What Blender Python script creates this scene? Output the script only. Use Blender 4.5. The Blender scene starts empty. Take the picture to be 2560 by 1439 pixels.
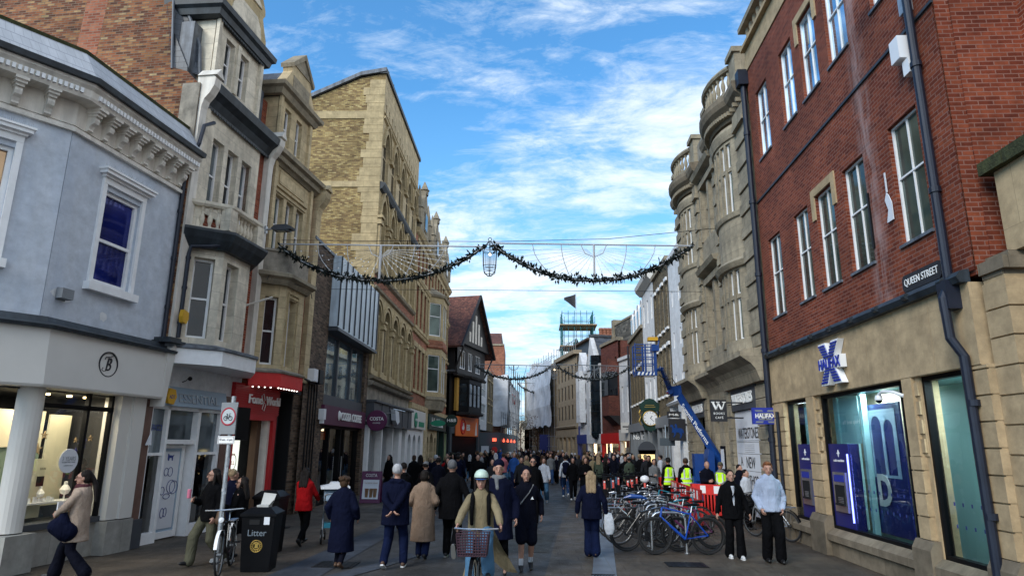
import bpy, bmesh, math, random
from mathutils import Vector, Matrix, Euler
random.seed(7)
C=bpy.context.scene.collection
S=bpy.context.scene
# ---------------- camera ----------------
PITCH=math.radians(13.5); YAW=math.atan(66/1640/math.cos(PITCH)); ROLL=math.radians(0.5)
cd=bpy.data.cameras.new('camera'); cam=bpy.data.objects.new('camera',cd); C.objects.link(cam)
f=Vector((-math.sin(YAW)*math.cos(PITCH),math.cos(YAW)*math.cos(PITCH),math.sin(PITCH)))
r0=Vector((math.cos(YAW),math.sin(YAW),0)); u0=r0.cross(f)
r=r0*math.cos(ROLL)+u0*math.sin(ROLL); u=-r0*math.sin(ROLL)+u0*math.cos(ROLL)
m=Matrix((r,u,-f)).transposed().to_4x4(); m.translation=(0,0,2.05); cam.matrix_world=m
cd.sensor_width=36; cd.sensor_fit='HORIZONTAL'; cd.lens=1640/2560*36; cd.clip_end=3000; cd.clip_start=.05
S.camera=cam
# ---------------- light ----------------
SUN_EL=math.radians(34); SUN_AZ=math.radians(216)   # azimuth clockwise from +Y (street direction)
S.view_settings.view_transform='Standard'; S.view_settings.look='None'; S.view_settings.gamma=1
S.view_settings.exposure=1.0
W=bpy.data.worlds.new('World'); S.world=W; W.use_nodes=True
nt=W.node_tree; N=nt.nodes; L=nt.links; N.clear()
out=N.new('ShaderNodeOutputWorld'); bg=N.new('ShaderNodeBackground'); bg.inputs[1].default_value=0.10
sky=N.new('ShaderNodeTexSky'); sky.sky_type='NISHITA'; sky.sun_disc=False
sky.sun_elevation=SUN_EL; sky.sun_rotation=SUN_AZ; sky.air_density=1.25; sky.dust_density=.4; sky.ozone_density=2.5
tc=N.new('ShaderNodeTexCoord'); sep=N.new('ShaderNodeSeparateXYZ'); L.new(tc.outputs['Generated'],sep.inputs[0])
def mth(op,a,b=None,c=None,clamp=False,nodes=N,links=L):
    n=nodes.new('ShaderNodeMath'); n.operation=op; n.use_clamp=clamp
    for i,v in enumerate((a,b,c)):
        if v is None: continue
        if isinstance(v,(int,float)): n.inputs[i].default_value=v
        else: links.new(v,n.inputs[i])
    return n.outputs[0]
den=mth('ADD',mth('MAXIMUM',sep.outputs[2],0.0),.22)
cx=mth('DIVIDE',sep.outputs[0],den); cy=mth('DIVIDE',sep.outputs[1],den)
cmb=N.new('ShaderNodeCombineXYZ'); L.new(cx,cmb.inputs[0]); L.new(cy,cmb.inputs[1])
def cloud(rot,sc,scale,detail,rough,dist,off):
    mp=N.new('ShaderNodeMapping'); mp.inputs['Rotation'].default_value=(0,0,math.radians(rot)); mp.inputs['Scale'].default_value=sc; mp.inputs['Location'].default_value=off
    L.new(cmb.outputs[0],mp.inputs[0])
    n=N.new('ShaderNodeTexNoise'); n.inputs['Scale'].default_value=scale; n.inputs['Detail'].default_value=detail; n.inputs['Roughness'].default_value=rough; n.inputs['Distortion'].default_value=dist
    L.new(mp.outputs[0],n.inputs['Vector']); return n.outputs[0]
def ramp(v,stops,nodes=N,links=L,interp='LINEAR'):
    n=nodes.new('ShaderNodeValToRGB'); cr=n.color_ramp; cr.interpolation=interp
    while len(cr.elements)<len(stops): cr.elements.new(.5)
    for e,(p,c) in zip(cr.elements,stops):
        e.position=p; e.color=(c,c,c,1) if isinstance(c,(int,float)) else (*c,1)
    links.new(v,n.inputs[0]); return n.outputs[0]
c1=cloud(28,(1.0,1.7,1),2.6,15,.66,.5,(3.1,1.7,0)); c2=cloud(14,(1,1.5,1),.85,4,.5,.2,(1.25,.4,0)); c3=cloud(35,(1,2.2,1),7.5,12,.7,.6,(.4,7,0))
mixv=mth('ADD',mth('MULTIPLY',c1,.62),mth('ADD',mth('MULTIPLY',c2,.5),mth('MULTIPLY',c3,.30)))
# more cloud lower down, clear blue higher up and to the left
side=mth('MULTIPLY',sep.outputs[0],.20); low=mth('MULTIPLY',mth('SUBTRACT',.48,sep.outputs[2]),.13)
mixv=mth('ADD',mixv,mth('ADD',side,low))
cf=ramp(mixv,[(0.63,0.0),(.685,.22),(.755,.62),(.88,.96)])
mx=N.new('ShaderNodeMix'); mx.data_type='RGBA'; L.new(cf,mx.inputs[0])
cc=ramp(mixv,[(.60,(4.0,4.9,5.8)),(.84,(5.9,6.25,6.6))]); L.new(cc,mx.inputs[7])
tint=N.new('ShaderNodeMix'); tint.data_type='RGBA'; tint.blend_type='MULTIPLY'; tint.inputs[0].default_value=1
L.new(sky.outputs[0],tint.inputs[6]); tint.inputs[7].default_value=(.52,1.02,1.30,1)
hz=N.new('ShaderNodeMix'); hz.data_type='RGBA'; L.new(ramp(sep.outputs[2],[(0,1.0),(.12,.75),(.30,.25),(.5,0)]),hz.inputs[0]); L.new(tint.outputs[2],hz.inputs[6]); hz.inputs[7].default_value=(2.0,3.8,5.5,1)
L.new(hz.outputs[2],mx.inputs[6]); L.new(mx.outputs[2],bg.inputs[0]); L.new(bg.outputs[0],out.inputs[0])
sd=bpy.data.lights.new('sun','SUN'); sd.energy=1.6; sd.angle=math.radians(35); sd.color=(1,.91,.79)
sun=bpy.data.objects.new('sun',sd); C.objects.link(sun)
sdir=Vector((math.sin(SUN_AZ)*math.cos(SUN_EL),math.cos(SUN_AZ)*math.cos(SUN_EL),math.sin(SUN_EL)))
sun.rotation_euler=sdir.to_track_quat('Z','Y').to_euler()
# ---------------- materials ----------------
MAT={}
class NB:
    def __init__(s,name):
        s.m=bpy.data.materials.new(name); s.m.use_nodes=True; s.t=s.m.node_tree; s.N=s.t.nodes; s.L=s.t.links
        s.b=s.N['Principled BSDF']; s.uv=s.N.new('ShaderNodeTexCoord')
    def coord(s,kind='UV',sc=(1,1,1),rot=(0,0,0),loc=(0,0,0)):
        mp=s.N.new('ShaderNodeMapping'); mp.inputs['Scale'].default_value=sc; mp.inputs['Rotation'].default_value=rot; mp.inputs['Location'].default_value=loc
        s.L.new(s.uv.outputs[kind],mp.inputs[0]); return mp.outputs[0]
    def noise(s,scale,detail=4,rough=.55,kind='UV',sc=(1,1,1),dist=0,loc=(0,0,0)):
        n=s.N.new('ShaderNodeTexNoise'); n.inputs['Scale'].default_value=scale; n.inputs['Detail'].default_value=detail; n.inputs['Roughness'].default_value=rough; n.inputs['Distortion'].default_value=dist
        s.L.new(s.coord(kind,sc,loc=loc),n.inputs['Vector']); return n.outputs[0]
    def ramp(s,v,st,interp='LINEAR'): return ramp(v,st,s.N,s.L,interp)
    def mul(s,a,b,fac=1,mode='MULTIPLY'):
        n=s.N.new('ShaderNodeMix'); n.data_type='RGBA'; n.blend_type=mode
        if isinstance(fac,(int,float)): n.inputs[0].default_value=fac
        else: s.L.new(fac,n.inputs[0])
        for k,v in ((6,a),(7,b)):
            if isinstance(v,tuple): n.inputs[k].default_value=(*v,1)
            else: s.L.new(v,n.inputs[k])
        return n.outputs[2]
    def bump(s,h,strength=.3,dist=.01):
        n=s.N.new('ShaderNodeBump'); n.inputs['Strength'].default_value=strength; n.inputs['Distance'].default_value=dist; s.L.new(h,n.inputs['Height']); s.L.new(n.outputs[0],s.b.inputs['Normal'])
    def col(s,c):
        if isinstance(c,tuple): s.b.inputs['Base Color'].default_value=(*c,1)
        else: s.L.new(c,s.b.inputs['Base Color'])
    def brick(s,w,h,mortar,sm=.1,off=.5,kind='UV'):
        n=s.N.new('ShaderNodeTexBrick'); n.inputs['Scale'].default_value=1; n.inputs['Brick Width'].default_value=w; n.inputs['Row Height'].default_value=h; n.inputs['Mortar Size'].default_value=mortar; n.inputs['Mortar Smooth'].default_value=sm
        n.offset=off; n.inputs['Color1'].default_value=(0,0,0,1); n.inputs['Color2'].default_value=(1,1,1,1); n.inputs['Mortar'].default_value=(.5,.5,.5,1)
        s.L.new(s.coord(kind),n.inputs['Vector']); return n.outputs[0],n.outputs[1]
def plain(name,col,rough=.6,metal=0,var=.25,vs=1.5,bump=0,kind='Object',bs=30,spec=.4,coat=0,streak=0):
    if name in MAT: return MAT[name]
    b=NB(name); b.b.inputs['Roughness'].default_value=rough; b.b.inputs['Metallic'].default_value=metal; b.b.inputs['Specular IOR Level'].default_value=spec
    if coat: b.b.inputs['Coat Weight'].default_value=coat
    c=col
    if var:
        n=b.noise(vs,5,.6,kind); c=b.mul(col,b.ramp(n,[(.3,1-var),(.7,1+var*.35)]))
    if streak:
        n=b.noise(1.0,5,.65,'UV',(5,.35,1)); c=b.mul(c,b.ramp(n,[(.38,1-streak),(.58,1.0)]))
    b.col(c)
    if bump: b.bump(b.noise(bs,4,.6,kind),bump,.02)
    MAT[name]=b.m; return b.m
def brickmat(name,stops,mortar,w=.225,h=.075,ms=.011,stain=.35,rough=.85,patch=None,streak=None):
    b=NB(name); c,fac=b.brick(w,h,ms)
    col=b.ramp(c,stops); col=b.mul(col,b.ramp(b.noise(9,3),[(.3,.75),(.7,1.12)]))
    if patch: col=b.mul(col,patch,b.ramp(b.noise(.55,5,.6,dist=.4),[(.5,0),(.62,.75)]),'MULTIPLY')
    col=b.mul(col,mortar,fac,'MIX')
    if streak:
        sx=b.N.new('ShaderNodeSeparateXYZ'); b.L.new(b.coord(),sx.inputs[0]); w=mth('SUBTRACT',1.0,mth('DIVIDE',mth('ABSOLUTE',mth('SUBTRACT',sx.outputs[0],streak[0],nodes=b.N,links=b.L),nodes=b.N,links=b.L),streak[1],nodes=b.N,links=b.L),clamp=True,nodes=b.N,links=b.L)
        k_=mth('MULTIPLY',w,b.ramp(b.noise(3.2,8,.75,'UV',(2.2,.35,1),.4),[(.40,0),(.56,1)]),nodes=b.N,links=b.L); col=b.mul(col,(.50,.38,.36),mth('MULTIPLY',k_,.55,nodes=b.N,links=b.L),'MIX')
        k2=b.ramp(b.noise(1.1,8,.7,'UV',(3,.25,1),.3,(7,3,0)),[(.55,0),(.68,.6)]); col=b.mul(col,(.25,.2,.2),mth('MULTIPLY',k2,mth('ADD',w,.25,nodes=b.N,links=b.L),nodes=b.N,links=b.L),'MULTIPLY')
    col=b.mul(col,b.ramp(b.noise(.5,6,.65),[(.32,1-stain),(.6,1.05)])); b.col(col)
    b.b.inputs['Roughness'].default_value=rough; b.b.inputs['Specular IOR Level'].default_value=.25
    inv=b.N.new('ShaderNodeInvert'); b.L.new(fac,inv.inputs['Color']); b.bump(inv.outputs[0],.5,.008)
    MAT[name]=b.m; return b.m
def stonemat(name,base,bw=.6,bh=.3,ms=.006,stain=.4,dark=(.3,.28,.25),grime=.5,rough=.85,joint=.55,tone=.16):
    b=NB(name); c,fac=b.brick(bw,bh,ms,.2)
    col=b.mul(base,b.ramp(c,[(0,1-tone),(1,1+tone*.4)])); col=b.mul(col,b.ramp(b.noise(5,6,.7),[(.3,.82),(.7,1.08)]))
    col=b.mul(col,tuple(x*joint for x in base),fac,'MIX')
    g=b.ramp(b.noise(.8,7,.68,'UV',(1.8,.6,1),.3),[(.45,0),(.68,grime)]); col=b.mul(col,dark,g,'MIX')
    col=b.mul(col,b.ramp(b.noise(2.2,6,.7,loc=(4,2,0)),[(.35,1-stain),(.6,1.03)])); b.col(col)
    b.b.inputs['Roughness'].default_value=rough; b.b.inputs['Specular IOR Level'].default_value=.25
    b.bump(b.noise(25,5,.7),.25,.01); MAT[name]=b.m; return b.m
brickmat('yellow_brick',[(0,(.14,.085,.035)),(.2,(.22,.135,.055)),(.5,(.32,.22,.085)),(.8,(.42,.30,.115)),(1,(.54,.42,.19))],(.22,.17,.10),w=.2,h=.066,ms=.009,stain=.35)
brickmat('old_brick',[(0,(.09,.035,.018)),(.2,(.17,.055,.025)),(.5,(.28,.09,.036)),(.78,(.36,.15,.06)),(.93,(.40,.22,.095)),(1,(.44,.31,.16))],(.19,.135,.095),w=.2,h=.066,ms=.009,stain=.5,patch=(.8,.9,.75))
brickmat('red_brick',[(0,(.17,.032,.014)),(.5,(.27,.055,.022)),(1,(.35,.085,.036))],(.33,.16,.115),w=.205,h=.068,ms=.008,stain=.4)
brickmat('bank_brick',[(0,(.13,.026,.012)),(.5,(.205,.044,.019)),(1,(.27,.068,.03))],(.25,.12,.09),w=.205,h=.068,ms=.008,stain=.45,streak=(-5.1,.38))
brickmat('brown_brick',[(0,(.045,.03,.022)),(.5,(.12,.075,.05)),(1,(.21,.14,.095))],(.11,.09,.07),stain=.35)
brickmat('dun_brick',[(0,(.085,.065,.035)),(.5,(.155,.118,.065)),(1,(.225,.175,.10))],(.13,.11,.08),stain=.3)
brickmat('orange_brick',[(0,(.22,.06,.03)),(.5,(.36,.11,.055)),(1,(.44,.17,.09))],(.27,.17,.12),stain=.3)
brickmat('deep_red_brick',[(0,(.10,.025,.018)),(.5,(.16,.04,.028)),(1,(.21,.06,.04))],(.15,.08,.06),stain=.25)
brickmat('cobble_wall',[(0,(.04,.04,.035)),(.5,(.14,.13,.11)),(1,(.28,.26,.22))],(.12,.11,.09),w=.4,h=.2,ms=.03)
stonemat('halifax_stone',(.50,.37,.215),1.0,1.6,.004,.28,(.2,.15,.09),.25,joint=.6,tone=.06)
stonemat('halifax_block',(.51,.375,.22),4,4,.001,.3,(.2,.15,.09),.3,tone=.05)
stonemat('plinth_stone',(.23,.185,.13),.9,.9,.006,.35,(.10,.085,.06),.5)
stonemat('cream_stone',(.78,.70,.56),.7,.42,.005,.25,(.2,.18,.14),.55,tone=.08)
stonemat('ochre_stone',(.63,.50,.30),.6,.32,.007,.3,(.24,.19,.12),.45,tone=.14)
stonemat('golden_stone',(.53,.415,.235),.5,.3,.006,.3,(.28,.22,.13),.4,tone=.1)
stonemat('grey_stone',(.37,.315,.225),.7,.36,.006,.35,(.13,.115,.09),.5,tone=.10)
stonemat('tan_stone',(.40,.32,.22),.9,.5,.004,.2,(.25,.2,.15),.3,tone=.05)
stonemat('cement',(.36,.32,.26),5,5,.001,.4,(.11,.10,.085),.8,tone=.02)
stonemat('white_render',(.76,.77,.78),6,6,.001,.12,(.45,.45,.44),.35,tone=.02)
stonemat('blue_render',(.56,.60,.66),6,6,.001,.10,(.29,.38,.52),.30,tone=.02)
stonemat('cream_render',(.66,.60,.50),6,6,.001,.2,(.35,.3,.24),.4,tone=.02)
stonemat('ochre_render',(.55,.33,.09),6,6,.001,.2,(.3,.2,.08),.3,tone=.02)
stonemat('granite',(.33,.32,.29),1.4,.9,.004,.2,(.1,.1,.09),.3,tone=.03)
b=NB('slate'); c,fac=b.brick(.3,.16,.006,.1); col=b.mul(b.ramp(c,[(0,(.035,.04,.05)),(1,(.085,.095,.11))]),b.ramp(b.noise(2,6,.7),[(.3,.6),(.7,1.3)])); b.col(b.mul(col,(.01,.01,.012),fac,'MIX')); b.b.inputs['Roughness'].default_value=.5; b.bump(c,.5,.01); MAT['slate']=b.m
b=NB('pale_slate'); c,fac=b.brick(.13,.075,.003,.1); col=b.mul(b.ramp(c,[(0,(.42,.44,.47)),(1,(.47,.49,.52))]),b.ramp(b.noise(3,6,.7),[(.3,.75),(.7,1.1)])); b.col(b.mul(col,(.24,.25,.28),fac,'MIX')); b.b.inputs['Roughness'].default_value=.6; MAT['pale_slate']=b.m
b=NB('clay_tile'); c,fac=b.brick(.18,.11,.008,.1); col=b.mul(b.ramp(c,[(0,(.08,.03,.02)),(.6,(.17,.055,.035)),(1,(.25,.10,.06))]),b.ramp(b.noise(1.2,6,.7),[(.3,.55),(.7,1.15)])); b.col(b.mul(col,(.04,.02,.015),fac,'MIX')); b.b.inputs['Roughness'].default_value=.8; MAT['clay_tile']=b.m
# ground
def ground_mat(name,base,alt,spots=.5,grain=.25,slab=None):
    b=NB(name); n=b.noise(.35,6,.6,'Object'); col=b.mul(base,alt,b.ramp(n,[(.42,0),(.6,1)]),'MIX')
    if slab: c,fac=b.brick(slab[0],slab[1],.007,.1,.5,'Object'); col=b.mul(col,b.ramp(c,[(0,.86),(1,1.12)])); col=b.mul(col,(.45,.45,.45),fac)
    col=b.mul(col,b.ramp(b.noise(60,3,.8,'Object'),[(.3,1-grain),(.7,1+grain*.5)]))
    col=b.mul(col,b.ramp(b.noise(1.4,7,.7,'Object',(1,.5,1)),[(.3,.66),(.62,1.08)]))
    col=b.mul(col,(.4,.38,.34),b.ramp(b.noise(13,2,.5,'Object',loc=(3,1,0)),[(.735,0),(.75,spots)]),'MIX')
    col=b.mul(col,b.ramp(b.noise(.9,8,.75,'Object',(1,.35,1),.6,(9,2,0)),[(.36,.72),(.5,1),(.66,1.18)])); col=b.mul(col,(.45,.43,.40),b.ramp(b.noise(38,1,.5,'Object',loc=(1,8,0)),[(.72,0),(.735,spots*.8)]),'MIX'); b.col(col)
    b.L.new(b.ramp(b.noise(2,5,.6,'Object'),[(.3,.5),(.7,.8)]),b.b.inputs['Roughness']); b.b.inputs['Specular IOR Level'].default_value=.22
    b.bump(b.noise(90,4,.8,'Object'),.45,.01); MAT[name]=b.m
ground_mat('asphalt',(.060,.057,.055),(.045,.044,.042)); ground_mat('patched_asphalt',(.036,.036,.031),(.048,.047,.041))
ground_mat('paving',(.098,.077,.057),(.070,.057,.043),slab=(.75,.45)); ground_mat('kerb_stone',(.060,.067,.082),(.047,.052,.062),.3,slab=(.9,.3))
b=NB('drain_slab'); c,fac=b.brick(.42,.30,.006,.1,0,'Object'); col=b.mul((.135,.155,.185),b.ramp(c,[(0,.85),(1,1.1)])); col=b.mul(col,b.ramp(b.noise(3,6,.7,'Object'),[(.3,.7),(.7,1.1)])); b.col(b.mul(col,(.1,.1,.1),fac,'MIX')); b.b.inputs['Roughness'].default_value=.5; MAT['drain_slab']=b.m
# glass
def glassmat(name,tint=(.02,.03,.045),rough=.04,refl=.25):
    b=NB(name); b.col(b.mul(tint,b.ramp(b.noise(.8,3,.5),[(.35,.6),(.65,1.6)]))); b.b.inputs['Roughness'].default_value=rough; b.b.inputs['Metallic'].default_value=refl; b.b.inputs['Specular IOR Level'].default_value=.5
    b.bump(b.noise(1.5,2,.5),.06,.02); MAT[name]=b.m; return b.m
glassmat('dark_glass',(.010,.015,.02),.04,.03); glassmat('blue_glass',(.012,.02,.16),.03,.35); glassmat('green_glass',(.06,.085,.075),.05,.35); glassmat('sky_glass',(.42,.56,.66),.03,.85); glassmat('black_glass',(.008,.01,.014),.04,.1); glassmat('grey_glass',(.16,.19,.21),.04,.55)
glassmat('copper_glass',(.30,.20,.12),.04,.8)
def clearglass(name,tint=(1,1,1),k=1.0):
    b=NB(name); N_,L_=b.N,b.L; N_.remove(b.b); o=[x for x in N_ if x.type=='OUTPUT_MATERIAL'][0]
    t=N_.new('ShaderNodeBsdfTransparent'); t.inputs[0].default_value=(*tint,1); g=N_.new('ShaderNodeBsdfGlossy'); g.inputs['Roughness'].default_value=.01; g.inputs[0].default_value=(.95,.97,1,1)
    fr=N_.new('ShaderNodeFresnel'); fr.inputs[0].default_value=1.5; v=mth('MULTIPLY',fr.outputs[0],k*1.6,clamp=True,nodes=N_,links=L_)
    mxs=N_.new('ShaderNodeMixShader'); L_.new(v,mxs.inputs[0]); L_.new(t.outputs[0],mxs.inputs[1]); L_.new(g.outputs[0],mxs.inputs[2]); L_.new(mxs.outputs[0],o.inputs[0]); MAT[name]=b.m
clearglass('clear_glass',(.9,.95,.95)); clearglass('teal_clear',(.78,.93,.95),.5)
def emit(name,col,st=1.0):
    b=NB(name); b.col(col); b.b.inputs['Emission Color'].default_value=(*col,1); b.b.inputs['Emission Strength'].default_value=st; MAT[name]=b.m
emit('warm_lamp',(1,.72,.35),6); emit('white_lamp',(1,.97,.9),1.6); emit('lit_panel',(.86,.9,.80),.55); emit('shop_glow',(1,.75,.45),1.6); emit('red_lamp',(1,.12,.06),1.1); emit('green_lamp',(.2,1,.4),4); emit('blue_led',(.18,.22,1),2.2); emit('lit_yellow',(.8,.58,.25),.7); emit('cool_interior',(.75,.85,.8),.5)
P=plain
P('black_paint',(.005,.005,.006),.45,bump=.1,spec=.12); P('black_metal',(.006,.006,.007),.4,.0,spec=.3); P('iron_pipe',(.012,.016,.03),.45,var=.3,vs=4); P('lead',(.16,.18,.21),.55,.1,var=.45,vs=3,kind='UV',streak=.5); P('black_lead',(.035,.045,.055),.5,var=.5,vs=4,streak=.4)
P('white_paint',(.82,.82,.82),.5,var=.1,vs=5); P('cream_paint',(.74,.69,.61),.6,var=.18,vs=3,streak=.2); P('sign_cream',(.60,.58,.54),.55,var=.06); P('white_plastic',(.75,.76,.78),.4,var=.05); P('steel',(.55,.56,.58),.3,.9,var=.15,vs=6); P('galv',(.42,.44,.46),.45,.7,var=.3,vs=8)
P('grey_paint',(.20,.215,.23),.55,var=.12); P('dark_grey',(.055,.06,.07),.5,var=.12); P('hoarding_grey',(.075,.095,.11),.6,var=.12,kind='UV'); P('maroon',(.085,.012,.045),.5,var=.08); P('shop_red',(.42,.012,.016),.45,var=.08); P('bright_red',(.62,.02,.018),.45,var=.12,vs=6)
P('sign_blue',(.02,.035,.30),.45,var=.05); P('pale_blue',(.30,.40,.50),.5,var=.08); P('navy_panel',(.012,.015,.13),.4,var=.05); P('dark_green',(.008,.035,.025),.45,var=.1); P('bright_green',(.01,.22,.12),.5,var=.06); P('gold',(.6,.40,.10),.4,.6); P('orange',(.80,.18,.035),.5,var=.04); P('mustard',(.50,.27,.05),.6,var=.15); P('yellow_plastic',(.62,.34,.02),.5,var=.1)
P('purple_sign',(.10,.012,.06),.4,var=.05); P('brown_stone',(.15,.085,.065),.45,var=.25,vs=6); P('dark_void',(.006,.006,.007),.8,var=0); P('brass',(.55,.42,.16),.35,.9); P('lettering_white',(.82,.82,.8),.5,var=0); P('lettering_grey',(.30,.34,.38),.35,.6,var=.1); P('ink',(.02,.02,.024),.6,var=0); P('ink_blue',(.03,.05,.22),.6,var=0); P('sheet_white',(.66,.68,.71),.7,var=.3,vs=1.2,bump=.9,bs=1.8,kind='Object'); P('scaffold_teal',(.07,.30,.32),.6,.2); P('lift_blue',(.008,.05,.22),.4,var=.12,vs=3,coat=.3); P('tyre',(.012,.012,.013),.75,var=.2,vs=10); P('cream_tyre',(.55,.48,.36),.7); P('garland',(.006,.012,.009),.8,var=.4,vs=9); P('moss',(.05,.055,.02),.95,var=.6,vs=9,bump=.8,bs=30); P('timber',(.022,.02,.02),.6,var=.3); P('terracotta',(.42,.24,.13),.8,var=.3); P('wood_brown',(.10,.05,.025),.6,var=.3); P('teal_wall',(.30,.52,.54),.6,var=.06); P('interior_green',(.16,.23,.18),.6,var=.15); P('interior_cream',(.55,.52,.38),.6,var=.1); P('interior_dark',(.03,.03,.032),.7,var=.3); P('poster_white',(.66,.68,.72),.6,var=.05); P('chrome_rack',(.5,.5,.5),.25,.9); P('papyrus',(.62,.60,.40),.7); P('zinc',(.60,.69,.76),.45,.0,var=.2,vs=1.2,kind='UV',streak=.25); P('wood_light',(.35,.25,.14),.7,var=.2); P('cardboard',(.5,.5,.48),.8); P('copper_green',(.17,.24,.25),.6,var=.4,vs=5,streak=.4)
b=NB('barrier_red'); b.col(b.mul((.62,.025,.02),b.ramp(b.noise(5,4,.6,'Object'),[(.3,.7),(.7,1.1)]))); b.b.inputs['Roughness'].default_value=.5; b.b.inputs['Subsurface Weight'].default_value=0; MAT['barrier_red']=b.m
# ---------------- mesh builder ----------------
class Frame:
    """facade frame: s along the wall, o out towards the street, z up"""
    def __init__(self,P0,d,side):
        self.P=Vector((P0[0],P0[1],0)); dd=Vector((d[0],d[1],0)).normalized(); self.d=dd
        n=Vector((dd.y,-dd.x,0));  self.n=n if side=='L' else -n; self.flip=(side!='L'); self.side=side
    def __call__(self,p): return self.P+self.d*p[0]+self.n*p[1]+Vector((0,0,p[2]))
def ID(p): return Vector(p)
ID.flip=False
class MB:
    def __init__(s,fr=None): s.v=[]; s.f=[]; s.u=[]; s.fr=fr or ID; s.sm=[]
    def face(s,pts,uv=None,smooth=False):
        pts=[Vector(p) for p in pts]
        if uv is None:
            n=Vector((0,0,0))
            for i in range(len(pts)): n+=pts[i].cross(pts[(i+1)%len(pts)])
            a=[abs(x) for x in n]
            if a[2]>max(a[0],a[1])*1.2: uv=[(p.x,p.y) for p in pts]
            elif a[0]>a[1]: uv=[(p.y,p.z) for p in pts]
            else: uv=[(p.x,p.z) for p in pts]
        k=len(s.v); s.v+= [s.fr(p) for p in pts]; idx=list(range(k,k+len(pts)))
        if s.fr.flip if hasattr(s.fr,'flip') else False: idx=idx[::-1]; uv=uv[::-1]
        s.f.append(idx); s.u.append(uv); s.sm.append(smooth); return s
    def box(s,a0,a1,b0,b1,c0,c1,skip=''):
        a0,a1=sorted((a0,a1)); b0,b1=sorted((b0,b1)); c0,c1=sorted((c0,c1))
        s.face([(a0,b1,c0),(a0,b1,c1),(a1,b1,c1),(a1,b1,c0)][::-1] if False else [(a1,b1,c0),(a0,b1,c0),(a0,b1,c1),(a1,b1,c1)])
        s.face([(a0,b0,c0),(a1,b0,c0),(a1,b0,c1),(a0,b0,c1)])
        s.face([(a0,b1,c0),(a0,b0,c0),(a0,b0,c1),(a0,b1,c1)]); s.face([(a1,b0,c0),(a1,b1,c0),(a1,b1,c1),(a1,b0,c1)])
        s.face([(a0,b0,c1),(a1,b0,c1),(a1,b1,c1),(a0,b1,c1)]); s.face([(a0,b1,c0),(a1,b1,c0),(a1,b0,c0),(a0,b0,c0)]); return s
    def prism(s,poly,b0,b1):   # poly in (s,z), extruded along o
        n=len(poly); s.face([(p[0],b1,p[1]) for p in poly]); s.face([(p[0],b0,p[1]) for p in poly][::-1])
        for i in range(n):
            p,q=poly[i],poly[(i+1)%n]; s.face([(p[0],b0,p[1]),(q[0],b0,q[1]),(q[0],b1,q[1]),(p[0],b1,p[1])])
        return s
    def slab(s,poly,z0,z1):    # poly in (s,o)
        n=len(poly); s.face([(p[0],p[1],z1) for p in poly]); s.face([(p[0],p[1],z0) for p in poly][::-1])
        for i in range(n):
            p,q=poly[i],poly[(i+1)%n]; s.face([(p[0],p[1],z0),(q[0],q[1],z0),(q[0],q[1],z1),(p[0],p[1],z1)])
        return s
    def prof(s,pr,a0,a1):      # profile in (o,z) swept along s
        n=len(pr); s.face([(a0,p[0],p[1]) for p in pr][::-1]); s.face([(a1,p[0],p[1]) for p in pr])
        for i in range(n):
            p,q=pr[i],pr[(i+1)%n]; s.face([(a0,p[0],p[1]),(a1,p[0],p[1]),(a1,q[0],q[1]),(a0,q[0],q[1])])
        return s
    def sweep(s,pr,path):      # profile (offset out, z) swept along a path of (s,o) points (left->right), mitred
        nn=[]
        for i in range(len(path)):
            def nrm(a,b):
                dx,dy=b[0]-a[0],b[1]-a[1]; l=math.hypot(dx,dy) or 1; return (-dy/l,dx/l)
            ns=[]
            if i>0: ns.append(nrm(path[i-1],path[i]))
            if i<len(path)-1: ns.append(nrm(path[i],path[i+1]))
            x=sum(a[0] for a in ns)/len(ns); y=sum(a[1] for a in ns)/len(ns); l=(x*x+y*y) or 1; nn.append((x/l,y/l))
        R=[[(path[i][0]+nn[i][0]*o,path[i][1]+nn[i][1]*o,z) for o,z in pr] for i in range(len(path))]
        n=len(pr); t=0
        for i in range(len(path)-1):
            l=math.hypot(path[i+1][0]-path[i][0],path[i+1][1]-path[i][1])
            for j in range(n):
                k=(j+1)%n; s.face([R[i][j],R[i+1][j],R[i+1][k],R[i][k]],[(t,pr[j][1]+pr[j][0]),(t+l,pr[j][1]+pr[j][0]),(t+l,pr[k][1]+pr[k][0]),(t,pr[k][1]+pr[k][0])])
            t+=l
        s.face(R[0][::-1]); s.face(R[-1]); return s
    def wall(s,a0,a1,c0,c1,holes=(),o=0,depth=.2,back=None):
        xs=sorted({a0,a1,*[h[0] for h in holes],*[h[1] for h in holes]}); zs=sorted({c0,c1,*[h[2] for h in holes],*[h[3] for h in holes]})
        xs=[x for x in xs if a0-1e-6<=x<=a1+1e-6]; zs=[z for z in zs if c0-1e-6<=z<=c1+1e-6]
        for i in range(len(xs)-1):
            run=None
            for j in range(len(zs)-1):
                mx_,mz=(xs[i]+xs[i+1])/2,(zs[j]+zs[j+1])/2
                if any(h[0]<mx_<h[1] and h[2]<mz<h[3] for h in holes): continue
                s.face([(xs[i],o,zs[j]),(xs[i+1],o,zs[j]),(xs[i+1],o,zs[j+1]),(xs[i],o,zs[j+1])])
        for h in holes:
            A,B,c,d=h[:4]; p=o-depth
            s.face([(A,o,c),(A,p,c),(A,p,d),(A,o,d)]); s.face([(B,p,c),(B,o,c),(B,o,d),(B,p,d)]); s.face([(A,o,d),(A,p,d),(B,p,d),(B,o,d)]); s.face([(A,p,c),(A,o,c),(B,o,c),(B,p,c)])
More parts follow.
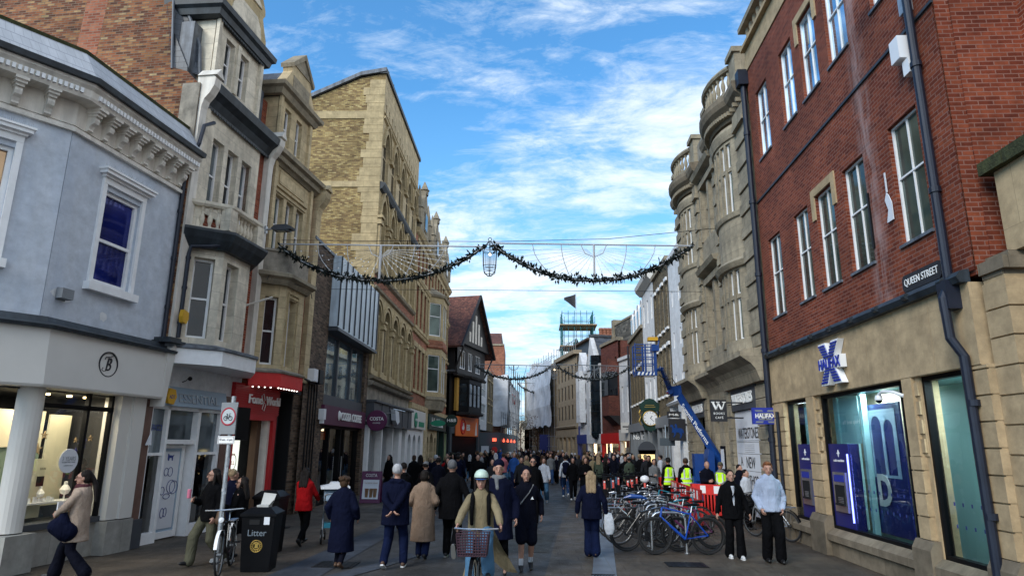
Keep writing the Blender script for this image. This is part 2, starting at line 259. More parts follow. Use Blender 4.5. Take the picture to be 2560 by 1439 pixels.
        if back is not None:
            s.face([(a0,back,c0),(a0,back,c1),(a1,back,c1),(a1,back,c0)]); s.face([(a0,o,c0),(a0,o,c1),(a0,back,c1),(a0,back,c0)]); s.face([(a1,back,c0),(a1,back,c1),(a1,o,c1),(a1,o,c0)]); s.face([(a0,o,c1),(a1,o,c1),(a1,back,c1),(a0,back,c1)])
        return s
    def archwall(s,a0,a1,c0,c1,arches,o=0,depth=.2,pointed=False,n=8):
        """arches: (centre, halfwidth, sill z, spring z)"""
        x=a0
        for (c,h,zs,zp) in sorted(arches):
            s.face([(x,o,c0),(c-h,o,c0),(c-h,o,c1),(x,o,c1)])
            if zs>c0: s.face([(c-h,o,c0),(c+h,o,c0),(c+h,o,zs),(c-h,o,zs)])
            pts=[]
            for i in range(2*n+1):
                t=i/(2*n); a=math.pi*(1-t)
                if pointed:
                    xx=-h+2*h*t; R=2*h*.95; zz=math.sqrt(max(0,R*R-(abs(xx)+R-h)**2))
                else: xx=h*math.cos(a); zz=h*math.sin(a)
                pts.append((c+xx,zp+zz))
            for i in range(2*n): s.face([(pts[i][0],o,pts[i][1]),(pts[i+1][0],o,pts[i+1][1]),(pts[i+1][0],o,c1),(pts[i][0],o,c1)])
            pp=[(c-h,zs)]+pts+[(c+h,zs)]
            for i in range(len(pp)-1): s.face([(pp[i][0],o,pp[i][1]),(pp[i][0],o-depth,pp[i][1]),(pp[i+1][0],o-depth,pp[i+1][1]),(pp[i+1][0],o,pp[i+1][1])])
            x=c+h
        s.face([(x,o,c0),(a1,o,c0),(a1,o,c1),(x,o,c1)]); return s
    def arch_ring(s,c,h,zp,w,o0,o1,pointed=False,n=10):
        def pt(h_,t):
            if pointed:
                xx=-h_+2*h_*t; R=2*h_*.95; return (c+xx,zp+math.sqrt(max(0,R*R-(abs(xx)+R-h_)**2)))
            a=math.pi*(1-t); return (c+h_*math.cos(a),zp+h_*math.sin(a))
        for i in range(n):
            t0,t1=i/n,(i+1)/n; a,b_,c_,d=pt(h,t0),pt(h+w,t0),pt(h+w,t1),pt(h,t1)
            s.face([(q[0],o1,q[1]) for q in (a,d,c_,b_)]); s.face([(b_[0],o0,b_[1]),(b_[0],o1,b_[1]),(c_[0],o1,c_[1]),(c_[0],o0,c_[1])]); s.face([(a[0],o1,a[1]),(a[0],o0,a[1]),(d[0],o0,d[1]),(d[0],o1,d[1])])
        return s
    def tube(s,pts,r,n=8,cap=True,closed=False):
        pts=[Vector(p) for p in pts]; rs=r if isinstance(r,(list,tuple)) else [r]*len(pts); R=[]; N_=len(pts); up=None
        for i,p in enumerate(pts):
            if closed: t=(pts[(i+1)%N_]-pts[i-1])
            else: t=(pts[min(i+1,N_-1)]-pts[max(i-1,0)])
            t.normalize()
            if up is None or abs(up.dot(t))>.98: up=Vector((0,0,1)) if abs(t.z)<.9 else Vector((1,0,0))
            a=up.cross(t).normalized(); b=t.cross(a).normalized(); up=b
            R.append([p+a*math.cos(2*math.pi*k/n)*rs[i]+b*math.sin(2*math.pi*k/n)*rs[i] for k in range(n)])
        for i in range(N_ if closed else N_-1):
            j=(i+1)%N_
            for k in range(n):
                l=(k+1)%n; s.face([R[i][k],R[i][l],R[j][l],R[j][k]],[(k/n,i),((k+1)/n,i),((k+1)/n,i+1),(k/n,i+1)],True)
        if cap and not closed: s.face(R[0][::-1]); s.face(R[-1])
        return s
    def lathe(s,prof,c=(0,0,0),n=16,ax='z',a0=0,a1=2*math.pi):
        R=[]; full=abs(a1-a0-2*math.pi)<1e-6; m_=n if full else n+1
        for (rr,h) in prof:
            ring=[]
            for k in range(m_):
                a=a0+(a1-a0)*k/n; x,y=rr*math.cos(a),rr*math.sin(a)
                ring.append({'z':(c[0]+x,c[1]+y,c[2]+h),'y':(c[0]+x,c[1]+h,c[2]+y),'x':(c[0]+h,c[1]+x,c[2]+y)}[ax])
            R.append(ring)
        acc=0
        for i in range(len(prof)-1):
            l=math.hypot(prof[i+1][0]-prof[i][0],prof[i+1][1]-prof[i][1]); rr=max(prof[i][0],prof[i+1][0],.01)
            for k in range(n):
                k2=(k+1)%m_ if full else k+1; ua,ub=rr*(a0+(a1-a0)*k/n),rr*(a0+(a1-a0)*(k+1)/n)
                s.face([R[i][k],R[i][k2],R[i+1][k2],R[i+1][k]],[(ua,acc),(ub,acc),(ub,acc+l),(ua,acc+l)],True)
            acc+=l
        return s
    def ball(s,c,r,n=10,m_=6):
        rx,ry,rz=(r,r,r) if isinstance(r,(int,float)) else r
        for i in range(m_):
            for k in range(n):
                def q(i,k): a=math.pi*i/m_; b_=2*math.pi*k/n; return (c[0]+rx*math.sin(a)*math.cos(b_),c[1]+ry*math.sin(a)*math.sin(b_),c[2]+rz*math.cos(a))
                ps=[q(i,k),q(i+1,k),q(i+1,k+1),q(i,k+1)]
                if i==0: ps=ps[:3]
                elif i==m_-1: ps=[ps[0],ps[1],ps[3]]
                s.face(ps,None,True)
        return s
    def add(s,vs,fs,mp,smooth=False):
        k=len(s.v); s.v+=[s.fr(mp(v)) for v in vs]
        for f_ in fs:
            s.f.append([k+i for i in f_]); s.u.append([(vs[i][0],vs[i][2]) for i in f_]); s.sm.append(smooth)
        return s
    def text(s,string,w,h,mp,depth=.02,shear=0,bold=0,space=1.0):
        """mp maps (x right, t towards the viewer, z up) to builder coordinates; fitted to w x h"""
        vs,fs=text_mesh(string,depth,shear,bold,space); 
        x0=min(v[0] for v in vs); x1=max(v[0] for v in vs); z0=min(v[2] for v in vs); z1=max(v[2] for v in vs)
        kx=w/(x1-x0) if w else h/(z1-z0); kz=h/(z1-z0) if h else kx
        return s.add([((v[0]-x0)*kx,v[1],(v[2]-z0)*kz) for v in vs],fs,mp)
_tc={}
def text_mesh(string,depth,shear,bold,space):
    key=(string,depth,shear,bold,space)
    if key in _tc: return _tc[key]
    cu=bpy.data.curves.new('t','FONT'); cu.body=string; cu.extrude=depth/2; cu.shear=shear; cu.offset=bold; cu.resolution_u=3; cu.space_character=space; cu.align_x='CENTER'
    ob=bpy.data.objects.new('t',cu); C.objects.link(ob); dg=bpy.context.evaluated_depsgraph_get(); me=bpy.data.meshes.new_from_object(ob.evaluated_get(dg))
    vs=[(v.co.x,v.co.z+depth/2,v.co.y) for v in me.vertices]; fs=[list(p.vertices) for p in me.polygons]
    bpy.data.objects.remove(ob); bpy.data.meshes.remove(me); bpy.data.curves.remove(cu); _tc[key]=(vs,fs); return vs,fs
SPLIT={k:k for k in ('granite_pier','pillar_base','shop_window','shop_trim','fanlight','display_panel','display_screen','display_shelf','display_mirror','display_stand','lead_cheek','shop_surround','hanging_star','door_frame','inner_panel','window_hood','parapet_pier','light_strip','pier_base','lit_menu','stall_riser','shopfront','plaster_panel','shutter','plinth','canopy_light','chassis_frame','stone_fascia','coping_block','bare_patch','counter','gable_window','entrance','scaffold_boards','column')}
SPLIT.update(shopfront_pillars='pillar',stone_jambs='stone_jamb',balcony_piers='balcony_pier',ground_floor_stone='stone_pier',plaster_panels='plaster_panel',pediment_relief='pediment_relief',foot_plates='foot_plate',sills='sill',stone_surround='stone_surround',rooftop='rooftop')
def clusters(mb):
    # group faces whose pieces touch
    n=len(mb.v); par=list(range(n))
    def fd(a):
        while par[a]!=a: par[a]=par[par[a]]; a=par[a]
        return a
    key={}
    for i,v_ in enumerate(mb.v):
        k_=(round(v_.x,3),round(v_.y,3),round(v_.z,3))
        if k_ in key: par[fd(i)]=fd(key[k_])
        else: key[k_]=i
    for f_ in mb.f:
        for i in f_[1:]: par[fd(i)]=fd(f_[0])
    g={}
    for fi,f_ in enumerate(mb.f): g.setdefault(fd(f_[0]),[]).append(fi)
    gs=[[fs_,[min(mb.v[i][k_] for fi in fs_ for i in mb.f[fi])-.02 for k_ in range(3)],[max(mb.v[i][k_] for fi in fs_ for i in mb.f[fi])+.02 for k_ in range(3)]] for fs_ in g.values()]
    if len(gs)>200: return [1]
    ch=True
    while ch:
        ch=False
        for i in range(len(gs)):
            for j in range(i+1,len(gs)):
                if all(gs[i][1][k_]<=gs[j][2][k_] and gs[j][1][k_]<=gs[i][2][k_] for k_ in range(3)):
                    gs[i]=[gs[i][0]+gs[j][0],[min(a_,b_) for a_,b_ in zip(gs[i][1],gs[j][1])],[max(a_,b_) for a_,b_ in zip(gs[i][2],gs[j][2])]]; gs.pop(j); ch=True; break
            if ch: break
    return [x[0] for x in gs]
ROOTS={}
def matof(m): return MAT[m] if isinstance(m,str) else m
def obj(name,mb,mat,parent=None,weld=False,bevel=0):
    base=Vector((0,0,0))
    if parent is not None: base=parent.get('_b') and Vector(parent['_b']) or Vector((0,0,0))
    me=bpy.data.meshes.new(name); me.from_pydata([v-base for v in mb.v],[],mb.f)
    uvl=me.uv_layers.new(name='UVMap'); i=0
    flat=[c for uv in mb.u for p in uv for c in p]
    uvl.data.foreach_set('uv',flat); me.polygons.foreach_set('use_smooth',mb.sm)
    if name in SPLIT:
        cl=clusters(mb)
        if 1<len(cl)<=24:
            last=None
            for fs_ in cl:
                m2=MB(); vi={}
                for fi in fs_:
                    m2.f.append([vi.setdefault(v_,len(vi)) for v_ in mb.f[fi]]); m2.u.append(mb.u[fi]); m2.sm.append(mb.sm[fi])
                inv={b_:a_ for a_,b_ in vi.items()}; m2.v=[mb.v[inv[i]] for i in range(len(inv))]
                last=obj(SPLIT[name],m2,mat,parent)
            return last
    me.materials.append(matof(mat)); o=bpy.data.objects.new(name,me); C.objects.link(o)
    if parent is not None: o.parent=parent; o['_b']=list(base)
    if weld:
        bm=bmesh.new(); bm.from_mesh(me); bmesh.ops.remove_doubles(bm,verts=bm.verts,dist=.0005); bm.to_mesh(me); bm.free()
    me.validate(); return o
def meta(o,label,cat,group=None,kind=None):
    if label: o['label']=label
    if cat: o['category']=cat
    if group: o['group']=group
    if kind: o['kind']=kind
    return o
def thing(name,label,cat,loc,group=None,rotz=0):
    o=bpy.data.objects.new(name,None); o.empty_display_size=.2; C.objects.link(o); o.location=loc; o['_b']=[loc[0],loc[1],loc[2]] if not rotz else [0,0,0]
    o.rotation_euler=(0,0,rotz); return meta(o,label,cat,group)
def local_thing(name,label,cat,loc,rotz=0,group=None):   # parts are built round the origin
    o=thing(name,label,cat,loc,group,rotz); o['_b']=[0,0,0]; return o
def setbase(o,b): o['_b']=list(b); return o
def struct(name,mb,mat):
    o=obj(name,mb,mat); o['kind']='structure'; return o
def children(o): return [c for c in bpy.data.objects if c.parent==o]
def copy_tree(o,parent=None,kids=None):
    c=o.copy(); C.objects.link(c)
    if parent is not None: c.parent=parent; c.matrix_parent_inverse=o.matrix_parent_inverse.copy()
    for ch in (kids or KIDS)[o.name] if o.name in (kids or KIDS) else []: copy_tree(ch,c,kids)
    return c
KIDS={}
def index(o):
    KIDS[o.name]=[c for c in bpy.data.objects if c.parent==o]
    for c in KIDS[o.name]: index(c)
def one(name,mb,mat,label,cat,group=None,kind=None):     # a thing that is one mesh
    return meta(obj(name,mb,mat),label,cat,group,kind)
# window helper: sash / casement with a frame and a pane
def window(par,fr,a0,a1,z0,z1,o=-.12,mat='white_paint',glass='dark_glass',rails=1,cols=1,fw=.055,dep=.07,rail=None,sill=None,name='window'):
    m=MB(fr); m.box(a0,a0+fw,o-dep,o,z0,z1).box(a1-fw,a1,o-dep,o,z0,z1).box(a0+fw,a1-fw,o-dep,o,z0,z0+fw*1.3).box(a0+fw,a1-fw,o-dep,o,z1-fw,z1)
    for i in range(1,cols):
        x=a0+(a1-a0)*i/cols; m.box(x-fw*.32,x+fw*.32,o-dep,o-.008,z0+fw*1.3,z1-fw)
    for i in range(1,rails+1):
        z=(z0+(z1-z0)*i/(rails+1)) if rail is None else rail; m.box(a0+fw,a1-fw,o-dep,o-.004,z-fw*.42,z+fw*.42)
    w=obj(name,m,mat,par); setbase(w,par['_b'])
    g=MB(fr); q=o-dep*.7; g.face([(a0+fw*.5,q,z0+fw*.5),(a1-fw*.5,q,z0+fw*.5),(a1-fw*.5,q,z1-fw*.5),(a0+fw*.5,q,z1-fw*.5)]); obj('pane',g,glass,w)
    if sill: s_=MB(fr); s_.box(a0-.05,a1+.05,o-dep,o+.16,z0-.09,z0-.003); obj('sill',s_,sill,w)
    return w
def arc(cx,cy,r,a0,a1,n): return [(cx+r*math.cos(math.radians(a0+(a1-a0)*i/n)),cy+r*math.sin(math.radians(a0+(a1-a0)*i/n))) for i in range(n+1)]
FA=Frame((-8.15,13.8),(.115,1),'L'); FA1=Frame((-8.512,10.67),(.60,.80),'L'); FB=Frame((-8.15,13.8),(.1,1),'L'); FL=Frame((-7.35,21),(-.017,1),'L')
FR=Frame((5.85,16),(.014,1),'R')
# ================= GROUND =================
g=MB(); g.face([(-900,-60,-.02),(900,-60,-.02),(900,1500,-.02),(-900,1500,-.02)]); struct('ground',g,'asphalt')
def strip(name,pl,pr,mat,z):
    m_=MB()
    for i in range(len(pl)-1): m_.face([(*pl[i],z),(*pr[i],z),(*pr[i+1],z),(*pl[i+1],z)])
    return struct(name,m_,mat)
def lx(y): return -7.35-.017*(y-21)
strip('road',[(-4.4,-5),(-4.15,11),(-3.85,22),(-4.2,45),(-4.6,70),(-8,110),(-14,160)],[(.1,-5),(.1,11.5),(.75,21),(3.6,52),(2.6,70),(-3,110),(-9,160)],'asphalt',-.012)
strip('pavement',[(-14,-5),(-14,13),(-12,22),(-12,62),(-10,110)],[(-4.4,-5),(-4.15,11),(-3.85,22),(-4.2,45),(-8,110)],'paving',-.008)
strip('pavement',[(.1,-5),(.1,11.5),(.75,21),(3.6,52),(2.6,70),(-3,110)],[(12,-5),(12,11.5),(12,21),(12,52),(8,70),(4,110)],'paving',-.007)
strip('kerb',[(-4.5,-2),(-4.35,11),(-4.1,18),(-4.2,35)],[(-3.3,-2),(-3.5,11),(-3.45,18),(-3.8,35)],'kerb_stone',-.003)
strip('kerb',[(-4.15,9.5),(-3.72,10.5),(-2.95,12.2),(-2.5,13.6)],[(-3.75,9.3),(-3.4,10.2),(-2.7,11.9),(-2.3,13.2)],'kerb_stone',.0)
strip('road_patch',[(-.75,13.8),(-.6,16.6)],[(.2,14.0),(.4,16.8)],'patched_asphalt',-.006)
strip('road_patch',[(-2.4,6),(-2.3,9.8)],[(-.1,6),(.02,9.9)],'patched_asphalt',-.006)
dr=[(.70,4),(.87,11.5),(1.63,19.8),(2.6,32),(4.4,52)]; strip('drain_channel',dr,[(x+.40,y) for x,y in dr],'drain_slab',.0)
m_=MB()
for i in range(7): m_.box(.90+.048*i,.925+.048*i,11.1,11.62,.003,.012)
m_.box(.86,1.25,11.07,11.1,.003,.012).box(.86,1.25,11.62,11.65,.003,.012)
one('drain_grating',m_,'black_metal','slotted black iron grating set in the pale drain channel beside the bike stands','drain')
def manhole(x0,x1,y0,y1,label):
    m_=MB(); m_.box(x0,x1,y0,y1,-.004,.004)
    n=6
    for i in range(n): m_.box(x0+(x1-x0)*(i+.3)/n,x0+(x1-x0)*(i+.55)/n,y0+.04,y1-.04,.004,.009)
    one('manhole_cover',m_,'black_metal',label,'manhole')
manhole(2.3,3.0,12.5,13.0,'dark rectangular manhole cover on the right pavement before the bike stands')
manhole(-3.9,-3.2,11.9,12.5,'dark square manhole cover on the bluish kerb strip by the litter bin')
manhole(-6.9,-6.3,16.9,17.4,'small manhole cover on the pavement outside the shop with the red front')
def tree_hill():pass
# ================= LEFT 1: pale blue corner shop =================
def sub(fr,a,b,side=None):
    A=fr((a[0],a[1],0)); B=fr((b[0],b[1],0)); return Frame((A.x,A.y),(B.x-A.x,B.y-A.y),side or fr.side), (B-A).length
B1=thing('corner_shop','pale blue rendered corner building with white corbelled cornice over a cream jewellery shopfront','building',(-8.15,13.8,0))
bp=[(-3.6,0)] # dummy
def pathw(d): # world path of faces at outward offset d : FA1 far left -> corner -> FA end
    return None
# faces as one sweep path in FA coordinates: left part bends back
c1=FA1((-3.2,0,0)); v=(c1-FA.P); pL=(v.dot(FA.d),v.dot(FA.n)); pC=(-3.135,0); pE=(-.03,0)
path=[pL,pC,pE]
w=MB(FA); w.wall(-3.135,-.03,4.1,7.75,[(-2.2,-1.22,4.97,6.82)],0,.16,back=-.35)
w1=MB(FA1); w1.wall(-3.2,0,4.1,7.75,[(-1.95,-.78,5.0,6.95)],0,.16,back=-.35); w.v+=w1.v; n0=len(w.v)-len(w1.v); w.f+=[[i+n0 for i in q] for q in w1.f]; w.u+=w1.u; w.sm+=w1.sm
obj('wall',w,'blue_render',B1)
m_=MB(FA); rr_=random.Random(8)
def patch(m_,s0,z0,w_,h_):
    n=14; pts=[(s0+w_*(.5+.5*math.cos(2*math.pi*i/n)*rr_.uniform(.6,1)),.004,z0+h_*(.5+.5*math.sin(2*math.pi*i/n)*rr_.uniform(.6,1))) for i in range(n)]; m_.face(pts)
patch(m_,-1.9,4.28,.28,.22); patch(m_,-3.05,4.45,.6,.28); obj('bare_patch',m_,'white_render',B1)
cm=MB(FA)
cm.sweep([(0,7.55),(.08,7.55),(.08,7.62),(.03,7.66),(0,7.68)],path)
cm.sweep([(-.2,7.68),(.03,7.68),(.03,8.12),(-.2,8.12)],path)
cm.sweep([(0,8.12),(.34,8.12),(.36,8.17),(.36,8.30),(.42,8.36),(.42,8.42),(0,8.42)],path)
obj('cornice',cm,'cream_paint',B1)
dm=MB(FA); dd=MB(FA)
def along(fr,s0,s1,step):
    n=int((s1-s0)/step); return [s0+(s1-s0)*(i+.5)/n for i in range(n)]
for fr,s0,s1 in ((FA,-3.1,-.05),(FA1,-3.1,-.02)):
    q=MB(fr)
    for s in along(fr,s0,s1,.085): q.box(s-.026,s+.026,.36,.40,8.19,8.28)
    dd.v+=q.v; n0=len(dd.v)-len(q.v); dd.f+=[[i+n0 for i in k] for k in q.f]; dd.u+=q.u; dd.sm+=q.sm
obj('dentils',dd,'white_paint',B1)
for fr,s0,s1,st in ((FA,-3.05,-.05,.34),(FA1,-3.1,-.2,.42)):
    for s in along(fr,s0,s1,st):
        q=MB(fr); q.box(s-.10,s+.10,.03,.34,8.07,8.12).box(s-.085,s+.085,.03,.30,8.02,8.07).box(s-.065,s+.065,.03,.25,7.97,8.02)
        q.prof([(.03,7.97),(.20,7.97),(.22,7.90),(.20,7.84),(.13,7.80),(.10,7.74),(.11,7.70),(.06,7.68),(.03,7.68)],s-.055,s+.055); obj('corbel',q,'cream_paint',B1)
q=MB(FA); q.sweep([(.30,8.42),(.50,8.42),(.52,8.52),(.34,8.52)],path); obj('gutter',q,'black_lead',B1)
# slate roof strip, sloping back
def lean(fr,path_,o0,z0,o1,z1): pass
q=MB(FA); q.sweep([(.38,8.50),(.40,8.56),(-.05,9.22),(-.12,8.5)],path); obj('roof',q,'pale_slate',B1)
q=MB(FA); q.sweep([(-.02,9.16),(.0,9.24),(-.12,9.30),(-2.2,9.2),(-2.2,8.6),(-.15,8.6)],path); obj('roof_coping',q,'moss',B1)
q=MB(FA); q.slab([(-3.1,-.37),(-.03,-.37),(-.03,-7),(-6,-7)],4.12,8.5).slab([(-3.6,-2.3),(-.03,-2.3),(-.03,-7),(-6,-7)],0,4.1); obj('rear_body',q,'blue_render',B1)
for fr,a0,a1,z0,z1 in ((FA,-2.2,-1.22,4.97,6.82),(FA1,-1.95,-.78,5.0,6.95)):
    wn=window(B1,fr,a0,a1,z0,z1,-.06,'white_paint','blue_glass' if fr is FA else 'copper_glass',1,1,.07,.08,rail=z0+(z1-z0)*.47)
    if fr is FA1:
        t=MB(fr); t.prism([(a0+.07,z0+.1),(a1-.07,z0+.1),(a1-.07,z0+1.0),(a1-.3,z0+1.05),(a1-.4,z0+1.25),(a0+.07,z0+1.42)],-.111,-.109); obj('blind',t,'ink_blue',wn); setbase(wn,B1['_b'])
    s_=MB(fr); s_.box(a0-.10,a0,0,.05,z0-.02,z1+.10).box(a1,a1+.10,0,.05,z0-.02,z1+.10).box(a0-.10,a1+.10,0,.055,z1+.10,z1+.22)
    s_.box(a0-.13,a1+.13,0,.10,z1+.22,z1+.27).box(a0-.19,a1+.19,0,.17,z1+.27,z1+.34).box(a0-.22,a1+.22,0,.20,z1+.34,z1+.38); obj('window_surround',s_,'white_paint',B1)
    s_=MB(fr); s_.box(a0-.16,a1+.16,0,.14,z0-.17,z0-.02); obj('sill',s_,'white_paint',B1)
    s_=MB(fr); rr=random.Random(3)
    for i in range(60):
        s=a0-.2+(a1-a0+.4)*i/59; s_.tube([(s,.12,z1+.38),(s+rr.uniform(-.01,.01),.12+rr.uniform(-.05,.05),z1+.47)],.0022,4)
    obj('bird_spikes',s_,'galv',B1)
# fascia
fpath=[(pL[0],pL[1]),(-3.11,0),(-.24,0)]
q=MB(FA); q.sweep([(-.1,2.93),(.34,2.93),(.36,2.97),(.30,3.90),(-.1,3.90)],fpath); obj('fascia',q,'sign_cream',B1)
q=MB(FA); q.prism([(-.24,2.78),(-.24,3.94),(-.03,4.10),(.02,4.05),(-.14,2.78)],-.05,.35); obj('fascia_end',q,'sign_cream',B1)
q=MB(FA); q.sweep([(-.1,3.90),(.40,3.90),(.42,3.95),(.22,4.02),(.16,4.12),(0,4.12),(-.1,4.1)],[fpath[0],fpath[1],(-.02,0)]); obj('fascia_coping',q,'black_lead',B1)
q=MB(FA); q.box(-.35,.14,-.05,.46,4.12,4.17).box(-.28,.1,-.05,.38,4.17,4.24); obj('coping_block',q,'black_lead',B1)
q=MB(FA); z=3.46; s=-1.83
for R0,R1 in ((.215,.235),):
    for i in range(32):
        a,b_=2*math.pi*i/32,2*math.pi*(i+1)/32; q.prism([(s+R0*math.cos(a),z+R0*math.sin(a)),(s+R1*math.cos(a),z+R1*math.sin(a)),(s+R1*math.cos(b_),z+R1*math.sin(b_)),(s+R0*math.cos(b_),z+R0*math.sin(b_))],.32,.345)
q.text('B',.14,.24,lambda p:(s-.065+p[0],.325+p[1],z-.12+p[2]),.02,shear=.3)
q.tube([(s-.12,.335,z-.07),(s-.15,.335,z-.11),(s-.10,.335,z-.14),(s-.04,.335,z-.12)],.008,5); q.tube([(s-.10,.335,z+.08),(s-.08,.335,z+.13),(s+.02,.335,z+.14),(s+.10,.335,z+.17)],.008,5)
obj('shop_emblem',q,'ink',B1)
# shopfront below: pillars, plinth, glass, display
q=MB(FA); q.box(-1.08,-.80,-.25,.12,.62,2.93).box(-.80,-.46,-.3,.18,.62,2.93); q.lathe([(.20,.62),(.20,2.93)],(-2.98,-.05,0),20); obj('shopfront_pillars',q,'sign_cream',B1)
q=MB(FA); q.box(-1.12,-.42,-.3,.2,0,.60).box(-3.3,-2.72,-.25,.25,0,.60); obj('pillar_base',q,'granite',B1)
q=MB(FA); q.box(-2.72,-1.12,-.8,-.05,0,.60); obj('stall_riser',q,'granite',B1)
q=MB(FA); q.box(-2.75,-1.08,-.75,.0,.60,.70); obj('sill',q,'dark_grey',B1)
q=MB(FA); q.box(-.44,-.33,-.3,.05,0,3.0); obj('shop_jamb',q,'black_paint',B1)
q=MB(FA)
for s in (-2.78,-1.72,-1.14): q.box(s-.03,s+.03,-.10,-.02,.70,2.93)
q.box(-2.78,-1.1,-.1,-.02,2.62,2.70); obj('shop_window_frame',q,'black_paint',B1)
q=MB(FA); q.face([(-2.78,-.07,.70),(-1.1,-.07,.70),(-1.1,-.07,2.93),(-2.78,-.07,2.93)]); obj('shop_window',q,'clear_glass',B1)
q=MB(FA); q.box(-3.1,-.9,-2.2,-2.15,.0,2.95).box(-.92,-.88,-2.15,-.15,0,2.95).box(-3.4,-.9,-2.2,-.1,2.90,2.95).box(-3.4,-.9,-2.2,-.12,.55,.62); obj('shop_interior',q,'interior_dark',B1)
q=MB(FA); q.box(-3.4,-1.74,-.95,-.90,.9,1.95); obj('display_panel',q,'interior_green',B1)
q=MB(FA); q.box(-3.4,-1.78,-.9,-.86,1.95,2.6).box(-1.66,-1.16,-.9,-.86,.9,2.55).box(-2.35,-1.95,-.6,-.5,.75,1.75); obj('display_screen',q,'interior_cream',B1)
def star(m_,c,o,r1,r2,n=5,t=.02):
    pts=[(c[0]+(r1 if i%2==0 else r2)*math.sin(math.pi*i/n),c[1]+(r1 if i%2==0 else r2)*math.cos(math.pi*i/n)) for i in range(2*n)]; m_.prism(pts,o-t,o)
q=MB(FA); star(q,(-2.62,2.02),-.3,.17,.06,8); star(q,(-1.42,2.02),-.3,.12,.04,8); star(q,(-1.58,1.88),-.28,.07,.03); obj('hanging_star',q,'navy_panel',B1)
q=MB(FA); star(q,(-2.42,1.92),-.3,.11,.045); star(q,(-1.25,2.12),-.3,.06,.025); star(q,(-1.6,2.08),-.3,.05,.02); star(q,(-2.2,2.16),-.4,.08,.03); obj('hanging_star',q,'wood_light',B1)
q=MB(FA); q.lathe([(.0,0),(.21,0),(.21,.01),(0,.01)],(-1.98,-.05,1.72),28,'y'); obj('window_roundel',q,'poster_white',B1)
q=MB(FA); q.text('3 YEARS',.30,.075,lambda p:(-2.13+p[0],-.038+p[1],1.72+p[2]),.002); q.text('INTEREST FREE CREDIT',.30,.022,lambda p:(-2.13+p[0],-.038+p[1],1.685+p[2]),.002); q.text('available in store',.2,.02,lambda p:(-2.08+p[0],-.038+p[1],1.63+p[2]),.002); obj('roundel_lettering',q,'lettering_grey',B1)
q=MB(FA); q.box(-2.7,-1.75,-.75,-.35,.98,1.01).box(-1.7,-1.2,-.7,-.3,.98,1.01); obj('display_shelf',q,'white_plastic',B1)
def bust(s,o,z,k=1):
    m_=MB(FA); m_.lathe([(.0,0),(.05*k,0),(.05*k,.01),(.015*k,.02),(.012*k,.08*k),(.06*k,.10*k),(.085*k,.16*k),(.05*k,.22*k),(.03*k,.24*k),(.028*k,.29*k),(0,.30*k)],(s,o,z),12); return m_
for s,o,k in ((-2.62,-.5,1),(-2.0,-.5,.9),(-1.45,-.5,1.1)): obj('necklace_bust',bust(s,o,1.01,k),'lettering_white',B1)
q=MB(FA); rr=random.Random(5)
for i in range(9):
    s=-2.6+.1*i+rr.uniform(-.02,.02); h=rr.uniform(.05,.12); q.box(s,s+.06,-.45,-.42,1.01,1.01+h)
obj('display_card',q,'poster_white',B1)
q=MB(FA); q.box(-2.75,-2.55,-.88,-.84,.9,1.62); q.box(-2.12,-1.98,-.495,-.48,1.28,1.45); obj('display_mirror',q,'dark_void',B1)
q=MB(FA); q.text('BOOKS',.2,.05,lambda p:(-2.78+p[0],-.84+p[1],1.7+p[2]),.002); q.text('SOON',.12,.04,lambda p:(-2.1+p[0],-.48+p[1],1.56+p[2]),.002); obj('display_lettering',q,'ink',B1)
for s in (-2.6,-2.2,-1.7,-1.3):
    q=MB(FA); q.lathe([(0,0),(.045,0),(.045,-.03),(0,-.03)],(s,-.5,2.9),10); obj('downlight',q,'warm_lamp',B1)
for s,e in ((-2.3,14),(-1.4,7)):
    l=bpy.data.lights.new('shop_lamp','AREA'); l.energy=e; l.size=.5; l.color=(1,.85,.62); lo=bpy.data.objects.new('shop_lamp',l); C.objects.link(lo); lo.location=FA((s,-.5,2.84)); 
# alarm / speaker box on blue wall
q=MB(FA); q.box(-2.93,-2.68,.03,.16,4.50,4.68).box(-2.9,-2.71,0,.03,4.48,4.7); one('speaker_box',q,'grey_paint','small grey box fixed to the blue wall above the cream shop sign','wall box')
# ================= LEFT 2: cream stone building with canted bay (jewellery shop 2) =================
B2=thing('stone_townhouse','cream stone townhouse with balustraded balcony, canted bay and slate roof over a pale blue shopfront','building',tuple(FB((1.8,0,0))))
q=MB(FB); q.wall(0.0,3.55,3.9,10.1,[(.78,2.60,7.62,9.40),(.45,3.1,4.2,6.5)],0,.30,back=-.5); obj('wall',q,'red_brick',B2)
q=MB(FB); q.wall(.48,2.95,7.4,10.1,[(.80,1.28,7.62,9.38),(1.46,1.94,7.62,9.38),(2.12,2.60,7.62,9.38)],.06,.36); q.box(.30,.48,.0,.13,7.3,10.1); obj('window_surround',q,'cream_stone',B2)
for a in (.80,1.46,2.12): window(B2,FB,a,a+.48,7.62,9.38,-.10,'white_paint','grey_glass' if a!=1.46 else 'dark_glass',1,1,.05,.06)
